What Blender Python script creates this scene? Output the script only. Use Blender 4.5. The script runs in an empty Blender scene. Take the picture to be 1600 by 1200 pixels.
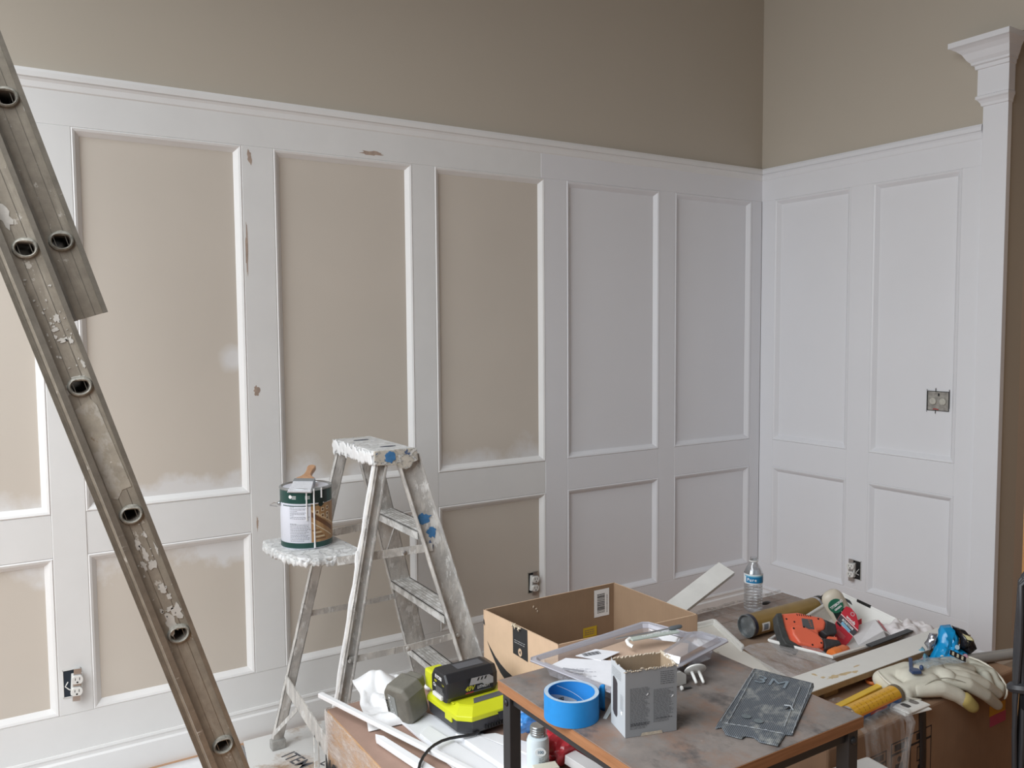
import bpy, bmesh, math, random
from mathutils import Vector, Matrix, Euler, noise
random.seed(7)
SC = bpy.context.scene
COL = SC.collection
R = math.radians
V = Vector

# ------------------------------------------------------------------ camera, world, lights, exposure
cam_d = bpy.data.cameras.new('camera')
cam = bpy.data.objects.new('camera', cam_d)
COL.objects.link(cam)
cam_d.sensor_width = 36.0
cam_d.lens = 1314.6 / 1600 * 36.0
cam_d.clip_start = 0.05
_F = V((0.53467829, 0.84254445, -0.06509973))
_R = V((0.8440611, -0.53619844, -0.0072177))
_U = V((0.04098761, 0.051089, 0.99785266))
cam.matrix_world = Matrix(((_R.x, _U.x, -_F.x, -3.51383), (_R.y, _U.y, -_F.y, -3.07252),
                           (_R.z, _U.z, -_F.z, 1.5), (0, 0, 0, 1)))
SC.camera = cam

world = bpy.data.worlds.new('world')
SC.world = world
world.use_nodes = True
world.node_tree.nodes['Background'].inputs[0].default_value = (0.86, 0.93, 1.0, 1)
world.node_tree.nodes['Background'].inputs[1].default_value = 0.35


def area(name, loc, rot, sx, sy, power, color):
    d = bpy.data.lights.new(name, 'AREA')
    d.shape = 'RECTANGLE'; d.size = sx; d.size_y = sy; d.energy = power; d.color = color
    o = bpy.data.objects.new(name, d)
    o.location = loc; o.rotation_euler = rot
    COL.objects.link(o)
    return o


# daylight through the two windows of the room (behind the camera)
WX, WY, CZ = -5.5, -6.4, 4.9
area('window_daylight', (WX + 0.95, -1.80, 2.3), (0, R(-47), 0), 2.5, 2.8, 103, (0.915, 0.965, 1.0)).data.spread = R(145)
area('window_daylight.001', (-2.3, WY + 0.85, 2.25), (R(55), 0, 0), 2.4, 2.2, 2, (0.94, 0.97, 1.0))

area('hall_lamp', (1.5, -2.4, 2.6), (0, 0, 0), 0.3, 0.3, 7, (1.0, 0.80, 0.58))

SC.view_settings.view_transform = 'Standard'
SC.view_settings.look = 'None'
SC.view_settings.gamma = 1.0
SC.view_settings.use_curve_mapping = False
SC.view_settings.exposure = 0.0
SC.cycles.max_bounces = 10
SC.cycles.diffuse_bounces = 5
SC.cycles.transparent_max_bounces = 16
SC.cycles.caustics_reflective = False
SC.cycles.caustics_refractive = False


# ------------------------------------------------------------------ materials
def _new(name):
    m = bpy.data.materials.new(name); m.use_nodes = True
    nt = m.node_tree
    return m, nt, nt.nodes['Principled BSDF']


def _obj(nt, scale=(1, 1, 1)):
    tc = nt.nodes.new('ShaderNodeTexCoord'); mp = nt.nodes.new('ShaderNodeMapping')
    mp.inputs['Scale'].default_value = scale
    nt.links.new(tc.outputs['Object'], mp.inputs[0])
    return mp.outputs[0]


def _noise(nt, vec, scale, detail=4, rough=0.6):
    n = nt.nodes.new('ShaderNodeTexNoise')
    n.inputs['Scale'].default_value = scale; n.inputs['Detail'].default_value = detail
    n.inputs['Roughness'].default_value = rough
    nt.links.new(vec, n.inputs['Vector'])
    return n.outputs['Fac']


def _ramp(nt, fac, stops):
    r = nt.nodes.new('ShaderNodeValToRGB')
    e = r.color_ramp.elements
    while len(e) < len(stops): e.new(0.5)
    for i, (p, c) in enumerate(stops):
        e[i].position = p; e[i].color = (*c, 1) if len(c) == 3 else c
    nt.links.new(fac, r.inputs[0])
    return r.outputs[0]


def _mix(nt, fac, a, b):
    m = nt.nodes.new('ShaderNodeMix'); m.data_type = 'RGBA'
    for s, v in ((m.inputs[0], fac), (m.inputs[6], a), (m.inputs[7], b)):
        if hasattr(v, 'links') or hasattr(v, 'is_output'): nt.links.new(v, s)
        elif isinstance(v, (int, float)): s.default_value = v
        else: s.default_value = (*v, 1)
    return m.outputs[2]


def _math(nt, op, a, b=None, clamp=False):
    m = nt.nodes.new('ShaderNodeMath'); m.operation = op; m.use_clamp = clamp
    for s, v in ((m.inputs[0], a), (m.inputs[1], b)):
        if v is None: continue
        if isinstance(v, (int, float)): s.default_value = v
        else: nt.links.new(v, s)
    return m.outputs[0]


def _bump(nt, bsdf, h, strength=0.2, dist=0.002):
    b = nt.nodes.new('ShaderNodeBump')
    b.inputs['Strength'].default_value = strength; b.inputs['Distance'].default_value = dist
    nt.links.new(h, b.inputs['Height']); nt.links.new(b.outputs[0], bsdf.inputs['Normal'])


def M_plain(name, c, rough=0.5, metal=0.0, var=0.06, scale=12, bump=0.0, bscale=80):
    m, nt, b = _new(name)
    b.inputs['Roughness'].default_value = rough; b.inputs['Metallic'].default_value = metal
    v = _obj(nt)
    n = _noise(nt, v, scale)
    lo = tuple(x * (1 - var) for x in c); hi = tuple(min(1, x * (1 + var)) for x in c)
    nt.links.new(_ramp(nt, n, [(0.3, lo), (0.7, hi)]), b.inputs['Base Color'])
    if bump: _bump(nt, b, _noise(nt, v, bscale), bump)
    return m


def M_splat(name, base, layers, rough=0.5, metal=0.0, bump=0.25, var=0.16):
    """base colour with paint or dirt splashes: layers = (colour, (sx,sy,sz), scale, threshold, softness)"""
    m, nt, b = _new(name)
    b.inputs['Roughness'].default_value = rough
    n0 = _noise(nt, _obj(nt), 30)
    c = _ramp(nt, n0, [(0.3, tuple(x * (1 - var) for x in base)), (0.7, tuple(min(1, x * (1 + var)) for x in base))])
    mt = None
    for i, (col, st, sc, th, so) in enumerate(layers):
        v = _obj(nt, st)
        nt.nodes[-1].inputs['Location'].default_value = (3.1 * i, 1.7 * i, 0.9 * i)
        f = _noise(nt, v, sc, 6, 0.7)
        k = _ramp(nt, f, [(th, (0, 0, 0)), (min(1, th + so), (1, 1, 1))])
        c = _mix(nt, k, c, col)
        mt = k if mt is None else _math(nt, 'MAXIMUM', mt, k)
    nt.links.new(c, b.inputs['Base Color'])
    if metal:
        nt.links.new(_math(nt, 'MULTIPLY', _math(nt, 'SUBTRACT', 1.0, mt), metal), b.inputs['Metallic'])
    if bump: _bump(nt, b, mt, bump, 0.003)
    return m


def M_clear(name, tint=(0.95, 0.96, 0.98), gloss=0.10, rough=0.08, haze=0.0, hazecol=(0.8, 0.8, 0.82), edge=0.5):
    """thin clear plastic: mostly see-through, shiny at grazing angles, with a little milky haze"""
    m, nt, b = _new(name)
    nt.nodes.remove(b)
    out = nt.nodes['Material Output']
    t = nt.nodes.new('ShaderNodeBsdfTransparent'); t.inputs[0].default_value = (*tint, 1)
    g = nt.nodes.new('ShaderNodeBsdfGlossy'); g.inputs['Roughness'].default_value = rough
    d = nt.nodes.new('ShaderNodeBsdfDiffuse'); d.inputs[0].default_value = (*hazecol, 1)
    lw = nt.nodes.new('ShaderNodeLayerWeight'); lw.inputs[0].default_value = 0.35
    f = _math(nt, 'MULTIPLY', lw.outputs['Facing'], edge)
    f = _math(nt, 'ADD', f, gloss, True)
    m1 = nt.nodes.new('ShaderNodeMixShader'); m1.inputs[0].default_value = haze
    nt.links.new(t.outputs[0], m1.inputs[1]); nt.links.new(d.outputs[0], m1.inputs[2])
    m2 = nt.nodes.new('ShaderNodeMixShader')
    nt.links.new(f, m2.inputs[0]); nt.links.new(m1.outputs[0], m2.inputs[1]); nt.links.new(g.outputs[0], m2.inputs[2])
    nt.links.new(m2.outputs[0], out.inputs[0])
    return m


def M_film(name, strength=0.5, c=(0.75, 0.74, 0.73), scale=(14, 5, 14), base_haze=0.08):
    """crinkled wrapping film with milky streaks"""
    m, nt, b = _new(name)
    nt.nodes.remove(b)
    out = nt.nodes['Material Output']
    t = nt.nodes.new('ShaderNodeBsdfTransparent')
    d = nt.nodes.new('ShaderNodeBsdfPrincipled')
    d.inputs['Base Color'].default_value = (*c, 1); d.inputs['Roughness'].default_value = 0.15
    v = _obj(nt, scale)
    n = _noise(nt, v, 1.6, 8, 0.72)
    k = _ramp(nt, n, [(0.40, (base_haze,) * 3), (0.66, (strength,) * 3)])
    bm = nt.nodes.new('ShaderNodeBump'); bm.inputs['Strength'].default_value = 0.9; bm.inputs['Distance'].default_value = 0.02
    nt.links.new(n, bm.inputs['Height']); nt.links.new(bm.outputs[0], d.inputs['Normal'])
    mx = nt.nodes.new('ShaderNodeMixShader')
    nt.links.new(k, mx.inputs[0]); nt.links.new(t.outputs[0], mx.inputs[1]); nt.links.new(d.outputs[0], mx.inputs[2])
    nt.links.new(mx.outputs[0], out.inputs[0])
    return m


def M_wood(name, c1, c2, stretch=(3, 40, 40), rough=0.5, bump=0.05):
    m, nt, b = _new(name)
    b.inputs['Roughness'].default_value = rough
    n = _noise(nt, _obj(nt, stretch), 1.5, 6, 0.65)
    nt.links.new(_ramp(nt, n, [(0.3, c1), (0.72, c2)]), b.inputs['Base Color'])
    _bump(nt, b, n, bump)
    return m


def M_card(name, c, var=0.07, flute=0.0):
    m, nt, b = _new(name)
    b.inputs['Roughness'].default_value = 0.85
    n = _noise(nt, _obj(nt, (6, 6, 6)), 3, 5)
    f = _noise(nt, _obj(nt, (260, 260, 6)), 1.0, 2)
    mixv = _math(nt, 'ADD', _math(nt, 'MULTIPLY', n, 0.7), _math(nt, 'MULTIPLY', f, 0.3))
    nt.links.new(_ramp(nt, mixv, [(0.3, tuple(x * (1 - var) for x in c)), (0.7, tuple(x * (1 + var) for x in c))]), b.inputs['Base Color'])
    _bump(nt, b, f, 0.08)
    return m


def M_panel(name, base, z_lo, z_hi, amp, spots=(), side='low'):
    """drywall panel in lightened wall beige with white filler feathered along one edge; spots = (x, z, radius) dabs"""
    m, nt, b = _new(name)
    b.inputs['Roughness'].default_value = 0.75
    tc = nt.nodes.new('ShaderNodeTexCoord')
    sp = nt.nodes.new('ShaderNodeSeparateXYZ'); nt.links.new(tc.outputs['Object'], sp.inputs[0])
    x, z = sp.outputs[0], sp.outputs[2]
    n = _noise(nt, _obj(nt, (1, 1, 1)), 7.0, 5, 0.55)
    n2 = _noise(nt, _obj(nt, (1, 1, 1)), 2.2, 3, 0.5)
    dist = _math(nt, 'SUBTRACT', z, z_lo) if side == 'low' else _math(nt, 'SUBTRACT', z_hi, z)
    lim = _math(nt, 'MULTIPLY', _math(nt, 'SUBTRACT', _math(nt, 'ADD', n, n2), 0.72), amp)
    k = _math(nt, 'DIVIDE', _math(nt, 'SUBTRACT', lim, dist), 0.06, True)
    for (sx, sz, r) in spots:
        dx = _math(nt, 'SUBTRACT', x, sx); dz = _math(nt, 'SUBTRACT', z, sz)
        d = _math(nt, 'SQRT', _math(nt, 'ADD', _math(nt, 'MULTIPLY', dx, dx), _math(nt, 'MULTIPLY', dz, dz)))
        d = _math(nt, 'ADD', d, _math(nt, 'MULTIPLY', _math(nt, 'SUBTRACT', n, 0.5), r))
        k = _math(nt, 'MAXIMUM', k, _math(nt, 'DIVIDE', _math(nt, 'SUBTRACT', r, d), r * 0.6, True))
    k = _math(nt, 'MULTIPLY', k, 0.75)
    c = _ramp(nt, n2, [(0.25, tuple(q * 0.97 for q in base)), (0.75, tuple(q * 1.03 for q in base))])
    nt.links.new(_mix(nt, k, c, (0.80, 0.80, 0.81)), b.inputs['Base Color'])
    return m


BEIGE = (0.51, 0.455, 0.380)
WHITE = M_plain('white paint', (0.80, 0.80, 0.825), 0.42, var=0.012, scale=3)
PRIMED = M_plain('primed white wood', (0.78, 0.775, 0.765), 0.6, var=0.025, scale=5)
TRIMM = M_plain('white moulding', (0.82, 0.81, 0.80), 0.5, var=0.02, scale=8)
WALLM = M_plain('beige wall paint', BEIGE, 0.8, var=0.015, scale=1.5)
HALLM = M_plain('hall wall paint', (0.54, 0.44, 0.355), 0.40, var=0.02, scale=2)
CEILM = M_plain('ceiling paint', (0.62, 0.61, 0.59), 0.9, var=0.01)
FLOORM = M_wood('oak floor', (0.36, 0.20, 0.11), (0.52, 0.31, 0.18), (2, 30, 30), 0.4)
TILEM = M_plain('hall floor tile', (0.30, 0.22, 0.17), 0.35, var=0.1, scale=6)
SANDED = M_plain('sanded bare wood', (0.42, 0.32, 0.26), 0.8, var=0.2, scale=40)
DARK = M_plain('black plastic', (0.018, 0.018, 0.02), 0.4, var=0.1)
BLACK = M_plain('black print', (0.012, 0.012, 0.013), 0.6, var=0.02)
GREYPRINT = M_plain('grey print', (0.11, 0.11, 0.12), 0.7, var=0.02)
WPLAST = M_plain('white plastic', (0.80, 0.79, 0.76), 0.35, var=0.02)
WPRINT = M_plain('white print', (0.85, 0.85, 0.85), 0.5, var=0.01)
PAPER = M_plain('white paper', (0.80, 0.80, 0.81), 0.8, var=0.03, scale=20)
STEEL = M_plain('bright steel', (0.55, 0.55, 0.56), 0.3, 0.9, var=0.1)
BOXBLUE = M_plain('dark blue box', (0.012, 0.022, 0.035), 0.5)


# ------------------------------------------------------------------ mesh building
class MB:
    def __init__(s):
        s.v = []; s.f = []; s.m = []

    def add(s, vs, fs, mi=0, M=None):
        o = len(s.v)
        s.v += [(M @ V(p)) if M is not None else V(p) for p in vs]
        for f in fs:
            s.f.append([i + o for i in f]); s.m.append(mi)
        return s

    def box(s, x0, x1, y0, y1, z0, z1, mi=0, M=None):
        vs = [(x0, y0, z0), (x1, y0, z0), (x1, y1, z0), (x0, y1, z0), (x0, y0, z1), (x1, y0, z1), (x1, y1, z1), (x0, y1, z1)]
        return s.add(vs, [(3, 2, 1, 0), (4, 5, 6, 7), (0, 1, 5, 4), (1, 2, 6, 5), (2, 3, 7, 6), (3, 0, 4, 7)], mi, M)

    def cb(s, c, d, mi=0, M=None):
        return s.box(c[0] - d[0] / 2, c[0] + d[0] / 2, c[1] - d[1] / 2, c[1] + d[1] / 2, c[2] - d[2] / 2, c[2] + d[2] / 2, mi, M)

    def prism(s, poly, h0, h1, mi=0, M=None):
        a = sum(poly[i][0] * poly[(i + 1) % len(poly)][1] - poly[(i + 1) % len(poly)][0] * poly[i][1] for i in range(len(poly)))
        if a < 0: poly = poly[::-1]
        n = len(poly)
        vs = [(p[0], p[1], h0) for p in poly] + [(p[0], p[1], h1) for p in poly]
        fs = [list(range(n))[::-1], list(range(n, 2 * n))] + [(i, (i + 1) % n, n + (i + 1) % n, n + i) for i in range(n)]
        return s.add(vs, fs, mi, M)

    def bar(s, a, b, w, t, up=(0, 0, 1), mi=0):
        """rectangular bar from a to b: w across (perpendicular to up), t along up"""
        a, b = V(a), V(b); d = (b - a).normalized(); u = V(up)
        x = d.cross(u).normalized(); u = x.cross(d).normalized()
        M = Matrix(((x.x, u.x, d.x, a.x), (x.y, u.y, d.y, a.y), (x.z, u.z, d.z, a.z), (0, 0, 0, 1)))
        return s.box(-w / 2, w / 2, -t / 2, t / 2, 0, (b - a).length, mi, M)

    def tube(s, pts, r, n=8, mi=0, closed=False):
        pts = [V(p) for p in pts]; N = len(pts)
        rs = r if isinstance(r, (list, tuple)) else [r] * N
        rings = []; prev = None
        for i, p in enumerate(pts):
            t = (pts[(i + 1) % N] - pts[i - 1]) if (closed or 0 < i < N - 1) else (pts[1] - pts[0] if i == 0 else pts[-1] - pts[-2])
            t.normalize()
            if prev is None:
                x = t.orthogonal().normalized()
            else:
                x = (prev - t * prev.dot(t)).normalized()
            prev = x; y = t.cross(x)
            rings.append([p + (x * math.cos(2 * math.pi * k / n) + y * math.sin(2 * math.pi * k / n)) * rs[i] for k in range(n)])
        vs = [q for ring in rings for q in ring]; fs = []
        for i in range(N if closed else N - 1):
            j = (i + 1) % N
            for k in range(n):
                fs.append((i * n + k, i * n + (k + 1) % n, j * n + (k + 1) % n, j * n + k))
        if not closed:
            fs.append(list(range(n))[::-1]); fs.append([(N - 1) * n + k for k in range(n)])
        return s.add(vs, fs, mi)

    def lathe(s, prof, n=24, mi=0, M=None, cap=True, sy=1.0):
        vs = []; fs = []
        for r, z in prof:
            for k in range(n):
                a = 2 * math.pi * k / n
                vs.append((r * math.cos(a), r * math.sin(a) * sy, z))
        for i in range(len(prof) - 1):
            for k in range(n):
                fs.append((i * n + k, i * n + (k + 1) % n, (i + 1) * n + (k + 1) % n, (i + 1) * n + k))
        if cap:
            fs.append(list(range(n))[::-1]); fs.append([(len(prof) - 1) * n + k for k in range(n)])
        return s.add(vs, fs, mi, M)

    def grid(s, fn, nu, nv, mi=0, M=None):
        vs = [fn(i / nu, j / nv) for i in range(nu + 1) for j in range(nv + 1)]
        fs = [(i * (nv + 1) + j, (i + 1) * (nv + 1) + j, (i + 1) * (nv + 1) + j + 1, i * (nv + 1) + j + 1) for i in range(nu) for j in range(nv)]
        return s.add(vs, fs, mi, M)

    def ball(s, c, rad, n=10, mi=0, M=None):
        rad = rad if isinstance(rad, (tuple, list)) else (rad,) * 3
        prof = [(max(1e-4, math.sin(math.pi * i / n)), -math.cos(math.pi * i / n)) for i in range(n + 1)]
        T = Matrix.Translation(V(c)) @ Matrix.Diagonal((*rad, 1))
        return s.lathe(prof, 2 * n, mi, (M @ T) if M is not None else T, cap=False)

    def capsule(s, a, b, r0, r1, n=12, mi=0, flat=1.0):
        a, b = V(a), V(b); d = b - a; L = d.length
        pts = []; rs = []
        for k in range(5): th = math.pi / 2 * (1 - k / 4); pts.append(-r0 * math.sin(th)); rs.append(max(1e-4, r0 * math.cos(th)))
        for k in range(5): th = math.pi / 2 * k / 4; pts.append(L + r1 * math.sin(th)); rs.append(max(1e-4, r1 * math.cos(th)))
        q = d.to_track_quat('Z', 'Y').to_matrix().to_4x4()
        F = Matrix.Diagonal((1, 1, flat, 1)) if flat != 1 else Matrix.Identity(4)
        c = (a + b) / 2
        T = Matrix.Translation(c) @ F @ Matrix.Translation(-c) @ Matrix.Translation(a) @ q
        return s.lathe(list(zip(rs, pts)), n, mi, T, cap=False)


def part(name, mb, mats, parent=None, smooth=False, bevel=0.0, seg=2, solid=0.0, sub=0, remesh=0.0, label=None, kind=None, world=False, ang=40):
    me = bpy.data.meshes.new(name)
    vs = mb.v
    if world and parent is not None:
        vs = [parent_inv(parent) @ v for v in vs]
    me.from_pydata([tuple(v) for v in vs], [], mb.f)
    mats = mats if isinstance(mats, (list, tuple)) else [mats]
    for m in mats: me.materials.append(m)
    if len(mats) > 1: me.polygons.foreach_set('material_index', mb.m)
    me.validate(); me.update()
    o = bpy.data.objects.new(name, me); COL.objects.link(o)
    if parent is not None: o.parent = parent
    if remesh:
        r = o.modifiers.new('remesh', 'REMESH'); r.mode = 'VOXEL'; r.voxel_size = remesh; r.use_smooth_shade = True
        sm = o.modifiers.new('smooth', 'SMOOTH'); sm.factor = 0.6; sm.iterations = 5
        smooth = True
    if solid:
        so = o.modifiers.new('solid', 'SOLIDIFY'); so.thickness = solid; so.offset = 0
    if bevel:
        b = o.modifiers.new('bevel', 'BEVEL'); b.width = bevel; b.segments = seg; b.limit_method = 'ANGLE'; b.angle_limit = R(35)
    if sub:
        s2 = o.modifiers.new('sub', 'SUBSURF'); s2.levels = sub; s2.render_levels = sub; smooth = True
    if smooth:
        if remesh or sub: me.shade_smooth()
        else:
            me.shade_smooth(); me.set_sharp_from_angle(angle=R(ang))
    if label: o['label'] = label
    if kind: o['kind'] = kind
    return o


def parent_inv(p):
    M = p.matrix_basis.copy(); q = p.parent
    while q is not None:
        M = q.matrix_basis @ M; q = q.parent
    return M.inverted()


def thing(name, label, cat, loc=(0, 0, 0), rot=(0, 0, 0), group=None):
    o = bpy.data.objects.new(name, None); COL.objects.link(o)
    o.empty_display_size = 0.05
    o.location = loc; o.rotation_euler = rot
    o['label'] = label; o['category'] = cat
    if group: o['group'] = group
    return o


def tag(o, label, cat, group=None, kind=None):
    o['label'] = label; o['category'] = cat
    if group: o['group'] = group
    if kind: o['kind'] = kind
    return o


def struct(name, mb, m, parent=None, **k):
    o = part(name, mb, m, parent, **k)
    if parent is None: o['kind'] = 'structure'
    return o


_txt = {}


def text(name, s, size, M, m, parent, bold=0.0, sx=1.0, align='CENTER', shear=0.0, world=False):
    """flat printed lettering as a mesh, in the local frame M (x along the line, y up, z out of the surface)"""
    c = bpy.data.curves.new('lettering', 'FONT'); c.body = s; c.size = size; c.align_x = align; c.align_y = 'CENTER'
    c.offset = bold; c.shear = shear; c.resolution_u = 3
    t = bpy.data.objects.new('lettering_source', c); COL.objects.link(t)
    dg = bpy.context.evaluated_depsgraph_get()
    me = bpy.data.meshes.new_from_object(t.evaluated_get(dg))
    bpy.data.objects.remove(t); bpy.data.curves.remove(c)
    T = M @ Matrix.Diagonal((sx, 1, 1, 1))
    if world: T = parent_inv(parent) @ T
    me.transform(T)
    me.materials.clear(); me.materials.append(m)
    o = bpy.data.objects.new(name, me); COL.objects.link(o); o.parent = parent
    return o


def frame(o, x, y):
    """4x4 with origin o, local x and y given; z = x cross y"""
    x, y = V(x).normalized(), V(y).normalized(); z = x.cross(y).normalized(); y = z.cross(x)
    o = V(o)
    return Matrix(((x.x, y.x, z.x, o.x), (x.y, y.y, z.y, o.y), (x.z, y.z, z.z, o.z), (0, 0, 0, 1)))


def nframe(o, n):
    n = V(n).normalized(); x = V((0, 0, 1)).cross(n).normalized()
    return frame(o, x, n.cross(x))


def printlines(mb, x0, x1, y0, y1, n, h, M, mi=0, ragged=0.3, word=0.02, z=0.0004):
    """rows of tiny unreadable print as dashes"""
    for i in range(n):
        y = y1 - (y1 - y0) * (i + 0.5) / n
        x = x0; end = x1 - random.random() * ragged * (x1 - x0)
        while x < end:
            w = word * random.uniform(0.4, 1.3)
            mb.add([(x, y - h / 2, z), (min(x + w, end), y - h / 2, z), (min(x + w, end), y + h / 2, z), (x, y + h / 2, z)], [(0, 1, 2, 3)], mi, M)
            x += w + word * 0.22


# ------------------------------------------------------------------ room shell
WALL_H = CZ
b = MB().box(WX - 0.15, 0.0, 0.0, 0.15, 0, WALL_H)
wall_left = struct('wall_left', b, WALLM)
b = MB().box(0.0, 0.14, -1.255, 0.15, 0, WALL_H)
wall_right = struct('wall_right', b, WALLM)
b = MB().box(0.14, 2.6, -1.255, -1.115, 0, WALL_H)
wall_hall = struct('wall_hall', b, HALLM)
b = MB().box(2.6, 2.74, -4.0, -1.115, 0, WALL_H)
struct('wall_hall_end', b, HALLM)
# far side of the opening, beyond the frame, and the header over it
b = MB().box(0.0, 0.14, WY, -3.4, 0, WALL_H).box(0.0, 0.14, -3.4, -1.255, 2.655, WALL_H)
struct('wall_right_side', b, WALLM)
b = MB().box(0.0, 2.74, -3.54, -3.4, 0, WALL_H)
struct('wall_hall_side', b, HALLM)


BACKM = M_plain('bounce-cutting dark back wall', (0.26, 0.23, 0.20), 0.8, var=0.02)  # unseen back wall coloured dark to cut bounce light


def holed_wall(name, axis, at, lo, hi, w0, w1, z0, z1, t):
    b = MB()
    segs = [(lo, w0, 0, WALL_H), (w1, hi, 0, WALL_H), (w0, w1, 0, z0), (w0, w1, z1, WALL_H)]
    for a0, a1, c0, c1 in segs:
        if axis == 'x': b.box(at - t, at, a0, a1, c0, c1)
        else: b.box(a0, a1, at - t, at, c0, c1)
    struct(name, b, BACKM if axis == 'y' else WALLM)


holed_wall('wall_window', 'x', WX, WY, 0.0, -3.15, -0.35, 0.6, 3.3, 0.15)
holed_wall('wall_back', 'y', WY, WX - 0.15, 0.14, -3.5, -1.1, 0.6, 3.3, 0.15)
for n, mk in ((1, lambda b, a0, a1, c0, c1: b.box(WX - 0.12, WX - 0.03, a0, a1, c0, c1)), (2, lambda b, a0, a1, c0, c1: b.box(a0, a1, WY - 0.12, WY - 0.03, c0, c1))):
    a0, a1, z0, z1 = (-3.15, -0.35, 0.6, 3.3) if n == 1 else (-3.5, -1.1, 0.6, 3.3)
    b = MB()
    mk(b, a0, a0 + 0.06, z0, z1); mk(b, a1 - 0.06, a1, z0, z1); mk(b, a0, a1, z0, z0 + 0.06); mk(b, a0, a1, z1 - 0.06, z1)
    mk(b, (a0 + a1) / 2 - 0.03, (a0 + a1) / 2 + 0.03, z0, z1)
    struct('window_%d' % n, b, WHITE)

b = MB().box(WX - 0.15, 0.07, WY - 0.15, 0.15, -0.12, -0.001)
floor = struct('floor', b, FLOORM)
PLNK = MB().box(0, 1.2, 0, 0.082, -0.001, 0.0)
# visible strip boards of the oak floor along the wainscot
for i, (x0, x1) in enumerate(((-4.6, -3.42), (-3.415, -2.22), (-2.215, -1.2))):
    for j in range(2):
        part('floor_board', MB().box(x0 + 0.3 * j, x1 + 0.3 * j, -0.088 - 0.084 * j, -0.006 - 0.084 * j, -0.001, 0.0015), FLOORM, floor)
b = MB().box(0.07, 2.74, -3.54, -1.115, -0.12, -0.001)
hallfloor = struct('floor_hall', b, M_plain('tile grout', (0.62, 0.58, 0.53), 0.8))
for i in range(7):
    for j in range(6):
        part('floor_tile', MB().box(0.09 + i * 0.34, 0.423 + i * 0.34, -1.60 - j * 0.34, -1.265 - j * 0.34, -0.001, 0.003), TILEM, hallfloor)
b = MB().box(WX - 0.15, 2.74, WY - 0.15, 0.15, CZ, CZ + 0.1)
struct('ceiling', b, CEILM)
struct('trim_4', MB().box(-4.80, -4.42, WY, 0.0, 4.2, CZ), CEILM)

# ------------------------------------------------------------------ wainscot of the left wall (plane y = 0)
Z_BB, Z_B, Z_M0, Z_M1, Z_T, Z_C = 0.12, 0.247, 0.771, 0.9126, 2.154, 2.29
T = 0.019
stiles = [(-4.05, -3.95), (-3.335, -3.235), (-2.70, -2.587), (-2.037, -1.937), (-1.402, -1.282), (-0.734, -0.631), (-0.096, -T)]
gaps = [(stiles[i][1], stiles[i + 1][0]) for i in range(len(stiles) - 1)]
PAINTED = -1.42        # everything to the corner side of this has its finish coat
BV = 0.0015


def board(parent, plane, a0, a1, z0, z1, m, name, t=T, off=0.0):
    b = MB()
    if plane == 'y': b.box(a0, a1, -t - off, -off, z0, z1)
    else: b.box(-t - off, -off, a0, a1, z0, z1)
    return part(name, b, m, parent, bevel=BV, seg=1)


board(wall_left, 'y', -4.4, PAINTED, Z_T, Z_C, PRIMED, 'top_rail')
board(wall_left, 'y', PAINTED, 0, Z_T, Z_C, WHITE, 'top_rail')
board(wall_left, 'y', -4.4, PAINTED, Z_BB - 0.005, Z_B, PRIMED, 'bottom_rail')
board(wall_left, 'y', PAINTED, 0, Z_BB - 0.005, Z_B, WHITE, 'bottom_rail')
for i, (a, c) in enumerate(stiles):
    board(wall_left, 'y', a, c, Z_B, Z_T, WHITE if i >= 4 else PRIMED, 'stile', t=T + (0.0012 if i in (1, 2) else 0))
for i, (a, c) in enumerate(gaps):
    board(wall_left, 'y', a, c, Z_M0, Z_M1, WHITE if i >= 4 else PRIMED, 'middle_rail', t=T - (0.0008 if i < 4 else 0))


def molding(parent, plane, a0, a1, z0, z1, m, w=0.026):
    """mitred chamfer bead running round the inside of one panel opening"""
    prof = [(0.0, T - 0.001), (0.004, T + 0.002), (0.011, T - 0.001), (0.018, 0.010), (0.023, 0.006), (w, 0.0015), (w, 0.0)]
    loops = []
    for d, h in prof:
        loops.append([(a0 + d, z0 + d, h), (a1 - d, z0 + d, h), (a1 - d, z1 - d, h), (a0 + d, z1 - d, h)])
    vs = [(p[0], -p[2], p[1]) if plane == 'y' else (-p[2], p[0], p[1]) for L in loops for p in L]
    fs = []
    for i in range(len(loops) - 1):
        for k in range(4):
            fs.append((i * 4 + k, i * 4 + (k + 1) % 4, (i + 1) * 4 + (k + 1) % 4, (i + 1) * 4 + k))
    return part('panel_molding', MB().add(vs, fs), m, parent, smooth=True, ang=25)


BEIGE_LIT = (0.62, 0.56, 0.49)  # wall beige made lighter for the panels; light fall-off is in the colour
for i, (a, c) in enumerate(gaps):
    done = i >= 4
    mm = WHITE if done else TRIMM
    for k, (z0, z1) in enumerate(((Z_B, Z_M0), (Z_M1, Z_T))):
        molding(wall_left, 'y', a, c, z0, z1, mm)
        if done:
            pm = WHITE
        elif k == 0:
            pm = M_panel('drywall lower panel %d' % i, BEIGE_LIT, z0, z1, [0.26, 0.36, 0.05, 0.14, 0.2][i], side='high',
                         spots=())
        else:
            sp = {1: [(-2.745, 1.40, 0.055)]}.get(i, ())
            pm = M_panel('drywall upper panel %d' % i, BEIGE_LIT, z0 + 0.02, z1, (0.24, 0.30, 0.22, 0.20, 0.2)[i], spots=sp)
        part('panel', MB().box(a + 0.004, c - 0.004, -0.0022, 0.0, z0 + 0.004, z1 - 0.004), pm, wall_left)

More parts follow.
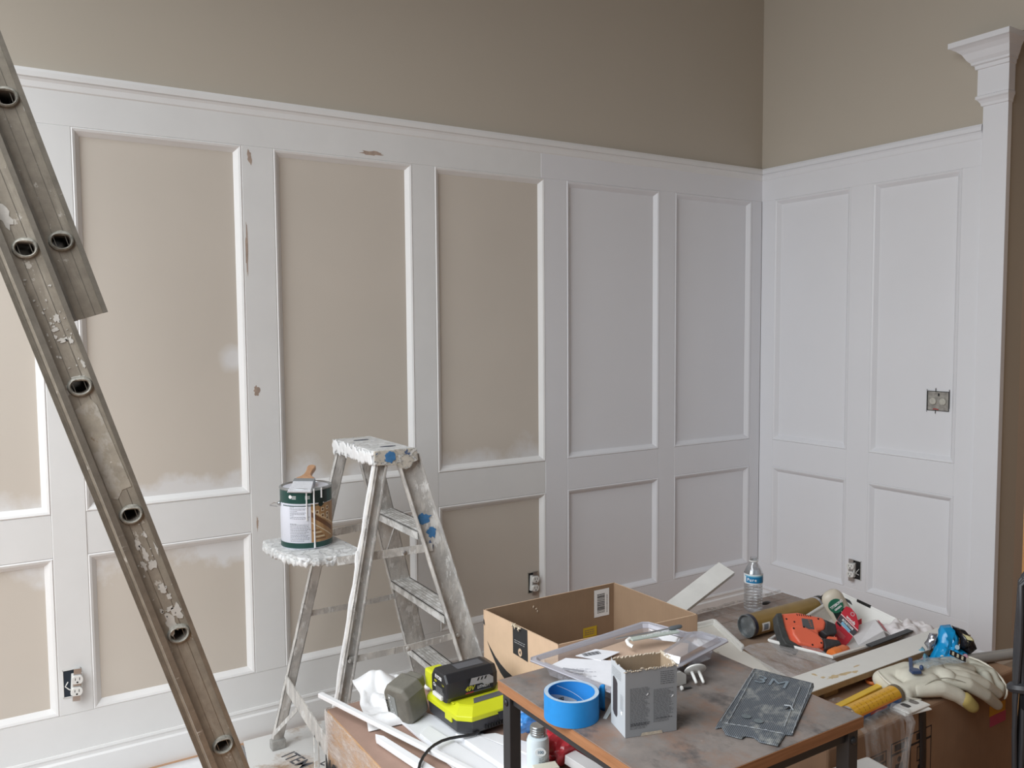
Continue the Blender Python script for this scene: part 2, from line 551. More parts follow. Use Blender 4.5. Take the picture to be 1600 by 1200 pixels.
# sanded-through patches of bare wood on the primed boards
def blotch(parent, cx, cz, rx, rz, y, seed):
    rnd = random.Random(seed); n = 18
    pts = []
    for k in range(n):
        a = 2 * math.pi * k / n; q = rnd.uniform(0.55, 1.15)
        pts.append((cx + rx * q * math.cos(a), cz + rz * q * math.sin(a)))
    M = Matrix(((1, 0, 0, 0), (0, 0, -1, y), (0, 1, 0, 0), (0, 0, 0, 1)))
    part('sanded_patch', MB().prism(pts, 0, 0.0004, 0, M), SANDED, parent)


blotch(wall_left, -2.205, 2.178, 0.05, 0.010, -T, 3)
blotch(wall_left, -2.672, 2.115, 0.009, 0.030, -T - 0.0012, 4)
blotch(wall_left, -2.690, 1.78, 0.0045, 0.10, -T - 0.0012, 5)
blotch(wall_left, -2.668, 1.285, 0.012, 0.022, -T - 0.0012, 6)
blotch(wall_left, -2.679, 0.80, 0.004, 0.03, -T - 0.0012, 8)

# cap moulding and baseboard
cap_prof = [(0, Z_C), (0.024, Z_C), (0.030, Z_C + 0.004), (0.030, Z_C + 0.020), (0.026, Z_C + 0.030), (0, Z_C + 0.030)]
bb_prof = [(0, 0), (0.028, 0), (0.028, Z_BB - 0.03), (0.022, Z_BB - 0.024), (0.022, Z_BB - 0.014), (0.026, Z_BB - 0.008), (0.024, Z_BB), (0, Z_BB)]
cove_prof = [(T, Z_C - 0.030), (0.022, Z_C - 0.026), (0.023, Z_C - 0.008), (0.027, Z_C), (T, Z_C)]


def run_y(prof, a0, a1):   # profile along x, standing off the plane y = 0
    M = Matrix(((0, 0, 1, 0), (-1, 0, 0, 0), (0, 1, 0, 0), (0, 0, 0, 1)))
    return MB().prism(prof, a0, a1, 0, M)


def run_x(prof, a0, a1):   # profile along y, standing off the plane x = 0
    M = Matrix(((-1, 0, 0, 0), (0, 0, 1, 0), (0, 1, 0, 0), (0, 0, 0, 1)))
    return MB().prism(prof, a0, a1, 0, M)


t = struct('trim_1', run_y(cap_prof, -4.4, 0), TRIMM)
part('bead', run_y(cove_prof, -4.4, 0), TRIMM, t)
struct('baseboard_left', run_y(bb_prof, -4.4, 0), TRIMM)
t = struct('trim_2', run_x(cap_prof, -1.16, 0), WHITE)
part('bead', run_x(cove_prof, -1.16, 0), WHITE, t)
struct('baseboard_right', run_x(bb_prof, -1.165, 0), WHITE)

# ------------------------------------------------------------------ wainscot of the right wall (plane x = 0)
board(wall_right, 'x', -1.165, 0, Z_T, Z_C, WHITE, 'top_rail')
board(wall_right, 'x', -1.165, 0, Z_BB - 0.005, Z_B, WHITE, 'bottom_rail')
ry = [(-0.105, -T), (-0.668, -0.55), (-1.165, -1.078)]
for a, c in ry:
    board(wall_right, 'x', a, c, Z_B, Z_T, WHITE, 'stile')
for a, c in ((-0.55, -0.105), (-1.078, -0.668)):
    board(wall_right, 'x', a, c, Z_M0, Z_M1, WHITE, 'middle_rail')
    for z0, z1 in ((Z_B, Z_M0), (Z_M1, Z_T)):
        molding(wall_right, 'x', a, c, z0, z1, WHITE)
        part('panel', MB().box(-0.0022, 0, a + 0.004, c - 0.004, z0 + 0.004, z1 - 0.004), WHITE, wall_right)

# fluted casing of the wide opening with its capital
cas = struct('trim_3', MB().box(-0.030, 0.0, -1.264, -1.164, 0.0, 2.40), WHITE, bevel=0.002)


def ring_block(prof):     # moulding that wraps three sides of the casing: prof = (stand-off, z)
    b = MB(); vs = []; fs = []
    for d, z in prof:
        e = d * 0.9; g = d * 0.42      # the opening side stands out less
        vs += [(0.0, -1.164 + e, z), (-0.030 - e, -1.164 + e, z), (-0.030 - e, -1.264 - g, z), (0.0, -1.264 - g, z)]
    n = len(prof)
    for i in range(n - 1):
        for k in range(4):
            fs.append((i * 4 + k, i * 4 + (k + 1) % 4, (i + 1) * 4 + (k + 1) % 4, (i + 1) * 4 + k))
    fs.append((3, 2, 1, 0)); fs.append(tuple((n - 1) * 4 + k for k in range(4)))
    return b.add(vs, fs)


part('neck_mould', ring_block([(0.0, 2.385), (0.006, 2.388), (0.008, 2.398), (0.016, 2.410), (0.024, 2.416), (0.024, 2.426), (0.018, 2.430)]), WHITE, cas)
part('frieze', ring_block([(0.018, 2.425), (0.018, 2.535)]), WHITE, cas)
part('capital', ring_block([(0.018, 2.532), (0.026, 2.534), (0.028, 2.548), (0.038, 2.552), (0.040, 2.560), (0.052, 2.572), (0.066, 2.596), (0.084, 2.612), (0.098, 2.620), (0.108, 2.624), (0.108, 2.645)]), WHITE, cas)
part('plinth', MB().box(-0.036, 0.0, -1.268, -1.160, 0.0, 0.125), WHITE, cas, bevel=0.003)
part('plinth_cap', ring_block([(0.006, 0.122), (0.010, 0.126), (0.006, 0.14), (0.001, 0.146)]), WHITE, cas)
HB = M_plain('hall baseboard paint', (0.62, 0.55, 0.48), 0.4)
hb = MB().prism([(0, 0), (0.02, 0), (0.02, 0.09), (0.012, 0.105), (0.014, 0.118), (0, 0.125)], 0.0, 2.6, 0, Matrix(((0, 0, 1, 0), (-1, 0, 0, -1.255), (0, 1, 0, 0), (0, 0, 0, 1))))
struct('baseboard_hall', hb, HB)


# ------------------------------------------------------------------ electrical boxes in the walls
def receptacle(parent, M):
    """duplex outlet without its cover: M maps x across, y up, z out"""
    b = MB().box(-0.011, 0.011, -0.053, 0.053, -0.004, 0.0, 0, M)
    part('strap', b, STEEL, parent)
    for s in (1, -1):
        c = s * 0.0195
        pts = []
        for k in range(20):
            a = 2 * math.pi * k / 20
            pts.append((0.0172 * math.cos(a), max(-0.0135, min(0.0135, 0.0172 * math.sin(a))) + c))
        f = part('outlet_face', MB().prism(pts, -0.002, 0.009, 0, M), WPLAST, parent, bevel=0.001)
        q = MB().box(-0.0075, -0.0055, c - 0.001, c + 0.007, 0.009, 0.0094, 0, M).box(0.0050, 0.0070, c - 0.001, c + 0.008, 0.009, 0.0094, 0, M)
        q.prism([(0.003 * math.cos(k * math.pi / 5), c - 0.0075 + 0.003 * math.sin(k * math.pi / 5)) for k in range(10)], 0.009, 0.0094, 0, M)
        part('slot', q, BLACK, parent, kind='stuff')
    part('outlet_body', MB().box(-0.0165, 0.0165, -0.034, 0.034, -0.022, -0.003, 0, M), WPLAST, parent, bevel=0.002)
    part('screw', MB().lathe([(0.003, 0.0), (0.003, 0.002)], 10, 0, M), STEEL, parent)


def wall_box(parent, M, w, h, m, inner):
    b = MB(); t = 0.002
    b.box(-w / 2, w / 2, -h / 2, h / 2, -0.0005, 0.0004, 1, M)
    for (x0, x1, y0, y1) in ((-w / 2, -w / 2 + t, -h / 2, h / 2), (w / 2 - t, w / 2, -h / 2, h / 2), (-w / 2, w / 2, -h / 2, -h / 2 + t), (-w / 2, w / 2, h / 2 - t, h / 2)):
        b.box(x0, x1, y0, y1, -0.0005, 0.0025, 0, M)
    part('box', b, [m, inner], parent)


MY = lambda x, y, z: frame((x, y, z), (1, 0, 0), (0, 0, 1))          # facing -y
MX = lambda x, y, z: frame((x, y, z), (0, -1, 0), (0, 0, 1))         # facing -x
o1 = thing('electrical_outlet', 'crooked white outlet pulled out of its blue box behind the tall ladder', 'outlet', (0, 0, 0))
Ms = MY(-3.296, -T - 0.0016, 0.352)
wall_box(o1, Ms, 0.054, 0.092, WPLAST, BOXBLUE)
receptacle(o1, MY(-3.284, -T - 0.026, 0.350) @ Matrix.Rotation(R(-4), 4, 'Z'))
part('wire', MB().tube([(-3.309, -0.030, 0.36), (-3.318, -0.045, 0.352), (-3.306, -0.047, 0.340), (-3.298, -0.044, 0.336)], 0.0018, 6), WPLAST, o1)
o2 = thing('electrical_outlet', 'bare white outlet in a black box on the beige panel above the open carton', 'outlet', (0, 0, 0))
wall_box(o2, MY(-1.464, -0.0036, 0.372), 0.054, 0.094, WALLM, BLACK)
receptacle(o2, MY(-1.464, -0.022, 0.371) @ Matrix.Rotation(R(-3), 4, 'Z'))
o3 = thing('electrical_outlet', 'paint-speckled tilted outlet on the fully white wall above the glue bottle', 'outlet', (0, 0, 0))
wall_box(o3, MX(-T - 0.0016, -0.618, 0.343), 0.054, 0.092, WPLAST, BLACK)
receptacle(o3, MX(-T - 0.026, -0.606, 0.343) @ Matrix.Rotation(R(12), 4, 'Y'))
part('wire', MB().tube([(-0.022, -0.634, 0.35), (-0.036, -0.634, 0.342), (-0.034, -0.625, 0.33), (-0.024, -0.636, 0.322)], 0.0016, 6), WPLAST, o3)
o4 = thing('switch_box', 'cut-out grey double switch box set into the upper white panel near the casing', 'switch box', (0, 0, 0))
Mq = MX(-0.004, -0.992, 1.175)
GREYBOX = M_plain('dusty grey box', (0.33, 0.31, 0.28), 0.7, var=0.3, scale=60)
wall_box(o4, Mq, 0.098, 0.086, BLACK, GREYBOX)
for s in (-0.022, 0.022):
    part('cover_disc', MB().lathe([(0.015, 0.0005), (0.015, 0.006), (0.011, 0.008)], 16, 0, Mq @ Matrix.Translation((s, -0.002, 0))), M_plain('pale plug', (0.52, 0.50, 0.44), 0.6, var=0.15, scale=80), o4)
b = MB()
for (x0, x1, y0, y1) in ((-0.051, -0.049, -0.05, 0.05), (0.049, 0.0515, -0.03, 0.052), (-0.012, -0.009, -0.055, -0.04), (-0.012, -0.009, 0.042, 0.056), (0.0, 0.006, 0.022, 0.034), (-0.05, 0.05, 0.041, 0.0425)):
    b.box(x0, x1, y0, y1, 0.003, 0.0034, 0, Mq)
part('pencil_mark', b, BLACK, o4, kind='stuff')
part('wire', MB().tube([Mq @ V((-0.02, -0.036, 0.004)), Mq @ V((-0.01, -0.034, 0.007)), Mq @ V((0.004, -0.037, 0.004))], 0.0025, 6), M_plain('red wire', (0.45, 0.08, 0.07), 0.5), o4)


# ------------------------------------------------------------------ extension ladder (leans in the plane y = -1.04)
ALU = M_splat('weathered aluminium with paint splashes', (0.37, 0.325, 0.265), [
    ((0.46, 0.41, 0.34), (8, 8, 2), 3.0, 0.52, 0.15),
    ((0.60, 0.56, 0.50), (20, 20, 12), 1.6, 0.62, 0.02),
    ((0.16, 0.13, 0.10), (30, 30, 20), 1.0, 0.70, 0.05)], 0.48, 0.2, 0.15)
ALUCLEAN = M_splat('brown aluminium edge', (0.27, 0.24, 0.20), [((0.55, 0.51, 0.46), (8, 8, 60), 1.0, 0.66, 0.04)], 0.35, 0.6, 0.0)
RING = M_plain('rung end with crusted rim', (0.42, 0.40, 0.35), 0.5, 0.2, var=0.35, scale=120, bump=0.5, bscale=300)
HOLE = M_plain('dull tube inside', (0.14, 0.12, 0.10), 0.6, 0.4)
SPLASH = M_plain('dried white paint splash', (0.66, 0.63, 0.58), 0.6, var=0.1, scale=60)
LABELP = M_splat('torn paper label', (0.42, 0.37, 0.30), [((0.52, 0.48, 0.42), (20, 20, 12), 1.5, 0.5, 0.1), ((0.30, 0.22, 0.15), (20, 20, 14), 1.5, 0.66, 0.05)], 0.8, 0, 0.1)
lad = thing('extension_ladder', 'tall paint-spattered aluminium extension ladder leaning at an angle in front of the panels', 'ladder', (-2.895, -1.045, 0.0), (0, R(-17.46), 0))
# local frame of the ladder: x across the rail (away from the lean), y away from the camera, z up along the rail
LAT = 0.37


def d_shape(n, w, h, tilt):
    """flat-topped rung opening, flat side level when the ladder leans"""
    pts = []
    for k in range(n):
        a = 2 * math.pi * k / n
        x, z = w * math.cos(a), h * math.sin(a)
        if z > h * 0.72: z = h * 0.72 + (z - h * 0.72) * 0.25
        c, s_ = math.cos(tilt), math.sin(tilt)
        pts.append((x * c - z * s_, x * s_ + z * c))
    return pts


N = 24
TI = R(17.46)


def rail(parent, y0, sgn, cx, z0, z1, rungs, hw, name):
    """channel rail: web with rung openings at y0, flanges standing out towards sgn"""
    b = MB()
    hole = d_shape(N, 0.0185, 0.0155, -TI)
    dense = sorted((math.atan2(p[1], p[0]), math.hypot(*p)) for p in d_shape(180, 0.0185, 0.0155, -TI))

    def rad(a):
        return min(dense, key=lambda q: abs(math.remainder(q[0] - a, 2 * math.pi)))[1]
    zs = [z0] + [(rungs[i] + rungs[i + 1]) / 2 for i in range(len(rungs) - 1)] + [z1]
    for i, rz in enumerate(rungs):
        up, dn = zs[i + 1] - rz, zs[i] - rz
        corners = [math.atan2(z, x) for x in (hw, -hw) for z in (up, dn)]
        angs = sorted([2 * math.pi * k / 20 - math.pi + 0.07 for k in range(20)] + corners)
        n = len(angs); inner = []; outer = []
        for a in angs:
            dx, dz = math.cos(a), math.sin(a)
            k = min(hw / max(abs(dx), 1e-6), (up if dz > 0 else -dn) / max(abs(dz), 1e-6))
            inner.append((dx * rad(a), dz * rad(a))); outer.append((dx * k, dz * k))
        vs = [(cx + p[0], y0, rz + p[1]) for p in inner] + [(cx + p[0], y0, rz + p[1]) for p in outer]
        b.add(vs, [(k, (k + 1) % n, n + (k + 1) % n, n + k) for k in range(n)])
    d = 0.024 * sgn
    ya, yb = min(y0, y0 + d), max(y0, y0 + d)
    b.box(cx + hw, cx + hw + 0.004, ya, yb, z0, z1, 1)
    b.box(cx + hw - 0.006, cx + hw, *(sorted((y0 + d, y0 + d * 0.8))), z0, z1, 1)
    b.box(cx - hw - 0.004, cx - hw, ya, yb, z0, z1, 1)
    b.box(cx - hw - 0.013, cx - hw - 0.004, *sorted((y0 + d * 0.55, y0 + d)), z0, z1, 1)
    # two shallow pressed lines down the web
    for q in (-0.4, 0.35):
        b.box(cx + hw * q - 0.0006, cx + hw * q + 0.0006, *sorted((y0, y0 + 0.0006 * sgn)), z0, z1, 1)
    return part(name, b, [ALU, ALUCLEAN], parent)


def rung(parent, z, ya, yb, cx, near, far):
    b = MB(); h = d_shape(N, 0.0185, 0.0155, -TI)
    vs = [(cx + p[0], ya, z + p[1]) for p in h] + [(cx + p[0], yb, z + p[1]) for p in h]
    b.add(vs, [(k, (k + 1) % N, N + (k + 1) % N, N + k) for k in range(N)], 0)
    o = part('rung', b, HOLE, parent, smooth=True, solid=0.002)
    for y, s in ((ya, -1), (yb, 1)):
        rb = MB(); prof = [(1.0, 0.000), (1.0, 0.006), (1.10, 0.009), (1.25, 0.007), (1.34, 0.0)]
        ell = [(0.0255 * math.cos(2 * math.pi * k / N - TI), 0.0225 * math.sin(2 * math.pi * k / N - TI)) for k in range(N)]
        vs = []; fs = []
        for k0, hgt in prof:
            g_ = (k0 - 1) / 0.34
            vs += [(cx + p[0] * (1 - g_) + e[0] * g_, y + s * hgt, z + p[1] * (1 - g_) + e[1] * g_) for p, e in zip(h, ell)]
        for i in range(len(prof) - 1):
            fs += [(i * N + k, i * N + (k + 1) % N, (i + 1) * N + (k + 1) % N, (i + 1) * N + k) for k in range(N)]
        part('rung_collar', rb.add(vs, fs), RING, o, smooth=True)


zr = [0.2306 + 0.305 * i for i in range(9)]
rail(lad, 0.0, -1, 0.0, 0.03, 2.95, zr, 0.030, 'rail')
rail(lad, LAT, 1, 0.0, 0.03, 2.95, zr, 0.030, 'rail')
for z in zr: rung(lad, z, 0.0, LAT, 0.0, 1, 1)
zf = [1.755 + 0.305 * i for i in range(10)]
FX = 0.073
rail(lad, 0.034, -1, FX, zf[0] - 0.17, zf[-1] + 0.18, zf, 0.030, 'fly_rail')
rail(lad, LAT - 0.034, 1, FX, zf[0] - 0.17, zf[-1] + 0.18, zf, 0.030, 'fly_rail')
for z in zf: rung(lad, z, 0.034, LAT - 0.034, FX, 1, 1)
for y in (0.0, LAT):
    f = part('foot', MB().box(-0.04, 0.04, y - 0.028, y + 0.028, -0.002, 0.035), DARK, lad, bevel=0.004)
# paint splashes and the torn label on the near rail
def splash(parent, cx, cz, rx, rz, seed, m=SPLASH, y=-0.0006):
    cz += 0.17 if cz < 0.72 else 0.14 if cz < 0.87 else 0.10 if cz < 1.05 else 0.22 if cz < 1.43 else 0.0
    rnd = random.Random(seed); n = 16; pts = []
    for k in range(n):
        a = 2 * math.pi * k / n; q = rnd.uniform(0.45, 1.15)
        pts.append((max(-0.029, min(0.029, cx + rx * q * math.cos(a))), cz + rz * q * math.sin(a)))
    M = Matrix(((1, 0, 0, 0), (0, 0, -1, y), (0, 1, 0, 0), (0, 0, 0, 1)))
    part('paint_splash', MB().prism(pts, 0, 0.0007, 0, M), m, parent)


rs = random.Random(11)
for (cx, cz, rx, rz) in ((-0.010, 0.975, 0.006, 0.020), (-0.004, 0.948, 0.007, 0.018), (0.004, 0.918, 0.012, 0.014), (-0.014, 0.925, 0.006, 0.016), (0.010, 0.990, 0.005, 0.008), (0.022, 0.948, 0.003, 0.018),
                         (0.004, 0.815, 0.012, 0.013), (0.010, 0.792, 0.006, 0.010), (0.002, 0.765, 0.010, 0.006), (-0.016, 0.768, 0.005, 0.006), (0.014, 0.752, 0.014, 0.022), (-0.008, 0.70, 0.014, 0.03),
                         (0.004, 1.335, 0.012, 0.006), (-0.008, 1.345, 0.005, 0.006), (0.016, 1.330, 0.005, 0.010), (0.006, 1.382, 0.007, 0.012), (-0.004, 1.36, 0.008, 0.005), (0.022, 1.275, 0.004, 0.010),
                         (0.0, 1.47, 0.016, 0.006), (-0.02, 1.445, 0.004, 0.010), (-0.014, 1.825, 0.015, 0.026), (-0.014, 1.62, 0.003, 0.004)):
    splash(lad, cx, cz, rx, rz, rs.randint(0, 9999), SPLASH)
for _ in range(46):
    cz = rs.choice((0.95, 0.80, 1.36, 1.40, 1.5, 1.65)) + rs.gauss(0, 0.05)
    splash(lad, rs.uniform(-0.026, 0.026), cz, rs.uniform(0.0012, 0.0035), rs.uniform(0.001, 0.004), rs.randint(0, 9999))
part('paper_label', MB().prism([(-0.027, 1.405), (0.010, 1.418), (0.017, 1.400), (0.022, 1.205), (0.002, 1.205), (-0.014, 1.188), (-0.026, 1.196)], 0, 0.0006, 0, Matrix(((1, 0, 0, 0), (0, 0, -1, -0.0004), (0, 1, 0, 0), (0, 0, 0, 1)))), LABELP, lad, label='faded torn paper label')


# ------------------------------------------------------------------ things on the floor
CARD = M_card('brown cardboard', (0.46, 0.31, 0.20))
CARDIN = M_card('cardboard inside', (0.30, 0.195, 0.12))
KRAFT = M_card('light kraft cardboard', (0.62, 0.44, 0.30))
DUSTY = M_splat('cardboard under plaster dust', (0.42, 0.30, 0.21), [((0.74, 0.73, 0.71), (3, 3, 3), 1.4, 0.36, 0.14)], 0.9, 0, 0.0)
paper = tag(part('masking_paper', MB().grid(lambda u, v: (-4.3 + 1.54 * u, -0.045 - 0.50 * v, 0.002 + 0.006 * noise.noise((u * 6, v * 4, 3)) * v + 0.003 * v), 24, 12), PAPER, None, smooth=True, solid=0.001),
            'white masking paper laid flat over the floor along the baseboard', 'paper')
fc = thing('flattened_carton', 'dust-covered flattened cardboard carton on the floor under the stepladder feet', 'cardboard', (0, 0, 0))
part('carton_sheet', MB().prism([(-2.758, -0.048), (-1.75, -0.048), (-1.75, -0.78), (-2.88, -0.80)], 0.008, 0.016), DUSTY, fc)
FT = frame((-2.628, -0.26, 0.0164), (0.05, -1, 0), (1, 0.05, 0))
text('lettering', 'ITEM', 0.075, frame((-2.64, -0.285, 0.0165), (0.25, -0.97, 0), (0.97, 0.25, 0)), GREYPRINT, fc, bold=0.001, sx=0.8)
text('lettering', 'DESC', 0.06, frame((-2.55, -0.40, 0.0165), (0.25, -0.97, 0), (0.97, 0.25, 0)), GREYPRINT, fc, bold=0.001, sx=0.8)

# ------------------------------------------------------------------ stepladder
AL2 = M_splat('aluminium spattered with old paint', (0.55, 0.53, 0.505), [
    ((0.66, 0.63, 0.59), (14, 14, 5), 1.5, 0.48, 0.1),
    ((0.76, 0.75, 0.73), (22, 22, 9), 1.8, 0.555, 0.03),
    ((0.25, 0.21, 0.18), (22, 22, 16), 1.6, 0.70, 0.05)], 0.5, 0.2, 0.3)
STEPM = M_splat('paint-worn step', (0.55, 0.535, 0.51), [((0.76, 0.75, 0.73), (14, 14, 14), 1.6, 0.45, 0.1), ((0.30, 0.26, 0.22), (16, 16, 16), 1.6, 0.66, 0.06)], 0.6, 0.1, 0.2)
AL2B = M_splat('aluminium rail with blue paint', (0.55, 0.53, 0.505), [
    ((0.66, 0.63, 0.59), (14, 14, 5), 1.5, 0.48, 0.1),
    ((0.76, 0.75, 0.73), (22, 22, 9), 1.8, 0.555, 0.03),
    ((0.25, 0.21, 0.18), (22, 22, 16), 1.6, 0.70, 0.05)], 0.5, 0.2, 0.3)
CRUST = M_splat('thick crusted white paint', (0.72, 0.72, 0.71), [
    ((0.80, 0.80, 0.80), (20, 20, 20), 1.6, 0.45, 0.1),
    ((0.58, 0.54, 0.46), (20, 20, 20), 1.8, 0.64, 0.06),
    ((0.05, 0.14, 0.36), (18, 18, 18), 1.7, 0.655, 0.02)], 0.55, 0, 0.9)
CRUSTB = M_splat('crusted cream paint over blue', (0.60, 0.56, 0.49), [
    ((0.74, 0.73, 0.70), (30, 30, 30), 1.7, 0.50, 0.06),
    ((0.08, 0.13, 0.25), (34, 34, 34), 1.6, 0.62, 0.02)], 0.6, 0, 0.9)
BLUEP = M_plain('blue paint', (0.07, 0.22, 0.46), 0.35, var=0.2, scale=60)
WPAINT = M_plain('white wet-look paint', (0.80, 0.80, 0.80), 0.35, var=0.03, scale=60, bump=0.4, bscale=90)
sl = thing('stepladder', 'paint-crusted aluminium stepladder standing open with its pail shelf folded out', 'stepladder', (-2.40, -0.46, 0.0))


def P3(x, y, z): return V((x, y, z))


def lerp(a, b, t): return V(a) + (V(b) - V(a)) * t


FN0, FN1 = P3(-2.362, -0.615, 1.09), P3(-2.088, -0.76, 0.036)      # near front rail, top and foot
FF0, FF1 = P3(-2.362, -0.305, 1.09), P3(-2.060, -0.165, 0.036)
BN0, BN1 = P3(-2.452, -0.615, 1.09), P3(-2.718, -0.75, 0.036)
BF0, BF1 = P3(-2.452, -0.305, 1.09), P3(-2.668, -0.165, 0.036)


def at_z(a, b, z): return lerp(a, b, (z - a.z) / (b.z - a.z))


def channel(name, a, b_, web_dir, w, d, sgn, m, parent, t=0.003, lip=0.0):
    """channel section from a to b: web w wide along web_dir, flanges of depth d towards sgn*normal"""
    z = (b_ - a).normalized(); x = (V(web_dir) - z * V(web_dir).dot(z)).normalized(); y = z.cross(x) * sgn
    M = Matrix(((x.x, y.x, z.x, a.x), (x.y, y.y, z.y, a.y), (x.z, y.z, z.z, a.z), (0, 0, 0, 1)))
    L = (b_ - a).length
    q = MB().box(-w / 2, w / 2, 0, t, 0, L, 0, M).box(-w / 2, -w / 2 + t, 0, d, 0, L, 0, M).box(w / 2 - t, w / 2, 0, d, 0, L, 0, M)
    if lip:
        q.box(-w / 2, -w / 2 + lip, d - t, d, 0, L, 0, M).box(w / 2 - lip, w / 2, d - t, d, 0, L, 0, M)
    return part(name, q, m, parent, world=True)


# front rails (broad channels carrying the steps) and back legs
channel('front_rail', FN0, FN1, (1, 0, 0), 0.076, 0.026, 1, AL2B, sl)
channel('front_rail', FF0, FF1, (1, 0, 0), 0.076, 0.026, -1, AL2, sl)
channel('back_leg', BN0, BN1, (1, 0, 0), 0.040, 0.022, 1, AL2, sl, lip=0.008)
channel('back_leg', BF0, BF1, (1, 0, 0), 0.036, 0.022, -1, AL2, sl, lip=0.006)
# white paint runs on the edges of the near back leg
for (z0, z1, w) in ((1.08, 0.36, 0.008),):
    a, c = at_z(BN0, BN1, z0), at_z(BN0, BN1, z1)
    part('paint_run', MB().tube([lerp(a, c, i / 14) + V((-0.021 + 0.002 * math.sin(i * 2.1), -0.001, 0)) for i in range(15)], [0.004 + 0.0025 * abs(math.sin(i * 1.7)) for i in range(15)], 7), WPAINT, sl, smooth=True, world=True)
dr = at_z(BN0, BN1, 0.80)
part('paint_run', MB().tube([dr + V((-0.024, 0, 0.02 - 0.02 * i)) for i in range(8)], [0.004, 0.008, 0.009, 0.008, 0.006, 0.004, 0.003, 0.002], 8), WPAINT, sl, smooth=True, world=True)
# blue smear on the near front rail
for (z, hh, ww, dx) in ((0.89, 0.022, 0.030, -0.004), (0.845, 0.024, 0.022, 0.008), (0.80, 0.02, 0.012, -0.012)):
    c = at_z(FN0, FN1, z) + V((dx, -0.0036, 0)); rnd = random.Random(int(z * 1000))
    pts = [(ww * rnd.uniform(0.5, 1.05) * math.cos(k * math.pi / 8), hh * rnd.uniform(0.5, 1.05) * math.sin(k * math.pi / 8)) for k in range(16)]
    part('blue_paint', MB().prism(pts, 0, 0.0008, 0, frame(c, (1, 0, 0), (-0.25, 0.13, 0.96))), BLUEP if z != 0.80 else M_plain('slate blue paint', (0.13, 0.18, 0.32), 0.5), sl, world=True)
# steps
for z in (0.29, 0.57, 0.85):
    n, f = at_z(FN0, FN1, z), at_z(FF0, FF1, z)
    q = MB()
    w = 0.080
    vs = [(n.x - w / 2, n.y, z), (n.x + w / 2, n.y, z), (f.x + w / 2, f.y, z), (f.x - w / 2, f.y, z)]
    vs += [(x, y, z - 0.004) for x, y, _ in vs]
    q.add(vs, [(0, 1, 2, 3), (7, 6, 5, 4), (0, 4, 5, 1), (1, 5, 6, 2), (2, 6, 7, 3), (3, 7, 4, 0)])
    for sx in (-1, 1):
        q.add([(n.x + sx * w / 2, n.y, z), (f.x + sx * w / 2, f.y, z), (f.x + sx * w / 2, f.y, z - 0.026), (n.x + sx * w / 2, n.y, z - 0.026),
               (n.x + sx * (w / 2 - 0.004), n.y, z), (f.x + sx * (w / 2 - 0.004), f.y, z), (f.x + sx * (w / 2 - 0.004), f.y, z - 0.026), (n.x + sx * (w / 2 - 0.004), n.y, z - 0.026)],
              [(0, 1, 2, 3), (7, 6, 5, 4), (3, 2, 6, 7), (0, 4, 5, 1)])
    for k in range(5):
        x = -w / 2 + 0.014 + 0.013 * k
        q.add([(n.x + x, n.y, z + 0.0015), (f.x + x, f.y, z + 0.0015), (f.x + x + 0.004, f.y, z + 0.0015), (n.x + x + 0.004, n.y, z + 0.0015),
               (n.x + x, n.y, z), (f.x + x, f.y, z), (f.x + x + 0.004, f.y, z), (n.x + x + 0.004, n.y, z)], [(0, 1, 2, 3), (0, 4, 5, 1), (2, 6, 7, 3)])
    part('step', q, STEPM, sl, world=True)
# cap with rounded ears, rough with paint
q = MB()
cap = [(-2.482, -0.640), (-2.342, -0.636), (-2.338, -0.285), (-2.478, -0.285)]
q.prism(cap, 1.108, 1.122)
def skirt(x0, x1, y0, y1, h): q.box(x0, x1, y0, y1, 1.122 - h, 1.118)
skirt(-2.482, -2.476, -0.640, -0.285, 0.046); skirt(-2.344, -2.338, -0.640, -0.285, 0.046)
topc = part('cap', q, CRUST, sl, world=True, bevel=0.003)
for ys, yn in ((-0.646, -0.638), (-0.285, -0.277)):
    M = Matrix(((1, 0, 0, 0), (0, 0, 1, 0), (0, 1, 0, 0), (0, 0, 0, 1)))
    ear = [(-2.484, 1.123), (-2.336, 1.123), (-2.332, 1.082), (-2.350, 1.076), (-2.358, 1.062), (-2.375, 1.056), (-2.392, 1.060), (-2.404, 1.074), (-2.440, 1.074), (-2.482, 1.078)]
    part('cap_end', MB().prism(ear, ys, yn, 0, M), CRUSTB, sl, world=True, bevel=0.002)
rnd = random.Random(5)
pts = [(0.020 * rnd.uniform(0.7, 1.1) * math.cos(k * math.pi / 8), 0.021 * rnd.uniform(0.7, 1.1) * math.sin(k * math.pi / 8)) for k in range(16)]
part('blue_paint', MB().prism(pts, 0, 0.001, 0, frame((-2.432, -0.6465, 1.100), (1, 0, 0), (0, 0, 1))), BLUEP, sl, world=True)
for (cx, cy) in ((-2.40, -0.56), (-2.41, -0.36)):
    part('cap_slot', MB().prism([(0.028 * math.cos(k * math.pi / 8), 0.011 * math.sin(k * math.pi / 8)) for k in range(16)], 0, 0.0007, 0, Matrix.Translation((cx, cy, 1.1222))), M_plain('dark slot', (0.05, 0.06, 0.09), 0.6), sl, world=True)
rnd = random.Random(8)
q = MB()
for k in range(80):      # lumpy paint build-up hanging on the cap's long skirt
    y = -0.63 + 0.34 * k / 79
    q.ball((-2.484, y + rnd.uniform(-.004, .004), 1.098 + rnd.uniform(-0.016, 0.016)), (0.004, 0.009, rnd.uniform(0.008, 0.018)), 5)
part('paint_crust', q, WPAINT, sl, world=True, smooth=True, kind='stuff', remesh=0.003)
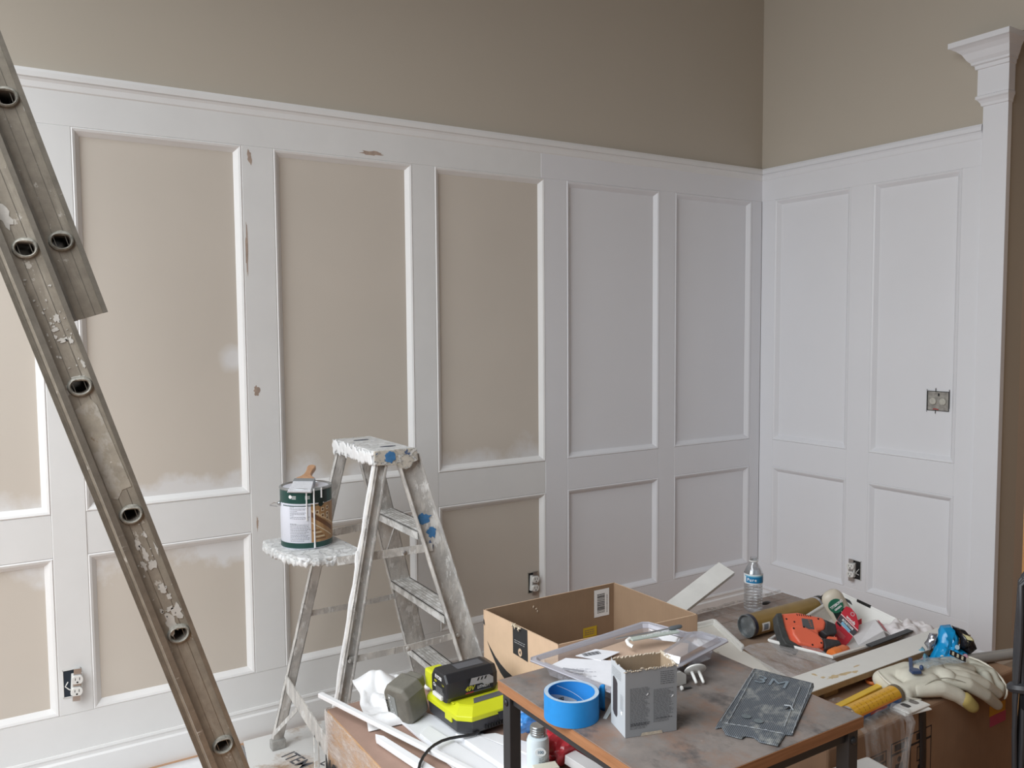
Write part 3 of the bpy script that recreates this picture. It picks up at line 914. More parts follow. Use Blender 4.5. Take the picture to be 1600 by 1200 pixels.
# spreaders, shelf arms, gussets
def flat_bar(name, a, b_, w=0.020, t=0.003, up=(0, 0, 1), m=AL2):
    return part(name, MB().bar(a, b_, t, w, up), m, sl, world=True)
for a0, a1, b0, b1, z in ((BN0, BN1, FN0, FN1, 0.50), (BF0, BF1, FF0, FF1, 0.50)):
    a, c = at_z(a0, a1, z), at_z(b0, b1, z + 0.005); dy = -0.008 if a0 is BN0 else 0.008
    a = a + V((0, dy, 0)); c = c + V((-0.02, dy, 0)); mid = lerp(a, c, 0.52) + V((0, 0, -0.004))
    flat_bar('spreader_bar', a, mid + V((0.012, 0, 0))); flat_bar('spreader_bar', mid + V((-0.012, dy * 0.4, 0)), c)
    for p_ in (a, mid, c):
        part('rivet', MB().lathe([(0.007, 0), (0.006, 0.003), (0.002, 0.004)], 10, 0, frame(p_ + V((0, dy * 0.5, 0)), (1, 0, 0), (0, 0, 1 if dy < 0 else -1))), AL2, sl, world=True)
SHZ = 0.800
for a0, a1, b0, b1, y in ((BN0, BN1, FN0, FN1, -0.01), (BF0, BF1, FF0, FF1, 0.01)):
    a, c = at_z(a0, a1, SHZ - 0.012), at_z(b0, b1, SHZ - 0.002)
    st = V((-2.60, a.y + (0.05 if y < 0 else -0.02), SHZ - 0.014))
    flat_bar('shelf_arm', st + V((0, y, 0)), c + V((-0.01, y, 0)), 0.026, 0.004)
    part('rivet', MB().lathe([(0.008, 0), (0.007, 0.004), (0.002, 0.005)], 10, 0, frame(lerp(a, c, 0.55) + V((0, y * 1.3, 0.0)), (1, 0, 0), (0, 0, 1 if y < 0 else -1))), STEEL, sl, world=True)
flat_bar('shelf_brace', at_z(BN0, BN1, SHZ - 0.01) + V((0.1, 0.05, 0)), at_z(FF0, FF1, SHZ + 0.02) + V((0.0, -0.10, 0.01)), 0.012, 0.003)
# pail shelf, crusted with paint
shelf = [(-2.742, -0.330), (-2.725, -0.275), (-2.555, -0.262), (-2.515, -0.275), (-2.50, -0.56), (-2.53, -0.605), (-2.66, -0.590), (-2.70, -0.565), (-2.735, -0.42)]
part('pail_shelf', MB().prism([(x, y) for x, y in shelf], SHZ - 0.012, SHZ), CRUST, sl, world=True, bevel=0.004)
q = MB(); rnd = random.Random(21)
for i in range(len(shelf)):
    a, c = V((*shelf[i], 0)), V((*shelf[(i + 1) % len(shelf)], 0))
    if a.x > -2.52 and c.x > -2.52: continue
    n = max(3, int((c - a).length / 0.006))
    for k in range(n):
        p_ = lerp(a, c, (k + 0.5) / n)
        q.ball((p_.x + rnd.uniform(-.003, .003), p_.y + rnd.uniform(-.003, .003), SHZ - 0.016 + rnd.uniform(-.009, .006)), (rnd.uniform(.005, .010), rnd.uniform(.005, .010), rnd.uniform(.008, .014)), 5)
part('paint_crust', q, CRUST, sl, world=True, smooth=True, kind='stuff', remesh=0.003)
# rear horizontal and its diagonal braces near the feet
a, c = at_z(BF0, BF1, 0.255), at_z(BN0, BN1, 0.255)
part('rear_brace', MB().bar(a + V((-0.016, 0, 0)), c + V((-0.016, 0, 0)), 0.004, 0.062), AL2, sl, world=True)
flat_bar('diagonal_brace', at_z(BF0, BF1, 0.075) + V((-0.02, 0, 0)), lerp(a, c, 0.30) + V((-0.02, 0, -0.028)), 0.014)
flat_bar('diagonal_brace', at_z(BN0, BN1, 0.075) + V((-0.02, 0, 0)), lerp(a, c, 0.70) + V((-0.02, 0, -0.028)), 0.014)
flat_bar('diagonal_brace', lerp(a, c, 0.82) + V((-0.022, 0, -0.02)), lerp(a, c, 0.86) + V((-0.03, -0.02, -0.20)), 0.012)
FOOTM = M_plain('scuffed grey foot', (0.36, 0.35, 0.33), 0.7, var=0.2, scale=60)
for p_ in (FN1, FF1, BN1, BF1):
    part('foot', MB().cb((p_.x, p_.y, 0.0335), (0.05, 0.032, 0.033)), FOOTM, sl, world=True, bevel=0.003)

# ------------------------------------------------------------------ paint can with its brush, on the pail shelf
can = thing('paint_can', 'gallon paint can with dark green bands and white drips on the pail shelf', 'paint can', (-2.624, -0.404, SHZ + 0.001), (0, 0, R(0)))
GREEN = M_plain('dark green print', (0.012, 0.060, 0.050), 0.35, var=0.06)
DKGRN = M_plain('blackish green print', (0.010, 0.022, 0.020), 0.35)
LBL = M_plain('white can label', (0.74, 0.76, 0.84), 0.4, var=0.02)
WOODPIC = M_wood('wood coloured print', (0.30, 0.15, 0.06), (0.52, 0.32, 0.15), (30, 30, 8), 0.4, 0.0)
TIN = M_plain('tin rim', (0.42, 0.44, 0.45), 0.3, 0.8)
RC, HC = 0.082, 0.192
part('body', MB().lathe([(RC * 0.97, 0.0), (RC, 0.003), (RC, HC - 0.003), (RC * 0.985, HC)], 48), LBL, can, smooth=True)
cd = math.atan2(-3.07 + 0.404, -3.51 + 2.624)      # direction from the can to the room side


def band(name, z0, z1, a0, a1, m, r=RC + 0.0006, n=40, parent=can):
    """printed area on the can between heights z0..z1 and angles a0..a1 measured about the can from the camera-side normal"""
    def fn(u, v):
        a = cd + R(a0 + (a1 - a0) * u)
        return (r * math.cos(a), r * math.sin(a), z0 + (z1 - z0) * v)
    return part(name, MB().grid(fn, n, 1), m, parent, smooth=True)


band('green_band', HC - 0.045, HC - 0.004, -180, 180, GREEN, n=60)
band('green_band', 0.004, 0.021, -180, 180, GREEN, n=60)
band('dark_band', HC - 0.046, HC - 0.005, 10, 52, DKGRN, RC + 0.0010)
band('label_picture', 0.022, HC - 0.047, 10, 95, WOODPIC, RC + 0.0008)
for z in (HC - 0.045, HC - 0.051): band('stripe', z - 0.0012, z + 0.0012, -60, 42, LBL if z > HC - 0.049 else GREEN, RC + 0.0014)


def on_can(a, z, r=RC + 0.0015):
    q = cd + R(a)
    n = V((math.cos(q), math.sin(q), 0))
    return frame(n * r + V((0, 0, z)), V((0, 0, 1)).cross(n), (0, 0, 1))


# printed picture: staircase rail, treads and window lights as flat shapes
PIC = [M_plain('picture tan', (0.62, 0.45, 0.27), 0.4), M_plain('picture brown', (0.16, 0.07, 0.03), 0.4), M_plain('picture cream', (0.72, 0.62, 0.45), 0.4)]
def can_poly(pts, m, r):
    vs = []
    for a, z in pts:
        q = cd + R(a); vs.append((r * math.cos(q), r * math.sin(q), z))
    return part('picture_shape', MB().add(vs, [tuple(range(len(vs)))]), m, can)
def can_strip(a0, z0, a1, z1, w, m, r):
    n = 10; mb = MB()
    mb.grid(lambda u, v: ((r) * math.cos(cd + R(a0 + (a1 - a0) * u)), (r) * math.sin(cd + R(a0 + (a1 - a0) * u)), z0 + (z1 - z0) * u + (v - .5) * w), n, 1)
    return part('picture_shape', mb, m, can)
can_strip(11, 0.112, 70, 0.054, 0.016, PIC[1], RC + 0.0011); can_strip(11, 0.124, 72, 0.072, 0.006, PIC[0], RC + 0.0012); can_strip(11, 0.086, 66, 0.034, 0.003, PIC[2], RC + 0.0012)
for k in range(5): can_strip(12 + 2 * k, 0.060 - 0.007 * k, 30 + 4 * k, 0.060 - 0.007 * k, 0.003, PIC[2] if k % 2 else PIC[1], RC + 0.0013)
for (a, z) in ((24, 0.118), (38, 0.125), (38, 0.105), (52, 0.128), (52, 0.108), (52, 0.094)):
    can_strip(a - 4, z, a + 4, z, 0.012, PIC[2], RC + 0.0011); can_strip(a - 2.5, z, a + 2.5, z, 0.007, PIC[1], RC + 0.0012)
q = MB()
for i, (z, L) in enumerate([(0.138, .25), (0.133, .95), (0.129, .8), (0.124, .3), (0.119, .9), (0.115, .7), (0.110, .2), (0.105, .95), (0.100, .85), (0.083, .3), (0.080, .98), (0.075, .9), (0.070, .95), (0.065, .98), (0.061, .9), (0.056, .95), (0.052, .8), (0.047, .96), (0.043, .9), (0.038, .93), (0.033, .9), (0.028, .7)]):
    a = -38.0; end = -38 + 44 * L
    while a < end:
        w = random.uniform(1.5, 5)
        q.grid(lambda u, v: ((RC + .0010) * math.cos(cd + R(a + w * u)), (RC + .0010) * math.sin(cd + R(a + w * u)), z + (v - .5) * 0.0011), 1, 1)
        a += w + 1.0
part('small_print', q, GREYPRINT, can, kind='stuff')
q = MB()
for z in (HC - 0.020, HC - 0.024, HC - 0.028):
    for a0, a1 in ((-32, -22), (-2, 8)):
        q.grid(lambda u, v: ((RC + .0016) * math.cos(cd + R(a0 + (a1 - a0) * u)), (RC + .0016) * math.sin(cd + R(a0 + (a1 - a0) * u)), z + (v - .5) * 0.0014), 4, 1)
part('small_print', q, WPRINT, can, kind='stuff')
part('badge', MB().prism([(0.006 * math.cos(k * math.pi / 6), 0.006 * math.sin(k * math.pi / 6)) for k in range(12)], 0, 0.0003, 0, on_can(-36, HC - 0.022, RC + 0.0012)), WPRINT, can)
part('badge', MB().prism([(0.009 * math.cos(k * math.pi / 8), 0.009 * math.sin(k * math.pi / 8)) for k in range(16)], 0, 0.0003, 0, on_can(33, HC - 0.048, RC + 0.0012)), DKGRN, can)
rim = MB().lathe([(RC + 0.0005, HC - 0.004), (RC + 0.003, HC), (RC + 0.0015, HC + 0.004), (RC - 0.004, HC + 0.005), (RC - 0.008, HC + 0.001), (RC - 0.009, HC - 0.005)], 48, cap=False)
part('rim', rim, TIN, can, smooth=True)
part('paint', MB().lathe([(0.001, HC - 0.008), (RC - 0.004, HC - 0.008)], 40, cap=False), WPAINT, can)
for a, z0, z1, w in ((1, HC + 0.003, 0.095, 0.0030), (17, HC + 0.003, 0.004, 0.0034), (35, HC + 0.003, HC - 0.028, 0.0034)):
    def drip(u):
        q_ = cd + R(a); r = RC + 0.0022 + (0.001 if u < 0.05 else 0)
        return (r * math.cos(q_), r * math.sin(q_), z0 + (z1 - z0) * u)
    part('paint_drip', MB().tube([drip(i / 12) for i in range(13)], [w * 0.8] * 12 + [w], 8), WPAINT, can, smooth=True)
handle = [(0.0, 0.0, 0.0)]
sd = V((math.cos(cd - R(78)), math.sin(cd - R(78)), 0)); fw = V((math.cos(cd + R(12)), math.sin(cd + R(12)), 0))
part('bail_handle', MB().tube([sd * (RC + 0.002) + V((0, 0, 0.142)), sd * (RC + 0.022) + V((0, 0, 0.146)) , sd * (RC + 0.03) - fw * 0.01 + V((0, 0, 0.138)), sd * (RC + 0.026) - fw * 0.05 + V((0, 0, 0.128)), sd * (RC + 0.00) - fw * 0.06 + V((0, 0, 0.12))], 0.0013, 6), STEEL, can, smooth=True)
part('handle_ear', MB().ball(sd * (RC + 0.003) + V((0, 0, 0.142)), (0.008, 0.008, 0.008), 8), TIN, can, smooth=True)

br = thing('paint_brush', 'wide paintbrush with a wooden handle lying across the open paint can', 'paintbrush', (-2.640, -0.432, SHZ + HC + 0.014))
# brush frame: bristles point toward the room, handle rises away
bx = V((0.84, -0.53, -0.02)).normalized(); by = V((0.72, 0.66, 0.26)); by = (by - bx * by.dot(bx)).normalized(); bz = bx.cross(by)
MBR = Matrix(((bx.x, by.x, bz.x, 0), (bx.y, by.y, bz.y, 0), (bx.z, by.z, bz.z, 0), (0, 0, 0, 1)))
part('bristles', MB().add([(-0.040, -0.060, -0.004), (0.040, -0.060, -0.004), (0.036, -0.062, 0.003), (-0.036, -0.062, 0.003), (-0.033, 0, -0.009), (0.033, 0, -0.009), (0.033, 0, 0.009), (-0.033, 0, 0.009)],
     [(0, 1, 2, 3)[::-1], (4, 5, 6, 7), (0, 1, 5, 4), (1, 2, 6, 5), (2, 3, 7, 6), (3, 0, 4, 7)], 0, MBR), M_plain('paint-soaked bristles', (0.66, 0.66, 0.69), 0.6, var=0.06, scale=120, bump=0.6, bscale=400), br, bevel=0.002)
part('ferrule', MB().box(-0.034, 0.034, 0.0, 0.020, -0.0098, 0.0098, 0, MBR), M_plain('brush ferrule', (0.34, 0.36, 0.38), 0.4, 0.5), br, bevel=0.001)
HW = M_wood('varnished handle wood', (0.42, 0.22, 0.12), (0.60, 0.36, 0.21), (20, 8, 40), 0.4)
hp = [(-0.032, 0.02), (0.032, 0.02), (0.030, 0.030), (0.018, 0.042), (0.012, 0.058), (0.011, 0.085), (0.014, 0.112), (0.013, 0.124), (0.0, 0.130), (-0.013, 0.124), (-0.014, 0.112), (-0.011, 0.085), (-0.012, 0.058), (-0.018, 0.042), (-0.030, 0.030)]
part('handle', MB().prism(hp, -0.0085, 0.0085, 0, MBR), HW, br, bevel=0.004, seg=3, smooth=True)

# ------------------------------------------------------------------ shrink-wrapped carton behind the table and what lies on it
STOP = 0.45
sw = thing('wrapped_carton', 'big brown carton in crinkled shrink wrap beside the stepladder foot', 'box', (-2.735, -1.54, 0.0))
CARD2 = M_card('orange brown cardboard', (0.52, 0.32, 0.17))
CARDTOP = M_card('reddish brown cardboard', (0.36, 0.235, 0.185))
q = MB()
x0, x1, y0, y1 = 0.0, 0.955, 0.0, 0.672
q.box(x0, x1, y0, y1, 0.0, STOP - 0.004, 0)
part('carton', q, CARD2, sw, bevel=0.006)
part('carton_top', MB().box(x0 + 0.003, x1 - 0.003, y0 + 0.003, y1 - 0.003, STOP - 0.006, STOP - 0.002), CARDTOP, sw)
WRAP = M_film('shrink wrap', 0.9, (0.80, 0.74, 0.70), (7, 3, 9), 0.16)
def wrapfn(face):
    def fn(u, v):
        k = 0.004 + 0.004 * noise.noise((u * 9, v * 9, 5.0 * face)) + 0.003 * noise.noise((u * 22, v * 14, 2.0 * face))
        if face == 0: return (-k, y0 + (y1 - y0) * u, STOP * v)          # -x side
        if face == 1: return (x0 + (x1 - x0) * u, -k, STOP * v)          # -y side
        return (x0 + (x1 - x0) * u, y1 + k, STOP * v)
    return fn
for fidx in (0, 1, 2): part('wrap', MB().grid(wrapfn(fidx), 40, 24), WRAP, sw, smooth=True)
text('lettering', 'MCC', 0.10, frame((-0.0085, 0.60, 0.285), (0, -1, 0), (0, 0, 1)) , BLACK, sw, bold=0.002, sx=0.6)

# long white sticks and flat offcuts
STICK = M_plain('primed white trim stick', (0.84, 0.84, 0.85), 0.5, var=0.02, scale=20)
def stick(name, a, b_, w, t, label, group=None, point=False, m=STICK, up=(0, 0, 1)):
    a, b_ = V(a), V(b_)
    o = thing(name, label, 'trim piece', a, group=group)
    mb = MB().bar((0, 0, 0), b_ - a, w, t, up)
    part('strip', mb, m, o, bevel=0.0015)
    d = (b_ - a).normalized()
    return o
stick('trim_stick', (-2.752, -0.868, 0.494), (-2.545, -1.50, 0.461), 0.015, 0.012, 'longest white trim stick lying along the wrapped carton edge')
o = thing('trim_stick', 'short white trim stick with a pointed end beside the long one', 'trim piece', (-2.694, -1.115, STOP + 0.003))
part('strip', MB().prism([(0, 0), (0.014, -0.022), (0.085, -0.42), (0.058, -0.425), (-0.006, -0.020)], 0, 0.016), STICK, o, bevel=0.002)
OFF = M_plain('white coated offcut', (0.86, 0.87, 0.90), 0.45, var=0.015)
def slab(name, pts, z0, z1, label, m=OFF, cat='board', group=None):
    cx = sum(p[0] for p in pts) / len(pts); cy = sum(p[1] for p in pts) / len(pts)
    o = thing(name, label, cat, (cx, cy, z0), group=group)
    part('panel', MB().prism([(x - cx, y - cy) for x, y in pts], 0, z1 - z0), m, o, bevel=0.001)
    return o
slab('white_offcut', [(-2.60, -1.03), (-2.53, -1.02), (-2.40, -1.38), (-2.50, -1.52), (-2.59, -1.52)], STOP, STOP + 0.006, 'widest white offcut lying flat under the charger', group=None)
slab('white_offcut', [(-2.592, -1.165), (-2.552, -1.135), (-2.502, -1.50), (-2.575, -1.505)], STOP + 0.0065, STOP + 0.012, 'narrow white offcut between the trim stick and the black cable')
slab('white_offcut', [(-2.515, -1.215), (-2.470, -1.262), (-2.400, -1.50), (-2.490, -1.52)], STOP + 0.0065, STOP + 0.013, 'white offcut with a cut corner in front of the charger')
slab('white_offcut', [(-2.470, -1.248), (-2.425, -1.265), (-2.345, -1.42), (-2.385, -1.48)], STOP + 0.0065, STOP + 0.010, 'grey-white offcut sticking out from under the charger beside the table leg', m=PAPER)

# crumpled white cloth
CLOTH = M_plain('white cotton cloth', (0.86, 0.86, 0.87), 0.9, var=0.02, scale=30, bump=0.15, bscale=200)
def cloth_fn(u, v):
    x = -0.085 + 0.155 * u; y = -0.150 + 0.32 * v
    r = min(1.0, 4.2 * min(u, 1 - u)) * min(1.0, 4.2 * min(v, 1 - v)); r = r ** 0.45
    h = 0.014 + 0.028 * math.exp(-((y - 0.10) / 0.05) ** 2) + 0.016 * math.exp(-((y + 0.13) / 0.05) ** 2)
    h *= r
    n_ = 0.034 * abs(noise.noise((x * 13 + y * 6, y * 7, 1.3))) + 0.006 * abs(noise.noise((x * 30, y * 22, 7.1)))
    wob = 1 + 0.18 * noise.noise((x * 9, y * 9, 2.2))
    return (x * wob, y * wob, max(0.0015, h + (n_ - 0.010) * r * 1.6))
cl = part('white_cloth', MB().grid(cloth_fn, 60, 90), CLOTH, None, smooth=True, sub=1)
cl.location = (-2.560, -0.925, STOP); cl.rotation_euler = (0, 0, R(-14))
tag(cl, 'crumpled bright white cloth in front of the stepladder', 'cloth')
wad = part('cotton_wad', MB().ball((0, 0, 0.012), (0.02, 0.014, 0.012), 8).ball((0.028, 0.0, 0.022), (0.010, 0.009, 0.014), 8).ball((0.012, 0.004, 0.014), (0.016, 0.010, 0.010), 8), CLOTH, None, remesh=0.003)
wad.location = (-2.440, -0.925, STOP + 0.002); tag(wad, 'small twist of white cloth behind the grey-green battery', 'cloth')

# charger, battery in front, second battery behind
YEL = M_plain('acid yellow plastic', (0.63, 0.66, 0.02), 0.4, var=0.03)
CHAR = M_plain('charcoal plastic', (0.045, 0.045, 0.05), 0.45, var=0.08)
OLIVE = M_plain('dusty grey-green plastic', (0.165, 0.155, 0.13), 0.6, var=0.15, scale=30)
SILV = M_plain('silver sticker', (0.42, 0.42, 0.43), 0.45, 0.2, var=0.1, scale=60)
YPRINT = M_plain('yellow print', (0.62, 0.60, 0.03), 0.5)
RPRINT = M_plain('red print', (0.40, 0.05, 0.05), 0.5)
ch = thing('battery_charger', 'yellow and charcoal battery charger holding the black battery', 'charger', (-2.424, -1.150, STOP + 0.0132), (0, 0, R(2)))
def chamf(w, d, c): return [(-w + c, -d), (w - c, -d), (w, -d + c), (w, d - c), (w - c, d), (-w + c, d), (-w, d - c), (-w, -d + c)]
def loft(mb, levels, mi=0, M=None):
    vs = [(x, y, z) for z, poly in levels for x, y in poly]; n = len(levels[0][1]); fs = []
    for i in range(len(levels) - 1):
        for k in range(n): fs.append((i * n + k, i * n + (k + 1) % n, (i + 1) * n + (k + 1) % n, (i + 1) * n + k))
    fs.append(tuple(range(n))[::-1]); fs.append(tuple((len(levels) - 1) * n + k for k in range(n)))
    return mb.add(vs, fs, mi, M)
W2, D2 = 0.098, 0.105
part('base', loft(MB(), [(0.0, chamf(W2 - 0.012, D2 - 0.012, 0.03)), (0.006, chamf(W2 - 0.004, D2 - 0.004, 0.03)), (0.040, chamf(W2, D2, 0.03))]), CHAR, ch, bevel=0.002)
part('cover', loft(MB(), [(0.040, chamf(W2 + 0.003, D2 + 0.003, 0.03)), (0.052, chamf(W2 + 0.002, D2 + 0.002, 0.03)), (0.068, chamf(W2 - 0.018, D2 - 0.020, 0.026)), (0.070, chamf(W2 - 0.022, D2 - 0.024, 0.026))]), YEL, ch, bevel=0.0015)
for x in (0.045,):
    part('cover_tab', MB().add([(x - 0.03, -D2 - 0.0045, 0.024), (x + 0.0, -D2 - 0.0045, 0.024), (x + 0.008, -D2 - 0.004, 0.046), (x - 0.038, -D2 - 0.004, 0.046), (x - 0.03, -D2 + 0.002, 0.024), (x, -D2 + 0.002, 0.024), (x + 0.008, -D2 + 0.002, 0.046), (x - 0.038, -D2 + 0.002, 0.046)],
         [(0, 1, 2, 3), (7, 6, 5, 4), (0, 4, 5, 1), (1, 5, 6, 2), (2, 6, 7, 3), (3, 7, 4, 0)]), CHAR, ch)
part('cover_tab', MB().box(0.062, W2 - 0.004, -D2 - 0.003, -D2 + 0.004, 0.024, 0.046), YEL, ch, bevel=0.002)
part('cover_tab', MB().box(-W2 - 0.003, -W2 + 0.004, -0.055, -0.02, 0.026, 0.046), YEL, ch, bevel=0.002)
part('front_label', MB().add([(-0.045, -D2 + 0.030, 0.0708), (0.075, -D2 + 0.030, 0.0708), (0.06, -D2 + 0.056, 0.0708), (-0.03, -D2 + 0.056, 0.0708)], [(0, 1, 2, 3)]), GREYPRINT, ch)
q = MB()
for k in range(9): q.box(-0.028 + 0.0085 * k, -0.0235 + 0.0085 * k, -D2 - 0.0016, -D2 + 0.003, 0.010, 0.020)
part('vent_slots', q, BLACK, ch, kind='stuff')
part('saddle', MB().box(-0.088, 0.075, -0.043, 0.043, 0.0655, 0.0708), YEL, ch, bevel=0.002)
part('rear_post', MB().box(-0.095, -0.045, 0.05, 0.1, 0.069, 0.120), YEL, ch, bevel=0.006)
cb0 = part('power_cord', MB().tube([V(p) for p in ((-0.045, -0.10, 0.010), (-0.06, -0.112, 0.006), (-0.105, -0.098, 0.009), (-0.155, -0.095, 0.013), (-0.21, -0.125, 0.017), (-0.255, -0.165, 0.014), (-0.285, -0.215, 0.006), (-0.31, -0.275, -0.006))], 0.0042, 8), DARK, ch, smooth=True, sub=1)

bt = thing('battery', 'black power-tool battery lettered 40V seated on the yellow charger', 'battery', (-2.450, -1.150, 0.5305), (0, 0, R(0)))
BM = M_plain('black battery shell', (0.024, 0.024, 0.027), 0.38, var=0.1)
OCT = [(-0.044, 0.016), (-0.034, 0.0), (0.034, 0.0), (0.044, 0.016), (0.044, 0.056), (0.030, 0.076), (-0.030, 0.076), (-0.044, 0.056)]
# octagonal section in the y-z plane, length along x
def oct_at(x, k): return [(x, p[0] * k, 0.038 + (p[1] - 0.038) * k) for p in OCT]
secs = [oct_at(-0.078, 0.93), oct_at(-0.073, 0.99), oct_at(-0.062, 1.0), oct_at(0.062, 1.0), oct_at(0.078, 0.88)]
vs = [p for s_ in secs for p in s_]; fs = []
for i in range(4):
    for k in range(8): fs.append((i * 8 + k, (i + 1) * 8 + k, (i + 1) * 8 + (k + 1) % 8, i * 8 + (k + 1) % 8))
fs += [tuple(range(8)), tuple(32 + k for k in range(8))[::-1]]
bo = part('shell', MB().add(vs, fs), BM, bt, bevel=0.002)
FRT = lambda x, z, d=0.0505: frame((x, -d, z), (1, 0, 0), (0, 0, 1))
LFT = lambda y, z, d=0.0785: frame((-d, y, z), (0, -1, 0), (0, 0, 1))
part('badge_plate', MB().prism([(-0.016, -0.004), (-0.010, 0.014), (0.044, 0.013), (0.056, 0.004), (0.056, -0.012), (0.030, -0.012), (0.022, -0.005)], 0, 0.0004, 0, FRT(0.002, 0.0445)), SILV, bt)
q = MB()
for k in range(3): q.add([(0.006 + 0.011 * k, 0.004, 0.0006), (0.011 + 0.011 * k, 0.004, 0.0006), (0.015 + 0.011 * k, 0.012, 0.0006), (0.010 + 0.011 * k, 0.012, 0.0006)], [(0, 1, 2, 3)], 0, FRT(0.002, 0.0445))
part('badge_bars', q, BLACK, bt, kind='stuff')
text('lettering', '40V', 0.0175, FRT(-0.010, 0.029, 0.0448), YPRINT, bt, bold=0.0004, shear=0.2)
text('lettering', 'LITHIUM', 0.0118, FRT(0.031, 0.0275, 0.0448), WPRINT, bt, bold=0.0002, shear=0.2, sx=0.82)
text('lettering', '5Ah', 0.0075, FRT(0.048, 0.0385, 0.0452), RPRINT, bt, bold=0.0002)
part('red_stripe', MB().box(-0.022, 0.002, -0.0444, -0.0435, 0.0165, 0.0195), RPRINT, bt)
part('grey_stripe', MB().box(0.002, 0.055, -0.0444, -0.0435, 0.0165, 0.019), GREYPRINT, bt)
text('lettering', 'RYOBI', 0.0135, LFT(0.002, 0.058), WPRINT, bt, bold=0.0004, sx=0.95)
text('lettering', '40V', 0.009, LFT(0.018, 0.045), YPRINT, bt, bold=0.0002)
text('lettering', '5Ah', 0.007, LFT(-0.024, 0.045), YPRINT, bt)
q = MB(); printlines(q, -0.016, 0.030, 0.018, 0.036, 6, 0.0009, LFT(0, 0, 0.0786), ragged=0.2, word=0.006); part('small_print', q, SILV, bt, kind='stuff')
text('lettering', 'Cb', 0.012, LFT(0.024, 0.033), WPRINT, bt, bold=0.0003)
part('release_tab', MB().box(-0.084, -0.077, -0.024, 0.026, 0.006, 0.016), WPLAST, bt, bevel=0.001)
part('top_label', MB().add([(-0.03, -0.016, 0.0764), (0.05, -0.016, 0.0764), (0.05, 0.018, 0.0764), (-0.03, 0.018, 0.0764)], [(0, 1, 2, 3)]), GREYPRINT, bt)

b2 = thing('battery', 'dusty grey-green battery tipped on its end between the cloth and the charger', 'battery', (-2.566, -1.048, STOP + 0.006), (R(0), R(-14), R(20)))
HEX = [(-0.036, 0.0), (0.036, 0.0), (0.046, 0.018), (0.046, 0.085), (0.030, 0.108), (-0.030, 0.108), (-0.046, 0.085), (-0.046, 0.018)]
vs = []; 
for x, k in ((-0.036, 0.86), (-0.028, 1.0), (0.028, 1.0), (0.036, 0.9)): vs += [(x, p[0] * k, 0.054 + (p[1] - 0.054) * k) for p in HEX]
fs = []
for i in range(3):
    for k in range(8): fs.append((i * 8 + k, (i + 1) * 8 + k, (i + 1) * 8 + (k + 1) % 8, i * 8 + (k + 1) % 8))
fs += [tuple(range(8)), tuple(24 + k for k in range(8))[::-1]]
part('shell', MB().add(vs, fs), OLIVE, b2, bevel=0.003)
part('side_plate', MB().prism([(-0.022, 0.020), (0.004, 0.020), (0.006, 0.080), (-0.018, 0.086)], 0, 0.001, 0, frame((-0.0362, 0.006, 0), (0, -1, 0), (0, 0, 1))), M_plain('grey plate', (0.26, 0.27, 0.26), 0.5), b2)
for k in range(5): part('indicator', MB().lathe([(0.0028, 0), (0.0028, 0.0008)], 10, 0, frame((-0.0374, 0.020 - 0.002 * k, 0.076 - 0.011 * k), (0, -1, 0), (0, 0, 1))), WPRINT if k == 0 else SILV, b2)
text('lettering', 'RYOBI', 0.013, frame((-0.0368, 0.034, 0.048), (0, -0.1, -1), (0, -1, 0)), BLACK, b2, bold=0.0004)
part('neck', MB().box(-0.02, 0.055, -0.030, 0.022, 0.070, 0.104), OLIVE, b2, bevel=0.006)

# ------------------------------------------------------------------ open parcel carton
am = thing('open_parcel_carton', 'open brown parcel carton with a curved black arrow on its side', 'box', (-2.05, -1.16, STOP + 0.0005))
AZ0, AZ1 = 0.0, 0.23
PC = {'a': (-0.243, 0.176), 'b': (0.243, 0.170), 'c': (0.247, -0.200), 'd': (-0.222, -0.170)}
def wallbox(name, p, r_, nin):
    p, r_ = V((*p, 0)), V((*r_, 0)); d = (r_ - p).normalized(); n_ = V((-d.y, d.x, 0)) * nin; t = 0.004
    vs = []
    for z in (AZ0, AZ1): vs += [(p.x, p.y, z), (r_.x, r_.y, z), (r_.x + n_.x * t, r_.y + n_.y * t, z), (p.x + n_.x * t, p.y + n_.y * t, z)]
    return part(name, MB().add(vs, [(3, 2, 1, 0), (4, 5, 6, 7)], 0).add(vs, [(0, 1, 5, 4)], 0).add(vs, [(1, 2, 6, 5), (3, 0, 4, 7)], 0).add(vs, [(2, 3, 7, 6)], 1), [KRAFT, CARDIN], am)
wallbox('side', PC['d'], PC['a'], -1)
wallbox('side', PC['a'], PC['b'], -1)
wallbox('side', PC['b'], PC['c'], -1)
wallbox('side', PC['c'], PC['d'], -1)
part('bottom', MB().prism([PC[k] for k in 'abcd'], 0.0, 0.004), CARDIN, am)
# frame of the -x side: x runs from the far corner toward the room, y is up, origin at the far top corner
dA, aA = V((*PC['a'], AZ1)), V((*PC['d'], AZ1))
AF = frame(dA + V((0, 0, 0)), aA - dA, (0, 0, 1)); AF = AF @ Matrix.Translation((0, 0, 0.0006))
INK = M_plain('dark parcel ink', (0.022, 0.022, 0.024), 0.7)
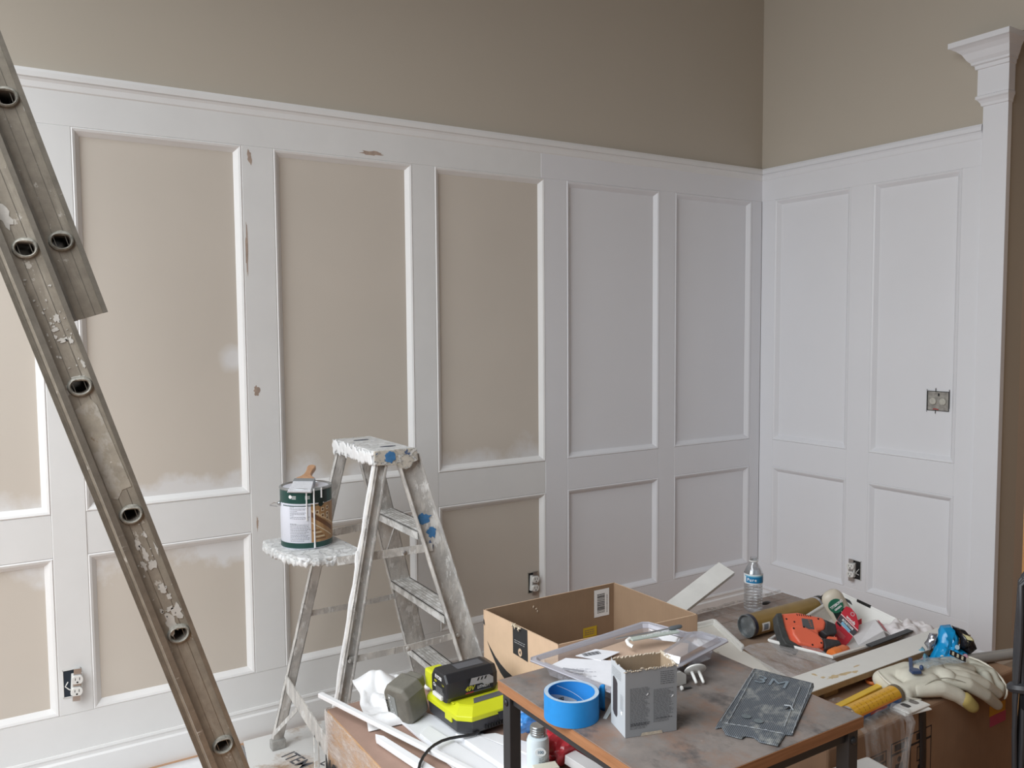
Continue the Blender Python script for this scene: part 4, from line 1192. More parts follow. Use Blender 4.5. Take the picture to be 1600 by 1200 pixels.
# curved arrow stroke
cu = [(0.018, -0.088), (0.035, -0.103), (0.06, -0.122), (0.085, -0.135), (0.115, -0.146), (0.15, -0.153), (0.19, -0.154), (0.23, -0.148)]
cl_ = [(0.23, -0.176), (0.19, -0.186), (0.15, -0.187), (0.115, -0.178), (0.085, -0.161), (0.06, -0.140), (0.035, -0.112)]
part('arrow_mark', MB().add([(x, y, 0) for x, y in cu + cl_], [tuple(range(len(cu + cl_)))], 0, AF), INK, am)
part('arrow_mark', MB().add([(x, y, 0) for x, y in ((0.232, -0.140), (0.262, -0.118), (0.262, -0.165), (0.25, -0.150))], [(0, 1, 2, 3)], 0, AF), INK, am)
part('arrow_mark', MB().add([(x, y, 0) for x, y in ((0.0, -0.026), (0.0, -0.042), (0.008, -0.046), (0.004, -0.030))], [(0, 1, 2, 3)], 0, AF), INK, am)
part('black_label', MB().add([(x, y, 0) for x, y in ((0.146, 0.0), (0.214, 0.0), (0.216, -0.088), (0.147, -0.084))], [(0, 1, 2, 3)], 0, AF), INK, am)
AL_ = AF @ Matrix.Translation((0.181, 0, 0.0005))
part('label_roundel', MB().prism([(0.0085 * math.cos(k * math.pi / 8), -0.072 + 0.0115 * math.sin(k * math.pi / 8)) for k in range(16)], 0, 0.0002, 0, AL_), KRAFT, am)
part('label_arrow', MB().add([(-0.004, -0.072, 0.0005), (0.003, -0.066, 0.0005), (0.003, -0.078, 0.0005)], [(0, 2, 1)], 0, AL_), INK, am)
q = MB(); printlines(q, -0.026, 0.026, -0.052, -0.040, 2, 0.0018, AL_, ragged=0.1, word=0.010); part('small_print', q, SILV, am, kind='stuff')
rnd = random.Random(4); q = MB()
for k in range(9):      # torn paper tufts at the label's top edge
    c = AF @ V((0.150 + 0.004 * k + rnd.uniform(-.002, .002), -0.001 - 0.002 * (k > 4), 0.001)); e = c + V((-0.008 * rnd.random(), -0.004 + 0.008 * rnd.random(), 0.012 * rnd.uniform(-1, 0.6)))
    q.tube([c, (c + e) / 2 + V((-0.004, 0, 0.002)), e], [0.003, 0.0022, 0.0008], 5)
part('torn_paper', q, M_plain('torn paper', (0.70, 0.60, 0.46), 0.9), am, kind='stuff')
# stickers inside, on the far wall
iA, iB = V((*PC['a'], AZ1)) + V((0, -0.0045, 0)), V((*PC['b'], AZ1)) + V((0, -0.0045, 0))
IF = frame(iA, iB - iA, (0, 0, 1)) @ Matrix.Translation((0, 0, 0.0004))
part('barcode_label', MB().box(0.402, 0.462, -0.100, -0.012, 0, 0.0002, 0, IF), WPRINT, am)
q = MB(); y = -0.088
rnd = random.Random(2)
while y < -0.026:
    w = rnd.choice((0.001, 0.0018, 0.003)); q.box(0.414, 0.444, y, y + w, 0.0002, 0.0004, 0, IF); y += w + rnd.choice((0.0012, 0.002))
part('barcode', q, INK, am, kind='stuff')
q = MB(); printlines(q, -0.09, -0.02, -0.456, -0.450, 1, 0.002, IF @ Matrix.Rotation(R(90), 4, 'Z'), word=0.006); part('small_print', q, INK, am, kind='stuff')
part('yellow_sticker', MB().box(0.358, 0.412, -0.158, -0.126, 0, 0.0002, 0, IF), M_plain('yellow sticker', (0.62, 0.42, 0.03), 0.6), am)
q = MB(); printlines(q, 0.364, 0.406, -0.152, -0.132, 3, 0.003, IF, ragged=0.2, word=0.008, z=0.0004); part('sticker_print', q, CARDIN, am, kind='stuff')
part('torn_paper', MB().ball(IF @ V((0.172, -0.022, 0)), (0.003, 0.001, 0.004), 6).ball(IF @ V((0.182, -0.030, 0)), (0.004, 0.001, 0.003), 6).ball(IF @ V((0.186, -0.038, 0)), (0.002, 0.001, 0.004), 6), M_plain('scuffed paper', (0.6, 0.48, 0.36), 0.9), am, kind='stuff')

# ------------------------------------------------------------------ side table with a metal frame
TZ = 0.75
SLATE = M_splat('mottled slate laminate', (0.175, 0.155, 0.145), [
    ((0.25, 0.215, 0.195), (5, 5, 5), 1.6, 0.40, 0.20),
    ((0.25, 0.150, 0.105), (5, 4, 4), 1.5, 0.48, 0.18),
    ((0.085, 0.076, 0.074), (7, 5, 5), 1.4, 0.55, 0.14),
    ((0.46, 0.43, 0.40), (9, 9, 9), 1.7, 0.68, 0.10)], 0.5, 0, 0.0)
EDGEW = M_wood('orange wood edge band', (0.24, 0.105, 0.045), (0.40, 0.19, 0.09), (4, 4, 90), 0.5)
FRAME = M_plain('black steel frame', (0.030, 0.032, 0.036), 0.45, var=0.1)
tb = thing('side_table', 'small side table with slate-look top, wood edge band and black metal frame', 'table', (-2.35, -1.835, 0.0))
tx, ty = 0.25, 0.265
part('table_top', MB().box(-tx, tx, -ty, ty, TZ - 0.022, TZ), SLATE, tb, bevel=0.001)
q = MB(); e = 0.0012
q.box(-tx - e, -tx, -ty - e, ty + e, TZ - 0.0225, TZ - 0.0008).box(tx, tx + e, -ty - e, ty + e, TZ - 0.0225, TZ - 0.0008)
q.box(-tx, tx, -ty - e, -ty, TZ - 0.0225, TZ - 0.0008).box(-tx, tx, ty, ty + e, TZ - 0.0225, TZ - 0.0008)
part('edge_band', q, EDGEW, tb)
LW = 0.028
for sx in (-1, 1):
    for sy in (-1, 1):
        cx, cy = sx * (tx - 0.008 - LW / 2), sy * (ty - 0.004 - LW / 2)
        l = part('leg', MB().box(cx - LW / 2, cx + LW / 2, cy - LW / 2, cy + LW / 2, 0.0, TZ - 0.0225), FRAME, tb, bevel=0.0015)
        for M in (frame((cx + sx * LW / 2, cy, TZ - 0.045), (0, sx, 0), (0, 0, 1)), frame((cx, cy + sy * LW / 2, TZ - 0.045), (-sy, 0, 0), (0, 0, 1))):
            part('bolt', MB().lathe([(0.008, 0), (0.0075, 0.003), (0.004, 0.0055), (0.0005, 0.006)], 14, 0, M), DARK, l, smooth=True)
for z in (TZ - 0.0475, 0.10):
    for sx in (-1, 1):
        cx = sx * (tx - 0.012 - LW / 2); part('frame_rail', MB().box(cx - 0.010, cx + 0.010, -ty + 0.034, ty - 0.034, z, z + 0.024), FRAME, tb)
    for sy in (-1, 1):
        cy = sy * (ty - 0.008 - LW / 2); part('frame_rail', MB().box(-tx + 0.037, tx - 0.037, cy - 0.010, cy + 0.010, z, z + 0.024), FRAME, tb)
part('lower_shelf', MB().box(-tx + 0.02, tx - 0.02, -ty + 0.036, ty - 0.036, 0.124, 0.140), SLATE, tb)

# roll of blue tape
TBL = M_plain('blue masking tape', (0.010, 0.235, 0.62), 0.6, var=0.05, scale=40)
tp = thing('tape_roll', 'roll of bright blue masking tape standing flat on the table corner', 'tape', (-2.570, -1.792, TZ + 0.0005))
RO, RI, TH = 0.0535, 0.0445, 0.049
part('tape', MB().lathe([(RI + 0.002, 0.0), (RO, 0.0), (RO, TH), (RI + 0.002, TH)], 48, cap=False), TBL, tp, smooth=True)
part('tape_edge', MB().lathe([(RI + 0.001, TH + 0.0002), (RO - 0.0005, TH + 0.0004)], 48, cap=False), M_plain('pale tape edge', (0.42, 0.52, 0.62), 0.7, var=0.06, scale=90), tp, smooth=True)
part('core', MB().lathe([(RI, 0.0), (RI, TH), (RI + 0.002, TH), (RI + 0.002, 0.0)], 48, cap=False), M_plain('blue cardboard core', (0.012, 0.20, 0.56), 0.7, var=0.06), tp, smooth=True)
def core_patch(a0, a1, z0f, z1f, m, name, r=RI - 0.0005):
    def fn(u, v):
        a = R(a0 + (a1 - a0) * u); zz0 = z0f(u) if callable(z0f) else z0f; zz1 = z1f(u) if callable(z1f) else z1f
        return (r * math.cos(a), r * math.sin(a), zz0 + (zz1 - zz0) * v)
    return part(name, MB().grid(fn, 30, 1), m, tp, smooth=True)
CPRINT = M_plain('grey core print', (0.46, 0.50, 0.54), 0.6)
core_patch(40, 165, 0.003, lambda u: 0.012 + 0.034 * u, CPRINT, 'core_label')
core_patch(15, 95, lambda u: 0.012 + 0.033 * u, lambda u: 0.0130 + 0.033 * u, M_plain('white line', (0.6, 0.7, 0.8), 0.6), 'core_line', RI - 0.0008)
for a, z in ((134, 0.032), (112, 0.0225), (82, 0.0155)):
    c = V(((RI - 0.001) * math.cos(R(a)), (RI - 0.001) * math.sin(R(a)), z)); n_ = V((-math.cos(R(a)), -math.sin(R(a)), 0))
    text('lettering', {134: 'TAPE', 112: '>', 82: '46025'}[a], 0.009 if a != 112 else 0.016, frame(c, V((0, 0, 1)).cross(n_), (0, 0, 1)), BLACK, tp, bold=0.0003)
# loose end of the tape
def tail(u, v):
    x = 0.046 + 0.022 * u; y = -0.030 + 0.010 * u + 0.010 * math.sin(u * 3)
    return (x, y, 0.004 + 0.043 * v + 0.006 * u * (v - 0.3) + 0.003 * math.sin(5 * u + 4 * v))
part('loose_end', MB().grid(tail, 8, 6), TBL, tp, smooth=True, solid=0.0006)

# little grey carton, torn open
GREYC = M_plain('grey printed carton', (0.27, 0.275, 0.285), 0.6, var=0.03, scale=20)
GREYLIT = M_plain('carton grey lightened as lit side', (0.46, 0.485, 0.51), 0.6, var=0.03, scale=20)  # same carton grey lightened on the window side, light put into the colour
gb = thing('small_carton', 'small grey printed carton with its torn top open on the table', 'box', (-2.541, -1.918, TZ + 0.0005), (0, 0, R(-16.2)))
gx, gy, gh, t = 0.104, 0.066, 0.128, 0.0018
TORN = M_plain('torn grey board edge', (0.50, 0.43, 0.34), 0.9, var=0.15, scale=200)
rnd = random.Random(3)
def torn_wall(name, a, b_, nrm, mats, n=34, low=0.0):
    """one side of the carton with a ragged top edge; a,b_ = bottom corners, inside is towards nrm"""
    a, b_, nrm = V(a), V(b_), V(nrm) * t; mb = MB(); vs = []
    for k in range(n + 1):
        p_ = lerp(a, b_, k / n); h = gh - low * (0.5 + 0.5 * math.sin(k * 0.5)) - rnd.uniform(0, 0.0045) * (0 < k < n)
        vs += [p_, p_ + V((0, 0, h)), p_ + nrm + V((0, 0, h - rnd.uniform(0, 0.003))), p_ + nrm]
    fo, fi, ft = [], [], []
    for k in range(n):
        i, j = 4 * k, 4 * k + 4
        fo.append((i, j, j + 1, i + 1)); ft.append((i + 1, j + 1, j + 2, i + 2)); fi.append((i + 2, j + 2, j + 3, i + 3))
    mb.add(vs, fo, 0); o_ = len(mb.v) - len(vs)
    for f in fi: mb.f.append([q_ + o_ for q_ in f]); mb.m.append(1)
    for f in ft: mb.f.append([q_ + o_ for q_ in f]); mb.m.append(2)
    return part(name, mb, mats, gb)
CI = M_card('carton inside', (0.33, 0.245, 0.165))
torn_wall('front_side', (0, 0, 0), (gx, 0, 0), (0, 1, 0), [GREYC, CI, TORN])
torn_wall('end_side', (gx, 0, 0), (gx, gy, 0), (-1, 0, 0), [GREYC, CI, TORN], 22)
torn_wall('back_side', (gx, gy, 0), (0, gy, 0), (0, -1, 0), [GREYC, CI, TORN])
torn_wall('end_side', (0, gy, 0), (0, 0, 0), (1, 0, 0), [GREYLIT, CI, TORN], 22)
part('bottom', MB().box(0.001, gx - 0.001, 0.001, gy - 0.001, 0, 0.002), CI, gb)
rnd = random.Random(6); q = MB()
for k in range(26):
    u = k / 25; p_ = V((gx * u, -0.0006, gh - rnd.uniform(0, 0.006)))
    q.ball(p_, (rnd.uniform(.001, .005), 0.0012, rnd.uniform(.0004, .0020)), 4)
for k in range(14):
    u = k / 13; p_ = V((gx + 0.0004, gy * u, gh - rnd.uniform(-0.002, 0.004)))
    q.ball(p_, (0.002, rnd.uniform(.001, .005), rnd.uniform(.0006, .0022)), 4)
part('torn_edge', q, TORN, gb, kind='stuff')
FRG = frame((0, -0.0004, 0), (1, 0, 0), (0, 0, 1)); LFG = frame((-0.0004, gy, 0), (0, -1, 0), (0, 0, 1))
q = MB(); random.seed(9)
printlines(q, 0.009, 0.049, 0.014, 0.092, 30, 0.0007, FRG, ragged=0.25, word=0.006)
printlines(q, 0.056, 0.097, 0.022, 0.085, 24, 0.0007, FRG, ragged=0.25, word=0.006)
printlines(q, 0.070, 0.099, 0.092, 0.118, 7, 0.0009, FRG, ragged=0.1, word=0.006)
printlines(q, 0.010, 0.049, 0.020, 0.026, 2, 0.0013, FRG, ragged=0.1, word=0.006)
printlines(q, 0.062, 0.095, 0.027, 0.031, 1, 0.0013, FRG, ragged=0.1, word=0.006)
part('small_print', q, M_plain('dark grey carton print', (0.075, 0.077, 0.085), 0.7), gb, kind='stuff')
q = MB()
printlines(q, 0.006, 0.050, 0.098, 0.116, 5, 0.0007, LFG, ragged=0.1, word=0.005)
printlines(q, 0.044, 0.058, 0.045, 0.075, 10, 0.0006, LFG, ragged=0.1, word=0.004)
part('small_print', q, GREYPRINT, gb, kind='stuff')
part('window_cutout', MB().prism([(0.010, 0.030), (0.016, 0.024), (0.026, 0.022), (0.030, 0.028), (0.030, 0.088), (0.026, 0.093), (0.014, 0.097), (0.010, 0.094)], 0, 0.0003, 0, LFG), M_plain('dark cut-out', (0.035, 0.03, 0.035), 0.8), gb)
part('corner_mark', MB().prism([(0.046, 0.041), (0.053, 0.044), (0.053, 0.037), (0.049, 0.036)], 0, 0.0003, 0, LFG), WPRINT, gb)
for x, z in ((0.041, 0.075), (0.092, 0.066)):
    part('scuff', MB().prism([(x, z), (x + 0.004, z + 0.001), (x + 0.005, z + 0.004), (x + 0.003, z + 0.0035), (x + 0.002, z + 0.002)], 0, 0.0004, 0, FRG), WPRINT, gb)
part('bottom_tab', MB().add([(0.03, -0.0015, 0.0), (0.075, -0.0015, 0.0), (0.072, -0.0015, 0.006), (0.033, -0.0015, 0.006)], [(0, 1, 2, 3)]), TORN, gb)

# opened clear blister pack
CLEAR = M_clear('clear blister plastic', (0.93, 0.94, 0.96), 0.07, 0.10, 0.26, (0.76, 0.74, 0.80), 0.5)
CLEARE = M_clear('thick clear plastic edge', (0.80, 0.81, 0.86), 0.12, 0.12, 0.52, (0.76, 0.75, 0.83), 0.5)
bp = thing('blister_pack', 'opened clear plastic blister pack holding a printed card and small tools', 'packaging', (-2.33, -1.70, TZ))
BPZ = 0.040
def rel(p_): return (p_[0] + 2.33, p_[1] + 1.70)
outl = [rel(p_) for p_ in [(-2.540, -1.605), (-2.530, -1.592), (-2.185, -1.557), (-2.172, -1.566), (-2.142, -1.668), (-2.113, -1.684), (-2.100, -1.748), (-2.106, -1.758), (-2.300, -1.803), (-2.480, -1.828), (-2.496, -1.820)]]
def inset(pl_, d):
    cx = sum(p[0] for p in pl_) / len(pl_); cy = sum(p[1] for p in pl_) / len(pl_); out = []
    for x, y in pl_:
        L = math.hypot(x - cx, y - cy); out.append((x + (cx - x) * d / L, y + (cy - y) * d / L))
    return out
def ringmesh(a, za, b_, zb):
    n = len(a); mb = MB()
    return mb.add([(x, y, za) for x, y in a] + [(x, y, zb) for x, y in b_], [(k, (k + 1) % n, n + (k + 1) % n, n + k) for k in range(n)])
i1, i2, i3, i4 = inset(outl, 0.012), inset(outl, 0.020), inset(outl, 0.030), inset(outl, 0.042)
def tilt(z): return z
part('flange', ringmesh(outl, BPZ, i1, BPZ + 0.001), CLEARE, bp, solid=0.0012)
part('rolled_edge', MB().tube([(x, y, BPZ) for x, y in outl], 0.0022, 6, closed=True), CLEARE, bp, smooth=True)
part('rim_step', ringmesh(i1, BPZ + 0.001, i2, BPZ - 0.006), CLEARE, bp, solid=0.0008)
part('ridge', ringmesh(i2, BPZ - 0.006, i3, BPZ - 0.004), CLEAR, bp)
part('tray_wall', ringmesh(i3, BPZ - 0.004, i4, 0.004), CLEAR, bp)
part('tray_floor', MB().add([(x, y, 0.004) for x, y in i4], [tuple(range(len(i4)))]), CLEAR, bp)
# deep compartment at the far end, domed up
cp = [rel(p_) for p_ in [(-2.305, -1.745), (-2.140, -1.682), (-2.122, -1.694), (-2.112, -1.740), (-2.120, -1.752), (-2.290, -1.794)]]
cpi = inset(cp, 0.012)
part('compartment', ringmesh(cp, BPZ, cpi, BPZ + 0.012), CLEARE, bp)
part('compartment_lid', MB().add([(x, y, BPZ + 0.012) for x, y in cpi], [tuple(range(len(cpi)))]), CLEAR, bp)
part('amber_part', MB().bar((0.065, -0.075, 0.030), (0.165, -0.040, 0.030), 0.016, 0.010), M_plain('amber plastic', (0.50, 0.26, 0.08), 0.4), bp, bevel=0.002)
# printed insert card and kraft backing
INSERT = M_plain('white insert card', (0.80, 0.80, 0.84), 0.5, var=0.03, scale=30)
def poly(name, pts, z0, z1, m, par, **k): return part(name, MB().prism([rel(p_) for p_ in pts], z0, z1), m, par, **k)
poly('insert_card', [(-2.508, -1.630), (-2.455, -1.615), (-2.36, -1.700), (-2.41, -1.745), (-2.46, -1.790), (-2.485, -1.780)], 0.030, 0.0312, INSERT, bp)
poly('insert_card', [(-2.43, -1.618), (-2.370, -1.612), (-2.335, -1.655), (-2.40, -1.670)], 0.031, 0.0320, INSERT, bp)
poly('kraft_backing', [(-2.40, -1.610), (-2.24, -1.592), (-2.16, -1.690), (-2.24, -1.765), (-2.36, -1.745)], 0.0245, 0.0255, M_card('kraft insert', (0.50, 0.36, 0.27)), bp)
CM = frame((*rel((-2.498, -1.645)), 0.0316), (0.62, -0.42, 0), (0.42, 0.62, 0))
q = MB(); random.seed(12)
printlines(q, 0.0, 0.085, -0.075, -0.008, 9, 0.0016, CM, ragged=0.4, word=0.012)
part('small_print', q, M_plain('faint grey print', (0.42, 0.42, 0.46), 0.7), bp, kind='stuff')
q = MB()
for k in range(14): q.box(0.03 + 0.003 * k, 0.0315 + 0.003 * k + (k % 3) * 0.0006, 0.018, 0.034, 0, 0.0002, 0, frame((*rel((-2.45, -1.645)), 0.0325), (0.75, -0.15, 0), (0.15, 0.75, 0)))
part('barcode', q, GREYPRINT, bp, kind='stuff')
poly('hang_slot', [(-2.512, -1.680), (-2.505, -1.676), (-2.478, -1.712), (-2.486, -1.717)], BPZ + 0.0015, BPZ + 0.002, M_plain('slot shade', (0.30, 0.30, 0.33), 0.6), bp)
poly('grey_block', [(-2.412, -1.768), (-2.392, -1.758), (-2.372, -1.782), (-2.39, -1.79)], 0.026, 0.045, M_plain('blue-grey plastic', (0.25, 0.28, 0.33), 0.5), bp)
gt = thing('pry_tool', 'pale green plastic pry tool with raised lettering lying in the clear pack', 'tool', (-2.33, -1.70, TZ))
GRN = M_plain('pale grey-green plastic', (0.42, 0.47, 0.43), 0.45)
pa, pb = V((*rel((-2.298, -1.648)), 0.0505)), V((*rel((-2.180, -1.675)), 0.0535))
part('strip', MB().bar(pa, pb, 0.018, 0.004), GRN, gt, bevel=0.001)
part('hooked_end', MB().tube([pa + V((0.002, 0.004, 0)), pa + V((-0.010, 0.001, -0.002)), pa + V((-0.013, -0.008, -0.006)), pa + V((-0.008, -0.016, -0.010))], 0.0045, 8), WPLAST, gt, smooth=True)
text('lettering', 'GLASS TOOL SET', 0.011, frame(lerp(pa, pb, 0.55) + V((0, 0, 0.0026)), pb - pa, V((0.22, 0.97, 0.0))), WPRINT, gt, bold=0.0002, sx=0.9)
sd2 = thing('screwdriver', 'thin dark screwdriver shaft lying across the clear pack behind the grey carton', 'screwdriver', (-2.33, -1.70, TZ))
sa, sb = V((*rel((-2.320, -1.622)), 0.0475)), V((*rel((-2.165, -1.672)), 0.0615))
part('shaft', MB().tube([sa, lerp(sa, sb, 0.85)], 0.0022, 8), STEEL, sd2, smooth=True)
part('tip', MB().tube([lerp(sa, sb, 0.80), lerp(sa, sb, 0.84), lerp(sa, sb, 0.97), sb], [0.003, 0.0052, 0.0052, 0.003], 8), M_plain('dark grey sleeve', (0.10, 0.11, 0.12), 0.5), sd2, smooth=True)

# socket safety plug, white block, screw, shim
pg = thing('outlet_plug', 'white oval outlet safety plug leaning on its two prongs on the table', 'outlet cover', (-2.256, -1.820, TZ), (0, 0, R(0)))
nn = V((0.20, 0.72, 0.50)).normalized(); PM = nframe((0.0, 0.012, 0.026), nn) @ Matrix.Rotation(R(8), 4, 'Z')
part('disc', MB().lathe([(0.001, -0.003), (0.020, -0.003), (0.0235, -0.001), (0.0235, 0.001), (0.021, 0.003), (0.001, 0.0042)], 28, 0, PM @ Matrix.Diagonal((1.10, 0.80, 1, 1))), WPLAST, pg, smooth=True)
for x in (-0.0085, 0.0095):
    p0 = PM @ V((x, -0.002, -0.002)); p1 = PM @ V((x, -0.004, -0.030)); p1.z = max(p1.z, 0.004)
    part('prong', MB().tube([p0, lerp(p0, p1, 0.5), lerp(p0, p1, 0.93), p1], [0.0036, 0.0036, 0.0034, 0.0018], 8), WPLAST, pg, smooth=True)
o = thing('white_block', 'small white plastic block tucked behind the grey carton', 'block', (-2.290, -1.795, TZ + 0.0005), (0, 0, R(0)))
part('body', MB().prism([(-0.034, 0.0), (0.010, 0.0), (0.010, 0.020), (-0.006, 0.031), (-0.034, 0.031)], -0.012, 0.012, 0, frame((0, 0, 0), (1, 0.0, 0), (0, 0, 1))), WPLAST, o, bevel=0.0015)
o = thing('screw', 'white-headed screw lying on the table by the white block', 'screw', (-2.310, -1.824, TZ + 0.005))
part('head', MB().lathe([(0.001, -0.003), (0.004, -0.002), (0.0052, 0.0), (0.0046, 0.002), (0.001, 0.003)], 12, 0, frame((0, 0, 0), (0, 0, 1), (0.1, 1, 0))), WPLAST, o, smooth=True)
q = MB(); q.tube([(0.002, -0.0005, -0.0005), (0.022, -0.003, -0.003), (0.026, -0.0035, -0.0035)], [0.0018, 0.0016, 0.0003], 8)
for k in range(7): q.tube([(0.006 + 0.0025 * k, -0.001 - 0.0003 * k, -0.001 - 0.0003 * k), (0.0068 + 0.0025 * k, -0.0011 - 0.0003 * k, -0.0011 - 0.0003 * k)], 0.0023, 8)
part('shank', q, M_plain('dark screw steel', (0.14, 0.14, 0.14), 0.4, 0.6), o, kind='stuff')
o = thing('wood_shim', 'thin pale wedge poking out behind the grey carton', 'shim', (-2.500, -1.818, TZ + 0.0005))
part('wedge', MB().add([(-0.026, -0.016, 0), (-0.022, -0.022, 0), (0.03, 0.012, 0), (0.024, 0.020, 0), (0.03, 0.012, 0.007), (0.024, 0.020, 0.007)], [(0, 3, 2, 1), (0, 1, 4, 5)[::1], (1, 2, 4), (0, 5, 3), (2, 3, 5, 4)]), M_plain('pale wedge plastic', (0.62, 0.66, 0.66), 0.5), o)

# worn sanding screen
MESHM, nt, bs = _new('dusty abrasive mesh')
bs.inputs['Roughness'].default_value = 0.55
v = _obj(nt, (1, 1, 1))
wv = nt.nodes.new('ShaderNodeTexWave'); wv.inputs['Scale'].default_value = 95; wv.bands_direction = 'X'; nt.links.new(v, wv.inputs[0])
wv2 = nt.nodes.new('ShaderNodeTexWave'); wv2.inputs['Scale'].default_value = 60; wv2.bands_direction = 'Y'; nt.links.new(v, wv2.inputs[0])
wm = _math(nt, 'MULTIPLY', wv.outputs['Fac'], _math(nt, 'ADD', _math(nt, 'MULTIPLY', wv2.outputs['Fac'], 0.6), 0.4))
base = _ramp(nt, wm, [(0.25, (0.055, 0.062, 0.072)), (0.75, (0.20, 0.225, 0.255))])
dn = _noise(nt, _obj(nt, (16, 11, 11)), 1.6, 7, 0.75)
dust = _ramp(nt, dn, [(0.50, (0, 0, 0)), (0.72, (0.75, 0.75, 0.75))])
nt.links.new(_mix(nt, dust, base, (0.46, 0.46, 0.42)), bs.inputs['Base Color'])
_bump(nt, bs, wm, 0.5, 0.001)
mo = [(-2.102, -1.834), (-2.060, -1.955), (-2.075, -1.968), (-2.281, -2.081), (-2.290, -2.072), (-2.298, -2.076), (-2.336, -2.094), (-2.351, -2.066), (-2.347, -2.047), (-2.357, -2.036), (-2.369, -2.040), (-2.381, -2.012), (-2.366, -1.988), (-2.380, -1.985), (-2.360, -1.972)]
ms = thing('sanding_screen', 'dusty grey sanding mesh sheet with torn tabs lying on the table edge', 'sandpaper', (-2.22, -1.965, TZ), (0, 0, R(-62)))
inv = parent_inv(ms)
loc = [inv @ V((x, y, TZ)) for x, y in mo]
bm = bmesh.new()
vsb = [bm.verts.new((p_.x, p_.y, 0.0)) for p_ in loc]
bm.faces.new(vsb)
bmesh.ops.triangulate(bm, faces=bm.faces[:])
for _ in range(4): bmesh.ops.subdivide_edges(bm, edges=[e_ for e_ in bm.edges if e_.calc_length() > 0.012], cuts=1, use_grid_fill=False); bmesh.ops.triangulate(bm, faces=bm.faces[:])
W_ = ms.matrix_basis
def sheet_z(co):
    w = Matrix.Rotation(R(-62), 4, 'Z') @ V((co.x, co.y, 0)) + V((-2.22, -1.965, TZ))
    lift = 0.0025 + 0.0022 * max(0, noise.noise((w.x * 14, w.y * 14, 2))) + 0.0007 * noise.noise((w.x * 45, w.y * 45, 4))
    out = max(0.0, w.x + 2.115)
    return lift + 0.12 * out * out
def drape(o, base):
    for v_ in o.data.vertices: v_.co.z = sheet_z(v_.co) + max(0.0022, v_.co.z - base + 0.0022)
for v_ in bm.verts: v_.co.z = sheet_z(v_.co)
mb = MB(); bm.verts.index_update(); mb.add([v_.co.copy() for v_ in bm.verts], [[q_.index for q_ in f.verts] for f in bm.faces]); bm.free()
part('mesh_sheet', mb, MESHM, ms, smooth=True, solid=0.0009)
def on_mesh(px, py, d=0.0052): return inv @ V((px, py, TZ + d))
# raised folded edges, print and the tear
EDGEM = M_plain('frayed pale mesh edge', (0.36, 0.38, 0.40), 0.7, var=0.2, scale=200)
for a, c in (((-2.106, -1.836), (-2.352, -1.972)), ((-2.066, -1.955), (-2.278, -2.078)), ((-2.122, -1.852), (-2.350, -1.986)), ((-2.098, -1.952), (-2.268, -2.052)), ((-2.352, -1.982), (-2.292, -2.070))):
    n = 24; o_ = part('crease', MB().tube([on_mesh(*lerp(V((*a, 0)), V((*c, 0)), k / n).xy, d=0.0008 * math.sin(k * 2.3)) for k in range(n + 1)], [0.0004 + 0.0005 * abs(math.sin(k * 1.9)) for k in range(n + 1)], 5), EDGEM, ms); drape(o_, 0.0)
xa = on_mesh(-2.128, -1.862) ; xb = on_mesh(-2.090, -1.935)
tx3 = text('lettering', '3M', 0.055, frame(on_mesh(-2.132, -1.906), xb - xa, (xa - on_mesh(-2.16, -1.88))), M_plain('faded print', (0.20, 0.24, 0.275), 0.7), ms, bold=0.0, sx=1.0)
drape(tx3, 1.0)
for k in range(2):
    c = on_mesh(-2.296 + 0.004 * k, -1.985 - 0.026 * k, 0.0088); drape(part('faded_mark', MB().lathe([(0.001, 0), (0.009, 0)], 16, 0, Matrix.Translation(c), cap=False), M_plain('faded mark', (0.15, 0.175, 0.185), 0.7), ms), 1.0)
c = on_mesh(-2.195, -2.005, 0); c.z = sheet_z(c) + 0.0008
part('tear', MB().prism([(-0.014, 0.000), (0.0, 0.004), (0.008, 0.002), (0.006, -0.004), (-0.002, -0.003)], 0, 0.0005, 0, Matrix.Translation(c) @ Matrix.Rotation(R(62), 4, 'Z')), BLACK, ms)
part('tear_lip', MB().tube([c + V((-0.012, 0.006, 0.001)), c + V((0.0, 0.004, 0.003)), c + V((0.008, -0.008, 0.001))], 0.0014, 5), EDGEM, ms)

# ------------------------------------------------------------------ under the table: jar, red bag, pouch, white sticks (on the wrapped carton)
jr = thing('primer_jar', 'small white jar with a silver screw cap seen under the table', 'jar', (-2.435, -1.475, STOP + 0.0005))
part('body', MB().lathe([(0.0255, 0.0), (0.0265, 0.003), (0.0265, 0.082), (0.024, 0.090), (0.016, 0.094)], 32), M_plain('pale blue-white label', (0.66, 0.74, 0.78), 0.4), jr, smooth=True)
q = MB().lathe([(0.0175, 0.094), (0.018, 0.096), (0.018, 0.116), (0.0165, 0.118)], 32)
for k in range(3): q.lathe([(0.0181, 0.099 + 0.005 * k), (0.0188, 0.1005 + 0.005 * k), (0.0181, 0.102 + 0.005 * k)], 32, cap=False)
part('cap', q, TIN, jr, smooth=True)
jd = V((-3.51 + 2.435, -3.07 + 1.475, 0)).normalized()
JF = frame(jd * 0.0268 + V((0, 0, 0.055)), V((0, 0, 1)).cross(jd), (0, 0, 1))
part('label_roundel', MB().prism([(0.013 * math.cos(k * math.pi / 10), 0.010 * math.sin(k * math.pi / 10)) for k in range(20)], -0.003, 0.0004, 0, JF @ Matrix.Translation((0.006, 0.010, 0))), M_plain('pale roundel', (0.80, 0.85, 0.87), 0.4), jr)
text('lettering', '100', 0.010, JF @ Matrix.Translation((0.006, 0.010, 0.001)), M_plain('blue-grey print', (0.16, 0.26, 0.34), 0.5), jr, bold=0.0003)
